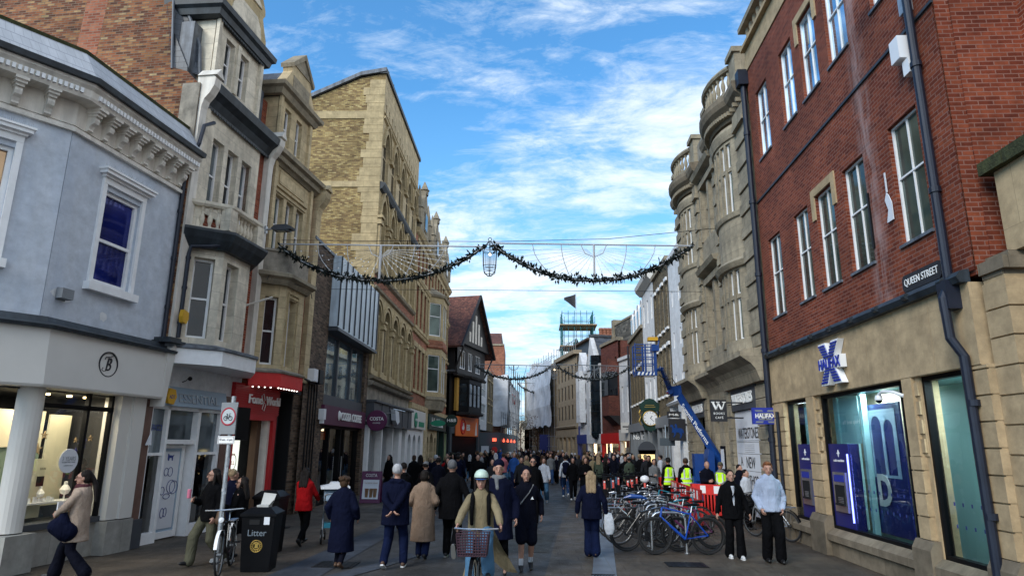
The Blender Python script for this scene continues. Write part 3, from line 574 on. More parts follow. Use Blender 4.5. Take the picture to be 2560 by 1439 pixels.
# side pilasters with scrolled heads
def pilaster(s0,s1,z0,z1,mat,cap):
    q=MB(FB); q.box(s0,s1,0,.16,z0,z1-1.1); q.prof([(0,z1-1.1),(.16,z1-1.1),(.17,z1-.8),(.22,z1-.6),(.34,z1-.45),(.44,z1-.25),(.46,z1-.05),(.40,z1),(0,z1)],s0,s1); q.prism([(s0-.04,z1),(s1+.04,z1),((s0+s1)/2,z1+.22)],0,.50); obj('pilaster',q,mat,B2 if cap==2 else B3)
pilaster(.02,.26,4.2,10.6,'cream_paint',2); pilaster(3.28,3.52,4.0,10.6,'cream_paint',2)
q=MB(FB); q.sweep([(0,10.0),(.12,10.0),(.24,10.2),(.40,10.32),(.44,10.5),(.4,10.56),(0,10.6)],[(.3,0),(3.3,0)]); obj('gutter',q,'black_lead',B2)
def scallop(fr,a0,a1,o,z,par,n,drop=.1,path_=None):
    q=MB(fr); st=(a1-a0)/n
    for i in range(n):
        a=a0+st*i; q.prism([(a,z)]+[(a+st*(.5-.5*math.cos(math.pi*t/5)),z-drop*math.sin(math.pi*t/5)) for t in range(1,5)]+[(a+st,z)],o,o+.012)
    obj('lead_flashing',q,'black_lead',par)
scallop(FB,.3,3.3,.13,10.02,B2,26)
# dormer
q=MB(FB); q.wall(.42,2.50,10.55,12.45,[(.85,1.25,10.95,12.2),(1.55,1.95,10.95,12.2)],.05,.3); q.wall(.42,2.5,10.55,12.45,[],-1.9,.01); q.box(.42,.52,-1.9,-.0,10.55,12.45).box(2.4,2.5,-1.9,-.0,10.55,12.45)
q.box(.38,.50,.05,.14,10.55,12.45).box(2.42,2.54,.05,.14,10.55,12.45).box(1.33,1.47,.05,.10,10.9,12.3); obj('dormer',q,'cream_stone',B2)
for a in (.85,1.55): window(B2,FB,a,a+.40,10.95,12.2,-.08,'white_paint','dark_glass',1,1,.05,.06)
q=MB(FB); q.sweep([(0,12.42),(.16,12.45),(.20,12.6),(.28,12.66),(.30,12.80),(0,12.85)],[(.28,-1.2),(.36,.05),(2.56,.05),(2.64,-1.2)]); obj('dormer_cornice',q,'black_lead',B2)
scallop(FB,.4,2.5,.16,12.45,B2,20,.08)
ped=[(.42,12.85),(2.5,12.85),(2.46,13.15),(2.30,13.45),(2.20,13.70),(2.30,13.86),(2.28,14.0),(1.96,14.5),(1.46,14.72),(.96,14.5),(.64,14.0),(.62,13.86),(.72,13.7),(.62,13.45),(.46,13.15)]
q=MB(FB); q.prism(ped,-.15,.16); obj('pediment',q,'golden_stone',B2)
q=MB(FB); q.prism([(.85,13.9),(2.07,13.9),(1.46,14.5)],.16,.20); q.prism([(.7,12.95),(2.2,12.95),(2.1,13.3),(1.9,13.55),(1.0,13.55),(.8,13.3)],.16,.185); obj('pediment_relief',q,'cream_stone',B2)
q=MB(FB); q.prism([(.42,12.85),(2.5,12.85),(2.3,13.5),(1.9,13.9),(1.0,13.9),(.6,13.5)],-1.9,-.15); q.box(.75,1.25,-.9,-.15,13.8,14.1); obj('dormer_roof',q,'copper_green',B2)
# mansard + main roof
q=MB(FB); q.prof([(-.35,10.6),(-.35,10.9),(-1.5,13.2),(-3.2,14.6),(-6,14.6),(-6,10.6)],.05,3.5); obj('roof',q,'slate',B2)
q=MB(FB); q.box(2.5,3.5,-.7,-.35,10.5,12.2).box(.1,.42,-.7,-.35,10.5,12.2); obj('lead_cheek',q,'lead',B2)
# party wall seen above the blue shop
q=MB(FB); q.face([(0,.10,4.0),(0,-9,4.0),(0,-9,13.3),(0,-8,14.2),(0,-1.4,14.2),(0,-.95,12.8),(0,-.75,10.9),(0,-.3,10.75),(0,.1,10.35)]); q.face([(-.0,.10,4.0),(-.0,.1,10.35),(.3,.1,10.35),(.3,.1,4.0)])
obj('party_wall',q,'old_brick',B2)
q=MB(FB); q.face([(-.004,-3.6,8.4),(-.004,-3.0,8.4),(-.004,-2.7,14.2),(-.004,-3.3,14.2)]); obj('brick_patch',q,'orange_brick',B2)
q=MB(FB); q.face([(-.005,-.72,10.85),(.34,-.22,10.85),(.30,-.30,11.55),(.02,-1.45,14.3),(-.005,-1.45,14.3)]); obj('slate_cheek',q,'slate',B2)
q=MB(FB); q.tube([(.34,-.20,10.85),(.31,-.28,11.6),(.04,-1.4,14.35)],.045,6); q.tube([(.0,-.72,10.85),(.0,-.95,12.8),(.0,-1.42,14.3)],.03,6); obj('verge',q,'lead',B2)
q=MB(FB); q.prism([(-.03,8.9),(.05,8.9),(.05,10.4),(-.03,10.4)],-.35,.1); obj('render_patch',q,'cement',B2)
# balcony (canted)
pb=[(.19,0),(.81,.72),(2.06,.72),(2.85,0)]
q=MB(FB); q.sweep([(-.05,7.42),(.10,7.42),(.14,7.47),(.14,7.54),(-.05,7.54)],pb); obj('balcony_rail',q,'cream_stone',B2)
q=MB(FB); q.sweep([(-.10,6.80),(.12,6.80),(.12,6.92),(-.1,6.92)],pb)
for (x,o) in pb[1:3]: q.slab([(x-.15,o-.12),(x+.15,o-.12),(x+.15,o+.12),(x-.15,o+.12)],6.9,7.44)
q.slab([(.18,-.05),(.42,-.05),(.42,.24),(.18,.05)],6.9,7.44).slab([(2.6,-.05),(2.85,-.05),(2.85,.05),(2.6,.26)],6.9,7.44); obj('balcony_piers',q,'cream_stone',B2)
bal=[(.035,0),(.05,.03),(.03,.07),(.055,.17),(.058,.24),(.03,.36),(.026,.40),(.045,.44),(.05,.50)]
def balusters(fr,a,b_,n,z,par,k=1,mat='cream_stone'):
    for i in range(n):
        t=(i+.5)/n; q=MB(fr); q.lathe([(r_*k,h*k) for r_,h in bal],(a[0]+(b_[0]-a[0])*t,a[1]+(b_[1]-a[1])*t,z),8); obj('baluster',q,mat,par)
balusters(FB,(.38,.20),(.72,.60),3,6.92,B2); balusters(FB,(.97,.70),(1.9,.70),6,6.92,B2); balusters(FB,(2.15,.6),(2.6,.2),3,6.92,B2)
# bay
q=MB(FB); q.sweep([(-.05,6.42),(.08,6.42),(.22,6.62),(.30,6.78),(.30,6.84),(-.05,6.84)],pb); q.slab([(.1,0),(.75,.85),(2.15,.85),(3.0,0)],6.84,6.87); obj('bay_cornice',q,'black_lead',B2)
bb=[(.27,0),(.86,.66),(2.03,.66),(2.6,0)]
def facet(par,fr,a,b_,z0,z1,wm,wmat,gl,wins,sf=.30):
    F,l=sub(fr,a,b_); q=MB(F); q.wall(0,l,z0,z1,[(x*l,y*l,c_,d_) for x,y,c_,d_ in wins],0,sf); obj('bay_wall',q,wm,par)
    for x,y,c_,d_ in wins: window(par,F,x*l,y*l,c_,d_,-.20,wmat,gl,1,1,.055,.06)
facet(B2,FB,bb[0],bb[1],4.18,6.45,'cream_stone','white_paint','dark_glass',[(.30,.80,4.35,6.22)])
facet(B2,FB,bb[1],bb[2],4.18,6.45,'cream_stone','white_paint','dark_glass',[(.14,.58,4.35,6.22)])
facet(B2,FB,bb[2],bb[3],4.18,6.45,'cream_stone','white_paint','green_glass',[(.25,.75,4.35,6.22)])
q=MB(FB); q.sweep([(-.3,3.72),(.22,3.72),(.22,4.05),(-.3,4.10)],[(.02,0),(.80,.78),(2.10,.78),(3.3,0)]); q.slab([(.0,-.1),(.0,0),(.78,.78),(2.1,.78),(3.3,0),(3.3,-.1)],3.74,3.9); obj('canopy',q,'white_paint',B2)
q=MB(FB); q.sweep([(-.3,4.10),(.27,4.06),(.27,4.12),(-.02,4.2),(-.3,4.2)],[(.02,0),(.80,.78),(2.10,.78),(3.3,0)]); obj('canopy_flashing',q,'lead',B2)
# shopfront "ESSENTIAL"
q=MB(FB); q.box(0,3.5,-.45,-.10,3.20,3.75); obj('lintel',q,'white_render',B2)
q=MB(FB); q.prof([(-.1,2.84),(.10,2.84),(.02,3.26),(-.1,3.26)],-.03,2.62); obj('sign_board',q,'pale_blue',B2)
q=MB(FB); q.text('ESSENTIAL',1.55,.20,lambda p:(.70+p[0],.075+p[1]-p[2]*.19,2.93+p[2]),.03,bold=.006); obj('sign_lettering',q,'lettering_grey',B2)
q=MB(FB); q.prism([(.18,3.02),(.24,2.88),(.42,2.86),(.50,3.02),(.44,3.18),(.26,3.20)],.06,.16); a=obj('alarm_box',q,'yellow_plastic',B2)
q=MB(FB); q.text('ADT',.18,.08,lambda p:(.25+p[0],.16+p[1],2.98+p[2]),.004); t=obj('lettering',q,'ink_blue',a)
q=MB(FB); q.box(-.33,-.12,-.3,.08,.55,3.0).box(2.62,2.98,-.3,.02,0,3.2); obj('granite_pier',q,'brown_stone',B2)
q=MB(FB); q.box(-.35,-.06,-.3,.14,0,.55); obj('pier_base',q,'dark_grey',B2)
q=MB(FB); q.box(-.10,-.03,-.2,.03,0,2.85).box(.50,.58,-.3,.0,0,2.85).box(1.62,1.72,-.3,.0,0,2.85).box(2.52,2.6,-.3,0,0,2.85).box(-.05,2.6,-.2,.0,2.76,2.84).box(.58,1.62,-.3,-.02,2.02,2.12).box(-.05,.5,-.2,.0,.0,.22).box(1.72,2.52,-.2,0,0,.25).box(-.05,.5,-.15,-.02,1.78,1.84).box(1.72,2.52,-.15,-.02,1.78,1.84); obj('shop_window_frame',q,'white_paint',B2)
q=MB(FB); q.face([(-.05,-.1,.2),(.5,-.1,.2),(.5,-.1,1.8),(-.05,-.1,1.8)]); q.face([(1.72,-.1,.2),(2.52,-.1,.2),(2.52,-.1,1.8),(1.72,-.1,1.8)]); obj('shop_window',q,'clear_glass',B2)
q=MB(FB); q.face([(-.05,-.09,1.84),(.5,-.09,1.84),(.5,-.09,2.76),(-.05,-.09,2.76)]).face([(.58,-.15,2.12),(1.62,-.15,2.12),(1.62,-.15,2.76),(.58,-.15,2.76)]).face([(1.72,-.09,1.84),(2.52,-.09,1.84),(2.52,-.09,2.76),(1.72,-.09,2.76)]); obj('fanlight',q,'grey_glass',B2)
q=MB(FB); q.box(.64,1.56,-.28,-.2,.02,.16).box(.64,.74,-.28,-.2,.16,2.0).box(1.46,1.56,-.28,-.2,.16,2.0).box(.74,1.46,-.28,-.2,1.93,2.0); d=obj('door',q,'white_paint',B2)
q=MB(FB); q.box(.74,1.46,-.26,-.22,.16,1.93); p_=obj('door_poster',q,'pale_blue',d)
q=MB(FB); q.box(.80,1.40,-.22,-.212,.22,1.86); obj('door_poster',q,'poster_white',d)
q=MB(FB)
def ring(m_,c,o,r1,r2,t=.012,n=22,ex=1):
    pts=[(c[0]+r1*math.cos(2*math.pi*i/n),o,c[1]+r1*ex*math.sin(2*math.pi*i/n)) for i in range(n)]; m_.tube(pts,r2,5,closed=True)
for c_,r_,e in (((.98,1.42),.07,1.2),((1.12,1.42),.08,1.2),((.92,1.02),.07,1.2),((1.20,1.10),.14,1),((1.30,1.08),.14,1),((1.08,.90),.11,.5),((1.0,.55),.06,1.7),((1.10,.56),.05,1.9)): ring(q,c_,-.205,r_,.006,ex=e)
q.prism([(.98,1.70),(.98,1.80),(1.0,1.82),(1.02,1.78),(1.14,1.77),(1.2,1.79),(1.16,1.74),(1.16,1.66),(1.13,1.66),(1.12,1.72),(1.04,1.72),(1.03,1.66),(1.0,1.66)],-.212,-.205); obj('poster_print',q,'ink_blue',d)
q=MB(FB); q.box(-.1,2.6,-2.2,-2.1,0,3.1).box(-.1,-.05,-2.1,-.15,0,3.1).box(2.56,2.6,-2.1,-.15,0,3.1).box(-.1,2.6,-2.1,-.2,3.0,3.1); obj('shop_interior',q,'interior_dark',B2)
q=MB(FB); q.box(.0,.42,-.7,-.3,.22,1.0).box(1.8,2.4,-.7,-.3,.25,.8).box(1.85,2.35,-.6,-.5,.9,1.7); obj('display_stand',q,'poster_white',B2)
q=MB(FB); q.text('COVENT',.5,.13,lambda p:(.46-p[0],-.08+p[1],2.3+p[2]),.003); obj('glass_lettering',q,'ink_blue',B2)
q=MB(FB); q.prism([(-.30,2.0),(-.12,2.0),(-.16,2.30)],.14,.15); one('paper_notice',q,'poster_white','small white triangular paper stuck on the brown pier beside the pale blue shop','notice')
q=MB(FB); q.ball((.75,.25,3.45),.05); q.tube([(.75,.2,3.45),(.9,.05,3.42),(1.0,-.1,3.4)],.012,6); one('security_camera',q,'black_metal','small black dome camera on a bent arm under the white canopy','camera')
# black downpipe between blue and stone buildings
q=MB(FA); q.tube([(-.07,.06,8.3),(-.07,.06,4.25)],.045,10); q.tube([(-.07,.10,8.3),(-.05,.3,8.8),(.05,.3,9.3),(.4,.3,9.55)],.045,8)
for z in (4.9,6.0,7.1): q.tube([(-.07,.06,z),(-.07,.06,z+.07)],.058,10)
one('drainpipe',q,'iron_pipe','black drainpipe between the pale blue wall and the cream stone pilaster','drainpipe')
q=MB(FB); q.tube([(.7,.72,6.55),(.45,.55,6.45),(.24,.22,6.40),(.22,.2,6.2),(.22,.2,4.3)],.045,8)
for z in (4.6,5.4,6.1): q.tube([(.22,.2,z),(.22,.2,z+.06)],.058,8)
one('drainpipe',q,'iron_pipe','black drainpipe bending round the first floor bay of the cream stone house','drainpipe')
q=MB(FB); q.prism([(.06,4.75),(.10,4.62),(.22,4.60),(.28,4.72),(.26,4.86),(.10,4.90)],.26,.36); ab=one('alarm_box',q,'yellow_plastic','orange hexagonal burglar alarm box beside the drainpipe on the stone house','alarm box')
# street lamp head on white pilaster between B2 and B3
def wall_lamp(fr,s,o,z,label,k=1):
    A=fr((s,o,z)); t=local_thing('street_lamp',label,'street lamp',tuple(A)); F=Frame((0,0),(fr.d.x,fr.d.y),fr.side)
    q=MB(F); q.tube([(0,0,0),(0,.25*k,.03)],.03,8); q.box(-.05,.05,-.02,.03,-.1,.1); obj('bracket',q,'galv',t)
    q=MB(F); q.prof([(.2*k,.0),(.3*k,.10),(.65*k,.11),(.82*k,.03),(.8*k,-.03),(.55*k,-.06),(.25*k,-.04)],-.12*k,.12*k); obj('lamp_head',q,'dark_grey',t)
    q=MB(F); q.box(-.09*k,.09*k,.38*k,.72*k,-.07,-.05); obj('lamp_glass',q,'grey_glass',t); return t
wall_lamp(FB,3.40,.2,7.85,'dark grey street lamp head on a bracket fixed to the white pilaster')
# ================= LEFT 3: ochre stone twin house over the red phone shop =================
B3=thing('stone_townhouse','ochre stone townhouse with blank cement balcony and stained bay over a red phone shop','building',tuple(FB((5.2,0,0))))
q=MB(FB); q.wall(3.55,6.95,3.6,10.2,[(3.85,6.0,7.5,9.45),(3.6,6.3,4.1,6.4)],0,.3,back=-.5); obj('wall',q,'red_brick',B3)
q=MB(FB); q.wall(3.72,6.25,7.3,10.1,[(4.02,4.5,7.5,9.2),(4.68,5.16,7.5,9.2),(5.34,5.82,7.5,9.2)],.06,.36); q.box(3.95,5.9,.06,.10,9.25,9.31).box(3.9,5.95,.06,.12,9.4,9.46).box(4.1,5.75,.06,.09,9.55,9.95); q.box(3.72,3.86,.06,.14,7.3,10.1).box(6.1,6.25,.06,.14,7.3,10.1); obj('window_surround',q,'ochre_stone',B3)
for a in (4.02,4.68,5.34): window(B3,FB,a,a+.48,7.5,9.2,-.09,'white_paint','green_glass' if a!=4.68 else 'dark_glass',1,1,.05,.06)
q=MB(FB); q.sweep([(0,10.02),(.10,10.05),(.22,10.2),(.24,10.3),(.36,10.34),(.38,10.46),(0,10.5)],[(3.55,0),(6.6,0)]); q2=None
for s in along(FB,3.6,6.5,.09): q.box(s-.025,s+.025,.2,.26,10.13,10.19)
obj('cornice',q,'grey_stone',B3)
pilaster(6.55,6.9,3.9,10.3,'ochre_stone',3)
q=MB(FB); q.wall(3.75,5.75,10.5,12.2,[(4.1,4.5,10.8,12.0),(4.85,5.25,10.8,12.0)],.05,.3); q.box(3.75,3.85,-1.7,0,10.5,12.2).box(5.65,5.75,-1.7,0,10.5,12.2).box(3.70,3.84,.05,.13,10.5,12.2).box(5.66,5.8,.05,.13,10.5,12.2); obj('dormer',q,'ochre_stone',B3)
for a in (4.1,4.85): window(B3,FB,a,a+.40,10.8,12.0,-.07,'white_paint','dark_glass',1,1,.05,.06)
q=MB(FB); q.sweep([(0,12.18),(.12,12.2),(.2,12.35),(.3,12.4),(.32,12.52),(0,12.55)],[(3.62,-1.2),(3.68,.05),(5.82,.05),(5.88,-1.2)]); obj('dormer_cornice',q,'grey_stone',B3)
q=MB(FB); q.prism([(3.75,12.5),(5.75,12.5),(5.70,12.8),(5.52,13.05),(5.40,13.25),(5.46,13.4),(5.46,13.5),(4.75,14.15),(4.05,13.5),(4.05,13.4),(4.1,13.25),(3.98,13.05),(3.8,12.8)],-.15,.16); obj('pediment',q,'ochre_stone',B3)
q=MB(FB); q.prism([(4.2,13.5),(5.3,13.5),(4.75,14.0)],.16,.19); q.box(4.2,5.3,.16,.18,12.65,13.15); q.prism([(4.0,13.48),(4.04,13.36),(4.75,14.0),(5.46,13.36),(5.5,13.48),(4.75,14.2)],-.2,.24); obj('pediment_relief',q,'grey_stone',B3)
q=MB(FB); q.prof([(-.35,10.5),(-.35,10.8),(-1.5,13.0),(-3.2,14.2),(-6,14.2),(-6,10.5)],3.5,6.9); q.prism([(3.75,12.5),(5.75,12.5),(5.4,13.2),(4.75,13.6),(4.1,13.2)],-1.8,-.15); obj('roof',q,'slate',B3)
q=MB(FB); q.box(5.75,6.8,-.7,-.35,10.4,11.2).box(3.5,3.75,-.7,-.35,10.4,12.0); obj('lead_cheek',q,'red_brick',B3)
pb=[(3.5,0),(4.03,.62),(5.35,.62),(5.95,0)]
q=MB(FB); q.sweep([(-.3,6.75),(0,6.75),(0,7.32),(.05,7.34),(.05,7.40),(-.3,7.40)],pb); q.slab([(3.55,0),(4.05,.6),(5.35,.6),(5.9,0)],6.6,6.8); obj('balcony_parapet',q,'cement',B3)
q=MB(FB); q.sweep([(-.05,6.38),(.06,6.38),(.14,6.52),(.26,6.58),(.26,6.68),(.1,6.75),(-.05,6.75)],pb); q.slab([(3.5,0),(4.0,.65),(5.4,.65),(6.0,0)],6.7,6.74)
obj('bay_cornice',q,'grey_stone',B3)
bb=[(3.62,0),(4.14,.60),(5.28,.60),(5.85,0)]
facet(B3,FB,bb[0],bb[1],4.02,6.4,'ochre_stone','white_paint','dark_glass',[(.3,.75,4.15,6.05)])
facet(B3,FB,bb[1],bb[2],4.02,6.4,'ochre_stone','white_paint','black_glass',[(.16,.58,4.15,6.05)])
facet(B3,FB,bb[2],bb[3],4.02,6.4,'ochre_stone','white_paint','green_glass',[(.25,.72,4.15,6.05)])
q=MB(FB)
for a,b_ in ((bb[1],bb[2]),): 
    F,l=sub(FB,a,b_); q_=MB(F)
    for x0,x1 in ((.12,.62),):
        q_.box(x0*l,x1*l,.0,.03,6.09,6.16).box(x0*l-.02,x1*l+.02,0,.05,6.2,6.25).box(x0*l-.04,x0*l,0,.04,4.1,6.2).box(x1*l,x1*l+.04,0,.04,4.1,6.2)
    obj('architrave',q_,'golden_stone',B3)
q=MB(FB); q.sweep([(-.4,3.98),(.16,3.92),(.18,3.97),(0,4.05),(-.4,4.05)],[(3.58,0),(4.09,.59),(5.33,.59),(6.05,0)]); obj('canopy_flashing',q,'cement',B3)
q=MB(FB); q.sweep([(-.4,3.55),(.12,3.55),(.12,3.92),(-.4,3.95)],[(3.58,0),(4.09,.59),(5.33,.59),(6.05,0)]); q.slab([(3.58,0),(4.09,.6),(5.33,.6),(6.05,0)],3.57,3.7); obj('canopy',q,'bright_red',B3)
for i,(s,o) in enumerate([(3.75,.1),(3.85,.22),(3.95,.34),(4.05,.46)]+[(4.25+.16*k,.58-.0*k) for k in range(8)]):
    q=MB(FB); q.ball((s,o-.02,3.54),.022,6,4); obj('canopy_light',q,'white_lamp',B3)
q=MB(FB); q.box(3.05,5.45,-.1,.0,2.82,3.6)
for i in range(12): q.box(3.05,5.45,0,.02,2.86+.06*i,2.89+.06*i)
obj('sign_board',q,'shop_red',B3)
q=MB(FB); q.text('Fone',.72,.24,lambda p:(3.70+p[0],.03+p[1],3.10+p[2]),.03,bold=.012); q.text('World',.80,.24,lambda p:(4.62+p[0],.03+p[1],3.10+p[2]),.03,bold=.012); obj('sign_lettering',q,'lettering_white',B3)
q=MB(FB)
for c_,an in (((4.45,3.28),.5),((4.52,3.05),-.4)):
    ca,sa=math.cos(an),math.sin(an); pts=[(c_[0]+x*ca-z_*sa,.045,c_[1]+x*sa+z_*ca) for x,z_ in ((-.06,-.1),(.06,-.1),(.06,.1),(-.06,.1))]; q.tube(pts,.011,5,closed=True)
obj('sign_outline',q,'lettering_white',B3)
q=MB(FB); q.box(3.05,3.22,-.3,.0,.3,2.82).box(5.22,5.40,-.3,0,.0,2.82).box(3.05,5.4,-.3,0,2.68,2.82); obj('shop_surround',q,'shop_red',B3)
q=MB(FB); q.box(3.22,3.34,-.35,-.1,.1,2.68).box(5.12,5.22,-.35,-.1,.1,2.68); obj('shop_trim',q,'cream_paint',B3)
q=MB(FB); q.box(4.9,5.1,-.5,-.3,.1,2.68).box(3.4,3.5,-.5,-.3,.1,2.0); obj('door_frame',q,'wood_brown',B3)
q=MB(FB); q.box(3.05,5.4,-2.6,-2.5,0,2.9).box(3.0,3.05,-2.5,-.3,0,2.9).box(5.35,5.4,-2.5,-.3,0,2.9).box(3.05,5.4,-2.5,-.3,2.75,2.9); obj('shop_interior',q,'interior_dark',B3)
q=MB(FB); q.prism([(3.55,.6),(4.75,.6),(4.75,2.3),(4.4,2.22),(4.0,2.02),(3.55,1.98)],-.75,-.7); obj('light_panel',q,'lit_panel',B3)
q=MB(FB); q.prism([(3.55,1.99),(4.0,2.03),(4.4,2.23),(4.75,2.31),(4.75,2.45),(3.55,2.35)],-.75,-.7).box(3.2,4.0,-.45,-.4,.1,.62); obj('panel_top',q,'shop_red',B3)
q=MB(FB); q.text('SMARTPHONE',.75,.06,lambda p:(3.8+p[0],-.69+p[1],1.72+p[2]),.003); q.text('BUY',.28,.10,lambda p:(3.72+p[0],-.69+p[1],1.48+p[2]),.003); q.text('SELL',.34,.10,lambda p:(4.22+p[0],-.69+p[1],1.48+p[2]),.003); obj('panel_lettering',q,'shop_red',B3)
q=MB(FB); q.box(4.05,4.18,-.7,-.685,1.44,1.62); ring(q,(4.45,1.55),-.68,.16,.008,ex=1.3); q.text('&',.1,.1,lambda p:(4.3+p[0],-.69+p[1],1.3+p[2]),.003); q.box(4.0,4.35,-.6,-.55,.75,1.25); obj('panel_print',q,'ink',B3)
q=MB(FB)
for s in (3.75,4.05,4.35,4.65): q.tube([(s,-.45,.15),(s,-.45,1.2)],.008,5)
for z in (.3,.5,.7,.9,1.1): q.tube([(3.75,-.45,z),(4.65,-.45,z)],.008,5)
for z in (.32,.52,.72,.92):
    for s in (3.82,4.0,4.18,4.36): q.box(s,s+.1,-.5,-.46,z,z+.14)
obj('card_rack',q,'chrome_rack',B3)
q=MB(FB); q.box(3.2,5.2,-.3,.35,0,.12); obj('doorstep',q,'white_paint',B3)
# dark passage + flank
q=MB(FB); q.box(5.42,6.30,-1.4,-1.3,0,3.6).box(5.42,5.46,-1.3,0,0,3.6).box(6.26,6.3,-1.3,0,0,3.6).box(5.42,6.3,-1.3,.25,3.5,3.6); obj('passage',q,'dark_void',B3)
q=MB(FB); q.box(5.55,5.62,-.3,-.26,1.2,1.5); obj('door_plate',q,'steel',B3)
q=MB(FB); q.box(6.30,6.98,-.5,.02,0,3.9); obj('pier',q,'brown_brick',B3)
q=MB(FB); q.slab([(0.02,-.55),(6.9,-.55),(6.9,-7),(0.02,-7)],3.8,10.4).slab([(0.02,-2.7),(6.9,-2.7),(6.9,-7),(0.02,-7)],0,3.79); obj('rear_body',q,'old_brick',B3)
# chimneys / aerial on B2
for i in range(3):
    q=MB(FB); q.lathe([(.11,0),(.13,.05),(.11,.1),(.12,.45),(.15,.5),(.14,.58),(.0,.58)],(-.15+.42*i,-2.2,14.45),10); one('chimney_pot',q,'terracotta','terracotta chimney pot, %s in the row behind the stone dormer'%('nearest','middle','farthest')[i],'chimney pot','chimney pots behind the stone dormer')
q=MB(FB); q.tube([(1.2,-2.2,14.5),(1.2,-2.2,15.5)],.012,5); q.tube([(.9,-2.2,15.4),(1.5,-2.2,15.4)],.01,5)
for i in range(5): q.tube([(.92+.13*i,-2.35,15.4),(.92+.13*i,-2.05,15.4)],.006,4)
one('tv_aerial',q,'galv','thin metal television aerial behind the terracotta chimney pots','aerial')
# ================= LEFT 4: brown brick unit with zinc cladding over the coffee shop =================
B4=thing('coffee_shop_building','brown brick building with pale zinc cladding over tall windows and a maroon coffee shop sign','building',tuple(FL((3.5,0,0))))
q=MB(FL); q.wall(-.62,7.62,0,8.62,[(1.5,7.1,0,8.56)],0,.4); q.box(-.62,7.62,-.7,-.45,8.3,8.62); obj('wall',q,'brown_brick',B4)
q=MB(FL); q.box(-.6,7.6,-9,-.45,5.9,8.5).box(-.6,7.6,-9,-3.2,0,5.8).box(-.6,1.45,-3.2,-.42,0,5.8).box(7.15,7.6,-3.2,-.42,0,5.8); obj('rear_body',q,'brown_brick',B4)
q=MB(FL); q.box(-.66,7.66,-.9,.04,8.62,8.72); obj('coping',q,'lead',B4)
q=MB(FL); q.prism([(1.5,6.08),(7.5,6.02),(7.5,8.66),(1.5,8.66)],-.4,.30); obj('cladding',q,'zinc',B4)
q=MB(FL)
for i in range(9): q.box(1.5+.745*i-.02,1.5+.745*i+.02,.30,.35,6.1,8.64)
q.box(1.45,7.55,-.4,.36,5.93,6.04); obj('cladding_seams',q,'dark_grey',B4)
q=MB(FL)
for s in (1.5,3.35,5.2,7.06): q.box(s-.06 if s>1.5 else s,s+.06,-.4,-.12,3.7,5.95)
q.box(1.5,7.1,-.4,-.05,3.36,3.74).box(1.5,7.1,-.4,-.12,5.85,5.95); obj('window_frame',q,'dark_grey',B4)
for i in range(3):
    a=1.56+1.85*i; q=MB(FL); q.face([(a,-.2,3.75),(a+1.75,-.2,3.75),(a+1.75,-.2,5.85),(a,-.2,5.85)]); obj('window',q,'sky_glass',B4)
q=MB(FL); q.box(1.32,7.1,-.2,.12,2.70,3.36); obj('sign_board',q,'maroon',B4)
q=MB(FL); q.text('COSTA COFFEE',3.0,.30,lambda p:(3.35+p[0],.13+p[1],2.90+p[2]),.03,bold=.015)
for k,r_ in ((0,.20),(1,.15)):
    q.tube([(3.12+.12*k+r_*math.cos(math.radians(a))*.55,.15,3.05+r_*math.sin(math.radians(a))) for a in range(115,250,15)],[.012,.03,.04,.04,.04,.04,.03,.02,.012],6)
obj('sign_lettering',q,'lettering_white',B4)
q=MB(FL)
for s in (1.55,3.0,4.5,5.0,7.0): q.box(s-.05,s+.05,-.35,-.15,0,2.7)
q.box(1.5,7.1,-.35,-.15,2.6,2.7).box(1.5,3.0,-.35,-.15,0,.3).box(5,7.1,-.35,-.15,0,.25); obj('shop_window_frame',q,'black_paint',B4)
q=MB(FL); q.face([(1.5,-.25,.3),(7.1,-.25,.3),(7.1,-.25,2.6),(1.5,-.25,2.6)]); obj('shop_window',q,'clear_glass',B4)
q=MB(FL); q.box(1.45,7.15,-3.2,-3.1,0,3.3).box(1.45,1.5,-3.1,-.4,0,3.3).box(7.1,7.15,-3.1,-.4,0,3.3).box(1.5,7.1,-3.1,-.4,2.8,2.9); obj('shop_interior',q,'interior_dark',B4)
q=MB(FL); q.box(1.7,2.8,-2.2,-1.9,.9,1.6).box(5.3,6.8,-1.2,-1.0,.2,1.0).box(1.7,2.7,-.8,-.75,1.0,1.1); obj('counter',q,'interior_cream',B4)
q=MB(FL); q.tube([(4.62,-.1,.7),(4.62,-.1,1.6)],.02,6); q.box(3.4,4.3,-1.5,-1.4,.2,2.2); obj('door_handle',q,'steel',B4)
for s in (2.2,4.2,6.0):
    q=MB(FL); q.lathe([(0,0),(.05,0),(.14,-.16),(.0,-.16)],(s,-1.3,2.65),10); obj('pendant_lamp',q,'shop_glow',B4)
q=MB(FL); q.box(1.62,2.9,-.28,-.27,2.2,2.5); obj('menu_board',q,'orange',B4)
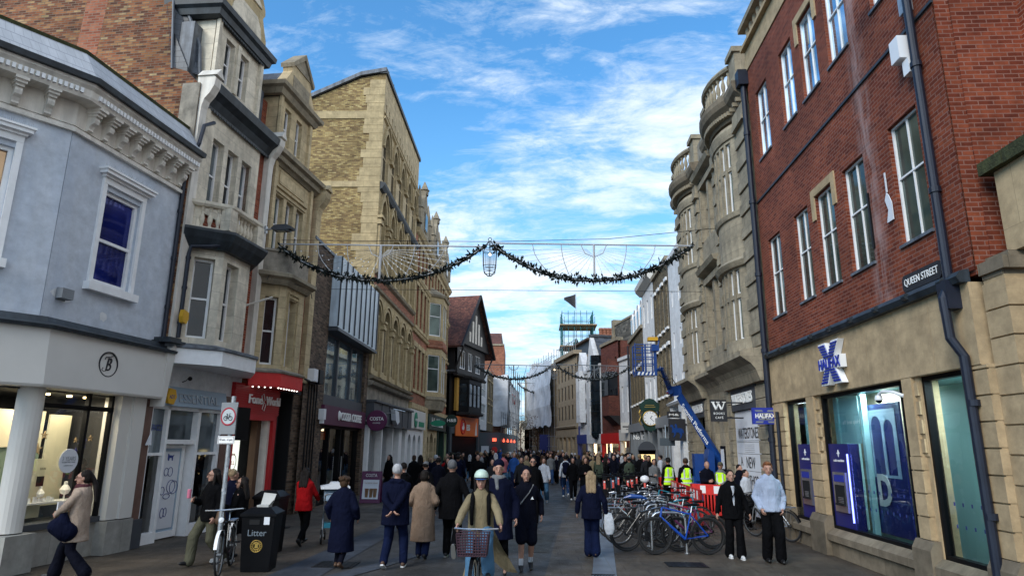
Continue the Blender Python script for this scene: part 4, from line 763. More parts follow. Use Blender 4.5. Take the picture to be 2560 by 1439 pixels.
# services on the flank pier
q=MB(FL)
for s in (-.25,.02,.30,.55):
    q.tube([(s,.06,.0),(s,.06,3.7+(.2 if s<.1 else 0)),(s-.15,.10,3.95),(-.9,.12,4.0)],.028,7)
one('service_pipes',q,'black_metal','bundle of thin black pipes running down the brown brick pier beside the dark passage','pipes')
q=MB(FL); q.box(-.42,-.02,.02,.24,3.98,4.38); q.box(-.40,-.04,.24,.25,4.0,4.36); one('meter_box',q,'white_plastic','white square meter box high on the brown brick pier','wall box')
q=MB(FL); q.box(.12,.50,.02,.26,3.95,4.40); one('ventilation_unit',q,'black_paint','black box next to the white meter box on the brown brick pier','wall box')
q=MB(FL); q.box(1.02,1.28,.02,.2,2.85,3.2).box(1.08,1.22,.05,.17,2.72,2.85); one('junction_box',q,'white_plastic','small white box at the left end of the maroon coffee sign','wall box')
q=MB(FL); q.box(1.75,1.78,-.13,-.12,1.15,1.62); one('paper_notice',q,'papyrus','pale yellow paper notice on the coffee shop window','notice')
# round hanging sign
A=FL((7.45,0,0)); t=local_thing('hanging_sign','round maroon hanging coffee shop sign with white lettering on a short arm','sign',(A.x,A.y,3.05))
q=MB(); q.lathe([(0,-.05),(.42,-.05),(.44,-.03),(.44,.03),(.42,.05),(0,.05)],(.55,0,0),36,'y'); obj('sign_disc',q,'purple_sign',t)
q=MB(); q.text('COSTA',.60,.15,lambda p:(.25+p[0],-.055-p[1],.0+p[2]),.01,bold=.02); q.text('COFFEE',.32,.05,lambda p:(.39+p[0],-.055-p[1],-.13+p[2]),.01); obj('lettering',q,'lettering_white',t)
q=MB(); q.box(0,.12,-.02,.02,-.03,.03).box(-.02,.03,-.06,.06,-.15,.15); obj('bracket',q,'steel',t)
# ================= LEFT 5: tall golden stone Gothic block =================
B5=thing('gothic_warehouse','tall golden stone block with pointed arcades and a yellow brick gable wall above the street','building',tuple(FL((12.8,0,0))))
g0,g1=7.66,17.9
q=MB(FL); q.face([(g0,0,4.9),(g0,-14,4.9),(g0,-14,14.6),(g0,-3.9,18.25),(g0,-1.2,19.55),(g0,0,19.8)]); obj('gable_wall',q,'yellow_brick',B5)
q=MB(FL); z=5.0; rr=random.Random(2)
while z<19.3:
    h=rr.choice((.34,.42,.5)); l=rr.uniform(.30,.85)+(.25 if z>13.9 else .35)
    q.box(g0-.035,g0+.02,-l,.02,z,z+h-.015); z+=h
q.box(g0-.05,g0+.01,-9,.0,13.82,14.12).box(g0-.045,g0+.01,-4.2,0,17.35,17.75)
obj('quoins',q,'golden_stone',B5)
q=MB(FL); q.prism([(0,0),(0,0)],0,0) if False else None
cop=[(0.05,19.85),(-1.2,19.62),(-3.9,18.3),(-14,14.65)]
for i in range(3):
    a,b_=cop[i],cop[i+1]; q.face([(g0-.14,a[0],a[1]),(g0-.14,b_[0],b_[1]),(g0-.14,b_[0],b_[1]+.2),(g0-.14,a[0],a[1]+.2)]); q.face([(g0-.14,a[0],a[1]+.2),(g0-.14,b_[0],b_[1]+.2),(g0+.5,b_[0],b_[1]+.2),(g0+.5,a[0],a[1]+.2)]); q.face([(g0-.14,a[0],a[1]),(g0,a[0],a[1]),(g0,b_[0],b_[1]),(g0-.14,b_[0],b_[1])])
obj('gable_coping',q,'lead',B5)
q=MB(FL); q.prof([(0,19.9),(-1.2,19.7),(-3.9,18.4),(-14,14.7),(-14,4.5),(-.6,4.5),(-.6,19.5)],g0+.1,g1-.05); obj('roof',q,'slate',B5)
W_=g1-g0
# lower arcade z 5..9.4 (five round arches with shafts)
n=5; st=W_/n
q=MB(FL); q.archwall(g0,g1,5.0,9.0,[(g0+st*(i+.5),st*.33,5.35,7.75) for i in range(n)],.0,.35); obj('arcade_wall',q,'golden_stone',B5)
q=MB(FL)
for i in range(n):
    c=g0+st*(i+.5); q.arch_ring(c,st*.33,7.75,.14,0,.08); q.arch_ring(c,st*.33+.2,7.75,.08,0,.13)
obj('arch_moulding',q,'golden_stone',B5)
for i in range(n):
    c=g0+st*(i+.5); window(B5,FL,c-st*.33,c+st*.33,5.35,8.4,-.12,'ochre_stone','dark_glass',1,1,.10,.05,rail=7.7)
q=MB(FL)
for i in range(n+1):
    s=g0+st*i; s=min(max(s,g0+.15),g1-.15); q.box(s-.17,s+.17,0,.12,5.1,7.35).box(s-.24,s+.24,0,.22,7.35,7.5).box(s-.20,s+.20,0,.18,7.5,7.65).box(s-.26,s+.26,0,.25,7.65,7.75)
obj('column',q,'golden_stone',B5)
q=MB(FL); q.prof([(0,4.85),(.22,4.9),(.28,5.0),(.1,5.08),(0,5.08)],g0,g1).prof([(0,8.95),(.12,9.0),(.16,9.1),(0,9.12)],g0,g1).prof([(0,9.62),(.16,9.7),(.22,9.82),(.0,9.86)],g0,g1); obj('string_course',q,'grey_stone',B5)
q=MB(FL); q.wall(g0,g1,9.1,9.65,[],.02,.1); obj('brick_band',q,'orange_brick',B5)
# tall arcade
q=MB(FL); q.archwall(g0,g1,9.8,13.75,[(g0+st*(i+.5),st*.30,10.2,12.5) for i in range(n)],.0,.45,True); obj('arcade_wall',q,'golden_stone',B5)
q=MB(FL)
for i in range(n):
    c=g0+st*(i+.5); q.arch_ring(c,st*.30,12.5,.14,0,.10,True); q.arch_ring(c,st*.30+.2,12.5,.09,0,.16,True)
obj('arch_moulding',q,'golden_stone',B5)
for i in range(n):
    c=g0+st*(i+.5); window(B5,FL,c-st*.30,c+st*.30,10.2,13.2,-.16,'ochre_stone','dark_glass',1,2,.09,.05,rail=12.1)
q=MB(FL)
for i in range(n+1):
    s=g0+st*i; s=min(max(s,g0+.16),g1-.16); q.box(s-.14,s+.14,0,.14,9.86,12.0)
    q.box(s-.22,s+.22,0,.22,12.0,12.15).box(s-.18,s+.18,0,.18,12.15,12.3).box(s-.25,s+.25,0,.27,12.3,12.42)
obj('column',q,'golden_stone',B5)
q=MB(FL); q.prof([(0,13.72),(.12,13.78),(.24,13.95),(.28,14.05),(.05,14.12),(0,14.12)],g0,g1); obj('cornice',q,'black_lead',B5)
# upper arcade
q=MB(FL); q.archwall(g0,g1,14.1,17.4,[(g0+st*(i+.5),st*.30,14.4,16.0) for i in range(n)],.0,.3,True); q.wall(g0,g1,17.4,19.75,[(g0+.45+i*.72,g0+.62+i*.72,17.85,18.35) for i in range(13)],.0,.15); obj('upper_wall',q,'ochre_stone',B5)
q=MB(FL)
for i in range(n):
    c=g0+st*(i+.5); q.arch_ring(c,st*.30,16.0,.12,0,.08,True); q.arch_ring(c,st*.30+.2,16.0,.08,0,.13,True); q.box(c+st*.36,c+st*.64,0,.16,15.78,15.95)
q.prof([(0,17.35),(.10,17.4),(.12,17.5),(0,17.5)],g0,g1).prof([(0,17.65),(.08,17.68),(.08,17.75),(0,17.75)],g0,g1); obj('arch_moulding',q,'golden_stone',B5)
for i in range(n):
    c=g0+st*(i+.5); window(B5,FL,c-st*.30,c+st*.30,14.4,16.9,-.12,'ochre_stone','dark_glass',1,1,.09,.05,rail=15.8)
q=MB(FL); q.box(g0-.1,g1+.05,-.4,.10,19.75,19.95); obj('parapet',q,'black_lead',B5)
q=MB(FL); q.wall(g0,g1,3.95,4.9,[],.0,.3); q.prof([(0,4.55),(.22,4.62),(.3,4.75),(0,4.85)],g0,g1); obj('stone_fascia',q,'cement',B5)
# shopfront
q=MB(FL); q.box(g0,g1-.7,-.2,.35,2.88,3.90).box(g0-.05,g1-.6,-.2,.45,3.86,3.95); 
for s in (9.2,10.9,12.6,14.3,16.0): q.box(s-.03,s+.03,.35,.38,2.95,3.85)
obj('shop_sign_board',q,'dark_grey',B5)
q=MB(FL); q.box(g0+.02,g0+.3,-.1,.15,.0,3.0); q.box(10.6,10.8,-.3,.1,0,2.88).box(13.2,13.35,-.6,.1,0,2.88).box(14.8,15.6,-.6,.12,.0,2.88).box(16.7,17.2,-.3,.12,0,2.88); obj('shopfront_pillars',q,'white_paint',B5)
q=MB(FL); q.box(g0,g1,-.3,.05,0,.35).box(11.9,12.0,-.5,-.2,0,2.88).box(14.0,14.1,-.5,-.2,0,2.88); obj('stall_riser',q,'black_paint',B5)
q=MB(FL); q.face([(g0,-.2,.3),(g1,-.2,.3),(g1,-.2,2.9),(g0,-.2,2.9)]); obj('shop_window',q,'clear_glass',B5)
q=MB(FL); q.box(g0,g1,-2.2,-2.1,0,3.0).box(g0,g1,-2.1,-.2,2.9,3.0); obj('shop_interior',q,'interior_dark',B5)
q=MB(FL); q.box(8.4,10.2,-1.2,-1.1,.4,1.7); q.box(15.6,16.6,-1.2,-1.1,.4,2.3); obj('display_panel',q,'interior_cream',B5)
q=MB(FL); q.tube([(8.6,.05,3.35),(8.6,1.1,3.45)],.025,6); q.tube([(8.6,.15,3.0),(8.6,.5,3.32)],.02,6); q.tube([(11.5,.4,3.75),(13.9,.55,3.75)],.025,6)
ring(q,(8.6,3.55),.05,.12,.018); one('sign_bracket',q,'steel','pale metal sign bracket above the round maroon coffee sign','bracket')
q=MB(FL); q.prism([(11.0,3.7),(11.9,3.62),(12.2,3.15),(11.7,3.0),(11.2,3.2)],.40,.62); one('torn_banner',q,'poster_white','crumpled white sheet hanging from the dark shop fascia','banner')
for i,(s,y_) in enumerate(((g0+.4,0),(g0+1.6,0))):
    A=FL((s,0,20.0-.0)); k=local_thing('pigeon','dark pigeon on the parapet at the gable corner' if i==0 else 'second dark pigeon further along the sloping parapet edge','bird',(A.x,A.y,19.96))
    q=MB(); q.ball((0,0,.1),(.07,.14,.08)); q.ball((0,.13,.21),(.04,.05,.045)); q.tube([(0,-.1,.1),(0,-.26,.06)],[.05,.02],6); q.tube([(0,.17,.21),(0,.21,.20)],[.012,.003],4); q.tube([(.02,0,.04),(.02,.02,0)],.008,4); q.tube([(-.02,0,.04),(-.02,.02,0)],.008,4)
    obj('pigeon_body',q,'dark_grey',k)
# ================= LEFT 6: red brick and stone Gothic range =================
B6=thing('gothic_range','red brick and cream stone Gothic range with three steep gables, pinnacles and a canted oriel','building',tuple(FL((26,0,0))))
h0,h1=17.95,35.9
q=MB(FL); holes=[]
xs=[h0+.8+i*1.55 for i in range(11)]
for z0,z1 in ((5.4,8.0),(9.3,11.9),(12.6,14.6)):
    for x in xs:
        if not (24.2<x+.5<28.8 and z1<12): holes.append((x,x+1.0,z0,z1))
q.wall(h0,h1,4.2,15.2,holes,0,.3); obj('wall',q,'orange_brick',B6)
q=MB(FL); q.box(h0,h1,-9,-.35,4.2,15.0).box(h0,h1,-9,-2.3,0,4.2); obj('rear_body',q,'old_brick',B6)
q=MB(FL)
for (a,b_,z0,z1) in holes:
    q.box(a-.16,a,0,.06,z0-.1,z1+.1).box(b_,b_+.16,0,.06,z0-.1,z1+.1).box(a-.16,b_+.16,0,.07,z1,z1+.3).box(a-.2,b_+.2,0,.10,z0-.2,z0-.02)
q.prof([(0,8.75),(.12,8.8),(.18,8.95),(0,9.0)],h0,h1).prof([(0,12.1),(.12,12.15),(.2,12.32),(0,12.36)],h0,h1).prof([(0,15.0),(.14,15.1),(.26,15.35),(0,15.4)],h0,h1).prof([(0,4.1),(.2,4.2),(.2,4.5),(0,4.55)],h0,h1)
obj('stone_dressings',q,'golden_stone',B6)
for (a,b_,z0,z1) in holes: window(B6,FL,a,b_,z0,z1,-.14,'golden_stone','dark_glass',1,2,.08,.08,rail=z1-.75)
for k,(c,hh) in enumerate(((20.4,19.2),(26.2,19.4),(32.2,19.5))):
    q=MB(FL); hw=1.9; q.prism([(c-hw,15.2),(c+hw,15.2),(c+hw,16.0),(c+.35,18.3),(c+.35,18.6),(c-.35,18.6),(c-.35,18.3),(c-hw,16.0)],-.6,.15)
    q.box(c-.5,c+.5,.15,.2,15.8,17.1); obj('gable',q,'grey_stone',B6)
    for dx in (-hw,hw,0):
        q=MB(FL); zb=15.8 if dx else 18.4; q.lathe([(.28,0),(.28,1.0 if dx else .3),(.36,1.05 if dx else .35),(.26,1.15 if dx else .45),(.03,2.6 if dx else 1.0),(0,2.6 if dx else 1.0)],(c+dx,-.0,zb),8); obj('pinnacle',q,'grey_stone',B6)
    q=MB(FL); q.prism([(c-hw,15.4),(c+hw,15.4),(c,18.3)],-5,-.6); obj('dormer_roof',q,'slate',B6)
    q=MB(FL); q.box(c-.4,c-.04,.2,.23,15.9,17.0).box(c+.04,c+.4,.2,.23,15.9,17.0); obj('gable_window',q,'dark_glass',B6)
q=MB(FL); q.prof([(-.3,15.2),(-4.5,19),(-9,15.2)],h0,h1); obj('roof',q,'slate',B6)
# oriel
ob_=[(24.0,0),(24.9,.95),(27.3,.95),(28.2,0)]
for z0,z1 in ((5.3,8.6),(9.2,12.3)):
    for i in range(3):
        F,l=sub(FL,ob_[i],ob_[i+1]); q=MB(F); hs=[(.12*l,.88*l,z0+.3,z1-.45)] if i!=1 else [(.08*l,.46*l,z0+.3,z1-.45),(.54*l,.92*l,z0+.3,z1-.45)]
        q.wall(0,l,z0,z1,hs,0,.15); obj('oriel_wall',q,'golden_stone',B6)
        for hh in hs: window(B6,F,*hh,-.06,'white_paint','green_glass',1,1,.06,.05,rail=z1-1.4)
q=MB(FL); q.sweep([(-.3,8.6),(.06,8.6),(.12,8.7),(.05,8.8),(.05,9.2),(-.3,9.2)],ob_); obj('oriel_band',q,'orange_brick',B6)
q=MB(FL); q.sweep([(-.3,12.3),(.12,12.3),(.2,12.45),(.0,12.6),(-.9,13.2),(-1,12.3)],ob_); q.sweep([(-.3,4.3),(-.1,4.4),(.05,5.0),(.12,5.1),(.12,5.3),(-.3,5.3)],ob_); q.slab([(24.0,0),(24.9,.9),(27.3,.9),(28.2,0)],4.9,5.25); obj('oriel_mouldings',q,'grey_stone',B6)
# shops beneath: green-and-cream, dark green
q=MB(FL); q.box(17.2,22.9,-.2,.28,3.0,4.1); obj('sign_board',q,'sign_cream',B6)
q=MB(FL); q.lathe([(0,0),(.45,0),(.45,.05),(0,.05)],(18.9,.3,3.5),28,'y'); q.box(20.2,22.3,.28,.30,3.15,3.45); obj('sign_disc',q,'bright_green',B6)
q=MB(FL); q.text('SPECSAVERS',.72,.13,lambda p:(18.54+p[0],.36+p[1],3.44+p[2]),.01); obj('sign_lettering',q,'lettering_white',B6)
q=MB(FL); q.archwall(17.0,23.2,0,3.0,[(18.0,.55,.4,2.1),(19.7,.55,.4,2.1),(21.6,.55,.0,2.1)],.12,.3); obj('shopfront',q,'white_paint',B6)
q=MB(FL); q.box(23.2,24.4,-.3,.2,0,4.2); q.archwall(24.4,30.0,0,3.1,[(25.3,.6,0,2.0),(27.2,.9,.4,2.0),(29.1,.6,.4,2.0)],.1,.4)
obj('shopfront',q,'ochre_stone',B6)
q=MB(FL); q.box(24.5,34.0,-.2,.3,3.1,4.15).box(30.0,30.3,-.3,.2,0,3.1).box(33.5,34.0,-.3,.2,0,3.1).box(30.0,34,-.3,.1,0,.5); obj('sign_board',q,'dark_green',B6)
q=MB(FL); q.text('Holland & Barrett',6.2,.6,lambda p:(25.6+p[0],.31+p[1],3.35+p[2]),.02,bold=.02); obj('sign_lettering',q,'lettering_white',B6)
q=MB(FL); q.face([(17,-.25,0),(36,-.25,0),(36,-.25,3.1),(17,-.25,3.1)]); obj('shop_window',q,'dark_glass',B6)
A=FL((33.6,0,0)); t=local_thing('hanging_sign','dark green oval hanging sign with white H and B letters','sign',(A.x,A.y,4.0))
q=MB(); q.lathe([(0,-.04),(.5,-.04),(.5,.04),(0,.04)],(.8,0,0),24,'y'); q.box(0,.4,-.03,.03,-.03,.03); obj('sign_disc',q,'dark_green',t)
q=MB(); q.text('H&B',.75,.26,lambda p:(.43+p[0],-.045-p[1],-.1+p[2]),.01,bold=.02); obj('lettering',q,'lettering_white',t)
A=FL((24.6,0,0)); t=local_thing('hanging_sign','flat green oval hanging sign on a thin arm beyond the cream shop','sign',(A.x,A.y,3.5))
q=MB(); q.lathe([(0,-.04),(.5,-.04),(.5,.04),(0,.04)],(.9,0,0),24,'y'); 
for i,v_ in enumerate(q.v): q.v[i]=Vector((v_.x,v_.y,v_.z*.42))
q.box(0,.4,-.03,.03,-.02,.02); obj('sign_disc',q,'bright_green',t)
wall_lamp(FL,33.8,.2,8.1,'grey street lamp head on the red brick range beside the black timbered house')
# ================= LEFT 7: black timbered house =================
F7=Frame((-7.75,57.2),(.235,1),'L')
B7=thing('timbered_house','black timbered house with steep red tiled roof, jettied bay and mustard shutters','building',tuple(F7((4.2,0,0))))
q=MB(F7); q.wall(0,8.3,0,8.2,[(2.2,6.4,4.6,7.4)],0,.2); q.box(0,8.3,-8,-.25,3.2,8.2).box(0,8.3,-8,-2.4,0,3.2); obj('wall',q,'black_paint',B7)
q=MB(F7); q.wall(.3,8.2,8.2,11.2,[(.9,2.6,8.7,10.4),(3.2,4.6,8.7,10.4),(5.3,7.0,8.7,10.4)],.55,.2); q.box(.3,8.2,-6,.34,8.2,11.0); q.sweep([(-.2,8.0),(.12,8.0),(.2,8.2),(-.2,8.25)],[(0,.55),(8.3,.55)]); obj('jetty',q,'timber',B7)
for a,b_ in ((.9,2.6),(3.2,4.6),(5.3,7.0)): window(B7,F7,a,b_,8.7,10.4,.46,'white_paint','dark_glass',0,3,.08,.05)
q=MB(F7); q.wall(.3,8.2,3.4,4.5,[],.1,.2); 
bay=[(1.7,0),(2.4,1.0),(6.0,1.0),(6.7,0)]
for i in range(3):
    F,l=sub(F7,bay[i],bay[i+1]); w_=MB(F); hs=[(.12*l,.88*l,5.4,7.5)] if i!=1 else [(.04*l,.32*l,5.4,7.5),(.36*l,.64*l,5.4,7.5),(.68*l,.96*l,5.4,7.5)]
    w_.wall(0,l,4.85,8.0,hs,0,.12); obj('bay_wall',w_,'black_paint',B7)
    for hh in hs: window(B7,F,*hh,-.04,'black_paint','grey_glass' if i==1 else 'dark_glass',1,1,.05,.05,rail=6.6)
q.sweep([(-.3,7.9),(.2,7.9),(.3,8.1),(-.3,8.15)],bay).sweep([(-.3,4.6),(.15,4.7),(.2,4.9),(-.3,4.95)],bay); q.slab([(1.7,0),(2.4,1.0),(6.0,1.0),(6.7,0)],4.7,4.85); obj('mouldings',q,'timber',B7)
for a in (1.1,6.95):
    q=MB(F7); q.box(a,a+.55,.06,.30,5.0,7.9); obj('shutter',q,'mustard',B7)
q=MB(F7); q.prism([(-.2,10.9),(8.7,10.9),(4.25,15.9)],-6.0,.9); obj('gable',q,'timber',B7)
q=MB(F7)
for x in (2.6,3.4,4.25,5.1,5.9): q.box(x-.22,x+.22,.9,.93,11.3,12.2 if x in (2.6,5.9) else (13.3 if x!=4.25 else 14.0))
obj('plaster_panels',q,'cream_paint',B7)
q=MB(F7)
for (x0,x1) in ((-.6,4.25),(9.1,4.25)):
    q.face([(x0,1.3,10.5),(x0,-6.2,10.5),(x1,-6.2,16.0),(x1,1.3,16.0)]); q.face([(x0,1.3,10.35),(x1,1.3,15.85),(x1,1.3,16.0),(x0,1.3,10.5)]); q.face([(x0,1.3,10.35),(x0,-6.2,10.35),(x1,-6.2,15.85),(x1,1.3,15.85)])
obj('roof',q,'clay_tile',B7)
q=MB(F7); q.tube([(-.6,1.3,10.4),(4.25,1.3,15.9),(9.1,1.3,10.4)],.14,6); q.tube([(0,.5,8.5),(0,1.2,10.4)],.08,6); q.tube([(8.3,.5,8.5),(8.6,1.2,10.4)],.08,6); obj('bargeboard',q,'timber',B7)
q=MB(F7)
for s in (1.2,4.6): q.box(s,s+1.7,-5.2,-4.4,15.3,17.4)
obj('chimney',q,'cream_stone',B7)
q=MB(F7); q.box(.2,8.3,-.2,.15,3.05,4.0).box(.2,.6,-.2,.15,0,3.1).box(7.7,8.3,-.2,.15,0,3.1).box(.6,7.7,-.2,.1,0,.4); obj('shopfront',q,'hoarding_grey',B7)
q=MB(F7); q.box(1.2,7.3,.2,.3,2.85,4.55); sb=obj('sign_board',q,'orange',B7)
q=MB(F7); ring(q,(2.9,3.68),.32,.62,.06,ex=1.0); q.lathe([(0,0),(.44,0),(.44,.02),(0,.02)],(2.9,.30,3.68),20,'y'); obj('sign_emblem',q,'bright_red',B7)
q=MB(F7); q.prism([(2.6,3.5),(2.8,3.38),(3.1,3.4),(3.2,3.6),(3.1,3.8),(3.05,4.0),(2.9,3.98),(2.86,3.75),(2.7,3.7)],.33,.36); q.text('ES',.95,.55,lambda p:(3.85+p[0],.32+p[1],3.35+p[2]),.02,bold=.05); q.prism([(6.3,2.95),(6.9,2.95),(6.75,3.6),(6.7,4.2),(6.5,3.8)],.31,.33); obj('sign_lettering',q,'lettering_white',B7)
q=MB(F7); q.face([(.6,-.02,.4),(7.7,-.02,.4),(7.7,-.02,3.05),(.6,-.02,3.05)]); obj('shop_window',q,'clear_glass',B7)
q=MB(F7); q.box(.6,7.7,-2.4,-2.3,0,3.1); obj('shop_interior',q,'interior_green',B7)
q=MB(F7); q.box(1.1,2.2,-1.5,-1.4,1.2,2.6).box(3.4,3.9,-1,-.9,1.0,2.4); obj('lit_menu',q,'shop_glow',B7)
q=MB(F7); q.box(4.6,5.8,-1.2,-1.1,1.2,2.4); obj('lit_menu',q,'lit_panel',B7)
# ================= LEFT 8..: smaller far fronts =================
F8=Frame((-5.85,66.0),(.03,1),'L')
def simple_block(name,label,cat,fr,s0,s1,z1,mat,rows,cols,wz=1.5,ww=.8,depth=8,shop=True,glass='dark_glass',wmat='white_paint',roofmat='slate',base=3.6,pane=2,fascia='dark_grey',lit='shop_glow',parapet=True,sillm=None,sub_rows=None):
    t=thing(name,label,cat,tuple(fr(((s0+s1)/2,0,0)))); holes=[]
    zb=base+.5; fh=(z1-.6-zb)/rows; sw=(s1-s0)/cols
    for r_ in range(rows):
        for c in range(cols):
            cx_=s0+sw*(c+.5); z=zb+fh*r_+fh*.18; holes.append((cx_-ww/2,cx_+ww/2,z,z+min(wz,fh*.72)))
    q=MB(fr); q.wall(s0,s1,base,z1,holes,0,.15); q.box(s0,s1,-depth,-.2,base,z1-.02).box(s0,s1,-depth,-1.6,0,base); obj('wall',q,mat,t)
    for h_ in holes: window(t,fr,*h_,-.07,wmat,glass,1 if pane>1 else 0,pane if ww>.9 else 1,.06,.05)
    if sillm:
        q=MB(fr)
        for h_ in holes: q.box(h_[0]-.08,h_[1]+.08,0,.08,h_[3],h_[3]+.16).box(h_[0]-.08,h_[1]+.08,0,.1,h_[2]-.12,h_[2]-.01)
        obj('window_dressings',q,sillm,t)
    if parapet: q=MB(fr); q.box(s0,s1,-.4,.12,z1,z1+.22); obj('parapet',q,mat if mat in('white_render','tan_stone') else 'grey_stone',t)
    if shop:
        q=MB(fr); q.box(s0,s1,-.2,.15,base-.75,base).box(s0,s0+.25,-.2,.1,0,base-.7).box(s1-.25,s1,-.2,.1,0,base-.7).box(s0,s1,-.2,.06,0,.35); obj('shopfront',q,fascia,t)
        q=MB(fr); q.face([(s0,-.1,.3),(s1,-.1,.3),(s1,-.1,base-.7),(s0,-.1,base-.7)]); obj('shop_window',q,'clear_glass',t)
        q=MB(fr); q.box(s0+.3,s1-.3,-1.5,-1.4,.5,base-1.0); obj('display',q,'interior_dark',t)
        if lit:
            rr=random.Random(int(s0*7)+3)
            for i in range(3):
                x=s0+.5+(s1-s0-1)*rr.random(); q=MB(fr); q.box(x,x+.3,-1.0,-.95,1.0+rr.random(),2.4); obj('lit_display',q,lit,t)
    return t
simple_block('terraced_house','narrow white fronted building with strip windows beside the black timbered house','building',F8,0,6.5,9.6,'white_render',2,1,1.7,4.2,pane=4,glass='green_glass',shop=False)
simple_block('terraced_house','brown fronted building with tall grouped windows before the white sheeted scaffold','building',F8,6.6,13.5,10.0,'dun_brick',2,2,2.3,2.0,pane=3,glass='grey_glass',wmat='golden_stone',shop=False,sillm='golden_stone')
F9=Frame((-4.2,88),(0,1),'L')
t=simple_block('brick_block','broad red brick block with pale coping seen above the black timbered house','building',Frame((-4.6,84),(1,0),'R') if False else Frame((-8.6,84.),(.999,.03),'L'),-1.5,4.2,14.6,'orange_brick',1,1,.01,.01,shop=False,base=0)
A=(-8.0,86); q=MB(); q.box(-8.7,-7.3,86,87.4,8,17.6).box(-8.8,-7.2,85.9,87.5,17.1,17.4); q.tube([(-8.0,86.7,17.6),(-8.0,86.7,20)],.05,6)
one('chimney_stack',q,'golden_stone','tall buff stone chimney stack behind the red tiled gable','chimney')
q=MB(); q.face([(-8.0,84.5,14.8),(-4.9,84.5,14.8),(-5.1,90,17.2),(-8.0,90,17.2)]); q.face([(-4.9,84.5,14.8),(-4.9,95,14.8),(-5.1,90,17.2)]); one('tiled_roof',q,'clay_tile','dull red tiled roof above the broad brick block','roof')
# sheeted scaffold block on the left
def noisy_sheet(name,P0,P1,z0,z1,label,cat,off=.35,seed=1,mat='sheet_white',nx=26,nz=22,par=None):
    rr=random.Random(seed); d=Vector((P1[0]-P0[0],P1[1]-P0[1],0)); l=d.length; d.normalize(); n=Vector((d.y,-d.x,0)); q=MB()
    ph=[(rr.uniform(.5,2.6),rr.uniform(.4,2.2),rr.uniform(0,6.3),rr.uniform(.02,.07)) for _ in range(9)]
    def pt(i,j):
        s,z=l*i/nx,z0+(z1-z0)*j/nz; o=off+sum(a*math.sin(fx*s+fz*z+p0) for fx,fz,p0,a in ph)*.35-.04*abs(math.sin(s*math.pi/2.0))-.09*abs(math.sin(z*math.pi/2.0))
        if j in (0,nz): z+=.12*math.sin(s*2.3+seed)
        return Vector((P0[0],P0[1],0))+d*s+n*o+Vector((0,0,z))
    for i in range(nx):
        for j in range(nz): q.face([pt(i,j),pt(i+1,j),pt(i+1,j+1),pt(i,j+1)],None,True)
    if par: return obj(name,q,mat,par)
    return one(name,q,mat,label,cat)
def scaffold(q,P0,P1,z0,z1,dz=2.0,ds=2.0,depth=1.1,top=1.0,boards=None):
    d=Vector((P1[0]-P0[0],P1[1]-P0[1],0)); l=d.length; d.normalize(); n=Vector((d.y,-d.x,0)); P_=Vector((P0[0],P0[1],0)); k=max(1,round(l/ds))
    for i in range(k+1):
        for o in (0,depth):
            a=P_+d*(l*i/k)+n*o; q.tube([a+Vector((0,0,z0)),a+Vector((0,0,z1+top))],.035,5)
    z=z0+dz
    while z<=z1+.01:
        for o in (0,depth): q.tube([P_+n*o+Vector((0,0,z)),P_+d*l+n*o+Vector((0,0,z))],.03,5); q.tube([P_+n*o+Vector((0,0,z+1)),P_+d*l+n*o+Vector((0,0,z+1))],.025,4)
        if boards is not None:
            c=[P_+Vector((0,0,z)),P_+d*l+Vector((0,0,z)),P_+d*l+n*depth+Vector((0,0,z)),P_+n*depth+Vector((0,0,z))]; boards.face(c); boards.face([x+Vector((0,0,-.06)) for x in c[::-1]]); boards.face([c[3],c[2],c[2]+Vector((0,0,-.2)),c[3]+Vector((0,0,-.2))])
        z+=dz
S1=thing('sheeted_scaffold','scaffold wrapped in white sheeting projecting over the grey hoarding on the left','scaffold',(-4.6,84,0))
noisy_sheet('sheeting',(-5.75,80),(-3.75,80.3),4.4,10.4,'','',seed=3,par=S1); noisy_sheet('sheeting',(-3.75,80.3),(-2.9,92),4.2,9.2,'','',seed=5,par=S1)
q=MB(); q.face([(-5.75,80,10.3),(-3.75,80.3,10.3),(-2.9,92,9.2),(-5.0,92,9.2)]); q.box(-5.75,-3.8,80.3,92,4.4,8.8); obj('roof_sheet',q,'sheet_white',S1)
q=MB(); scaffold(q,(-3.9,70),(-2.75,89),0,4.5,2.0,1.9,.0); scaffold(q,(-3.6,80),(-2.7,92),0,9.0,2.0,2.2,.3,2.5); obj('scaffold_poles',q,'galv',S1)
q=MB(); q.box(-3.6,-3.55,82,82.6,0,0) if False else None
q=MB(); q.text('TRACS',3.2,1.2,lambda p:(-3.3+.083*p[0],83+p[0],7.2+p[2]),.02,bold=.04); obj('lettering',q,'bright_red',S1)
q=MB(); q.slab([(-5.9,65.8),(-3.75,66),(-2.72,89.5),(-5,90)],0,3.3); hb=one('site_hoarding',q,'hoarding_grey','dark grey site hoarding boxing in the pavement below the white sheeted scaffold','hoarding')
q=MB(); q.box(-5.6,-4.85,65.7,65.78,1.35,2.0); q.text('x',.01,.01,lambda p:(-5.2+p[0],65.69,1.5+p[2]),.002); one('site_notice',q,'poster_white','white rectangular site notice on the dark grey hoarding','notice')
q=MB(); q.lathe([(0,0),(.30,0),(.30,.03),(0,.03)],(-4.3,65.74,1.65),20,'y'); q.box(-4.52,-4.1,65.7,65.8,1.2,1.6); one('stop_notice',q,'bright_red','round red notice on the dark grey hoarding','notice')
q=MB(); q.box(-4.5,-4.12,65.6,65.7,2.45,2.75); one('site_light',q,'red_lamp','small red light above the round notice on the hoarding','lamp')
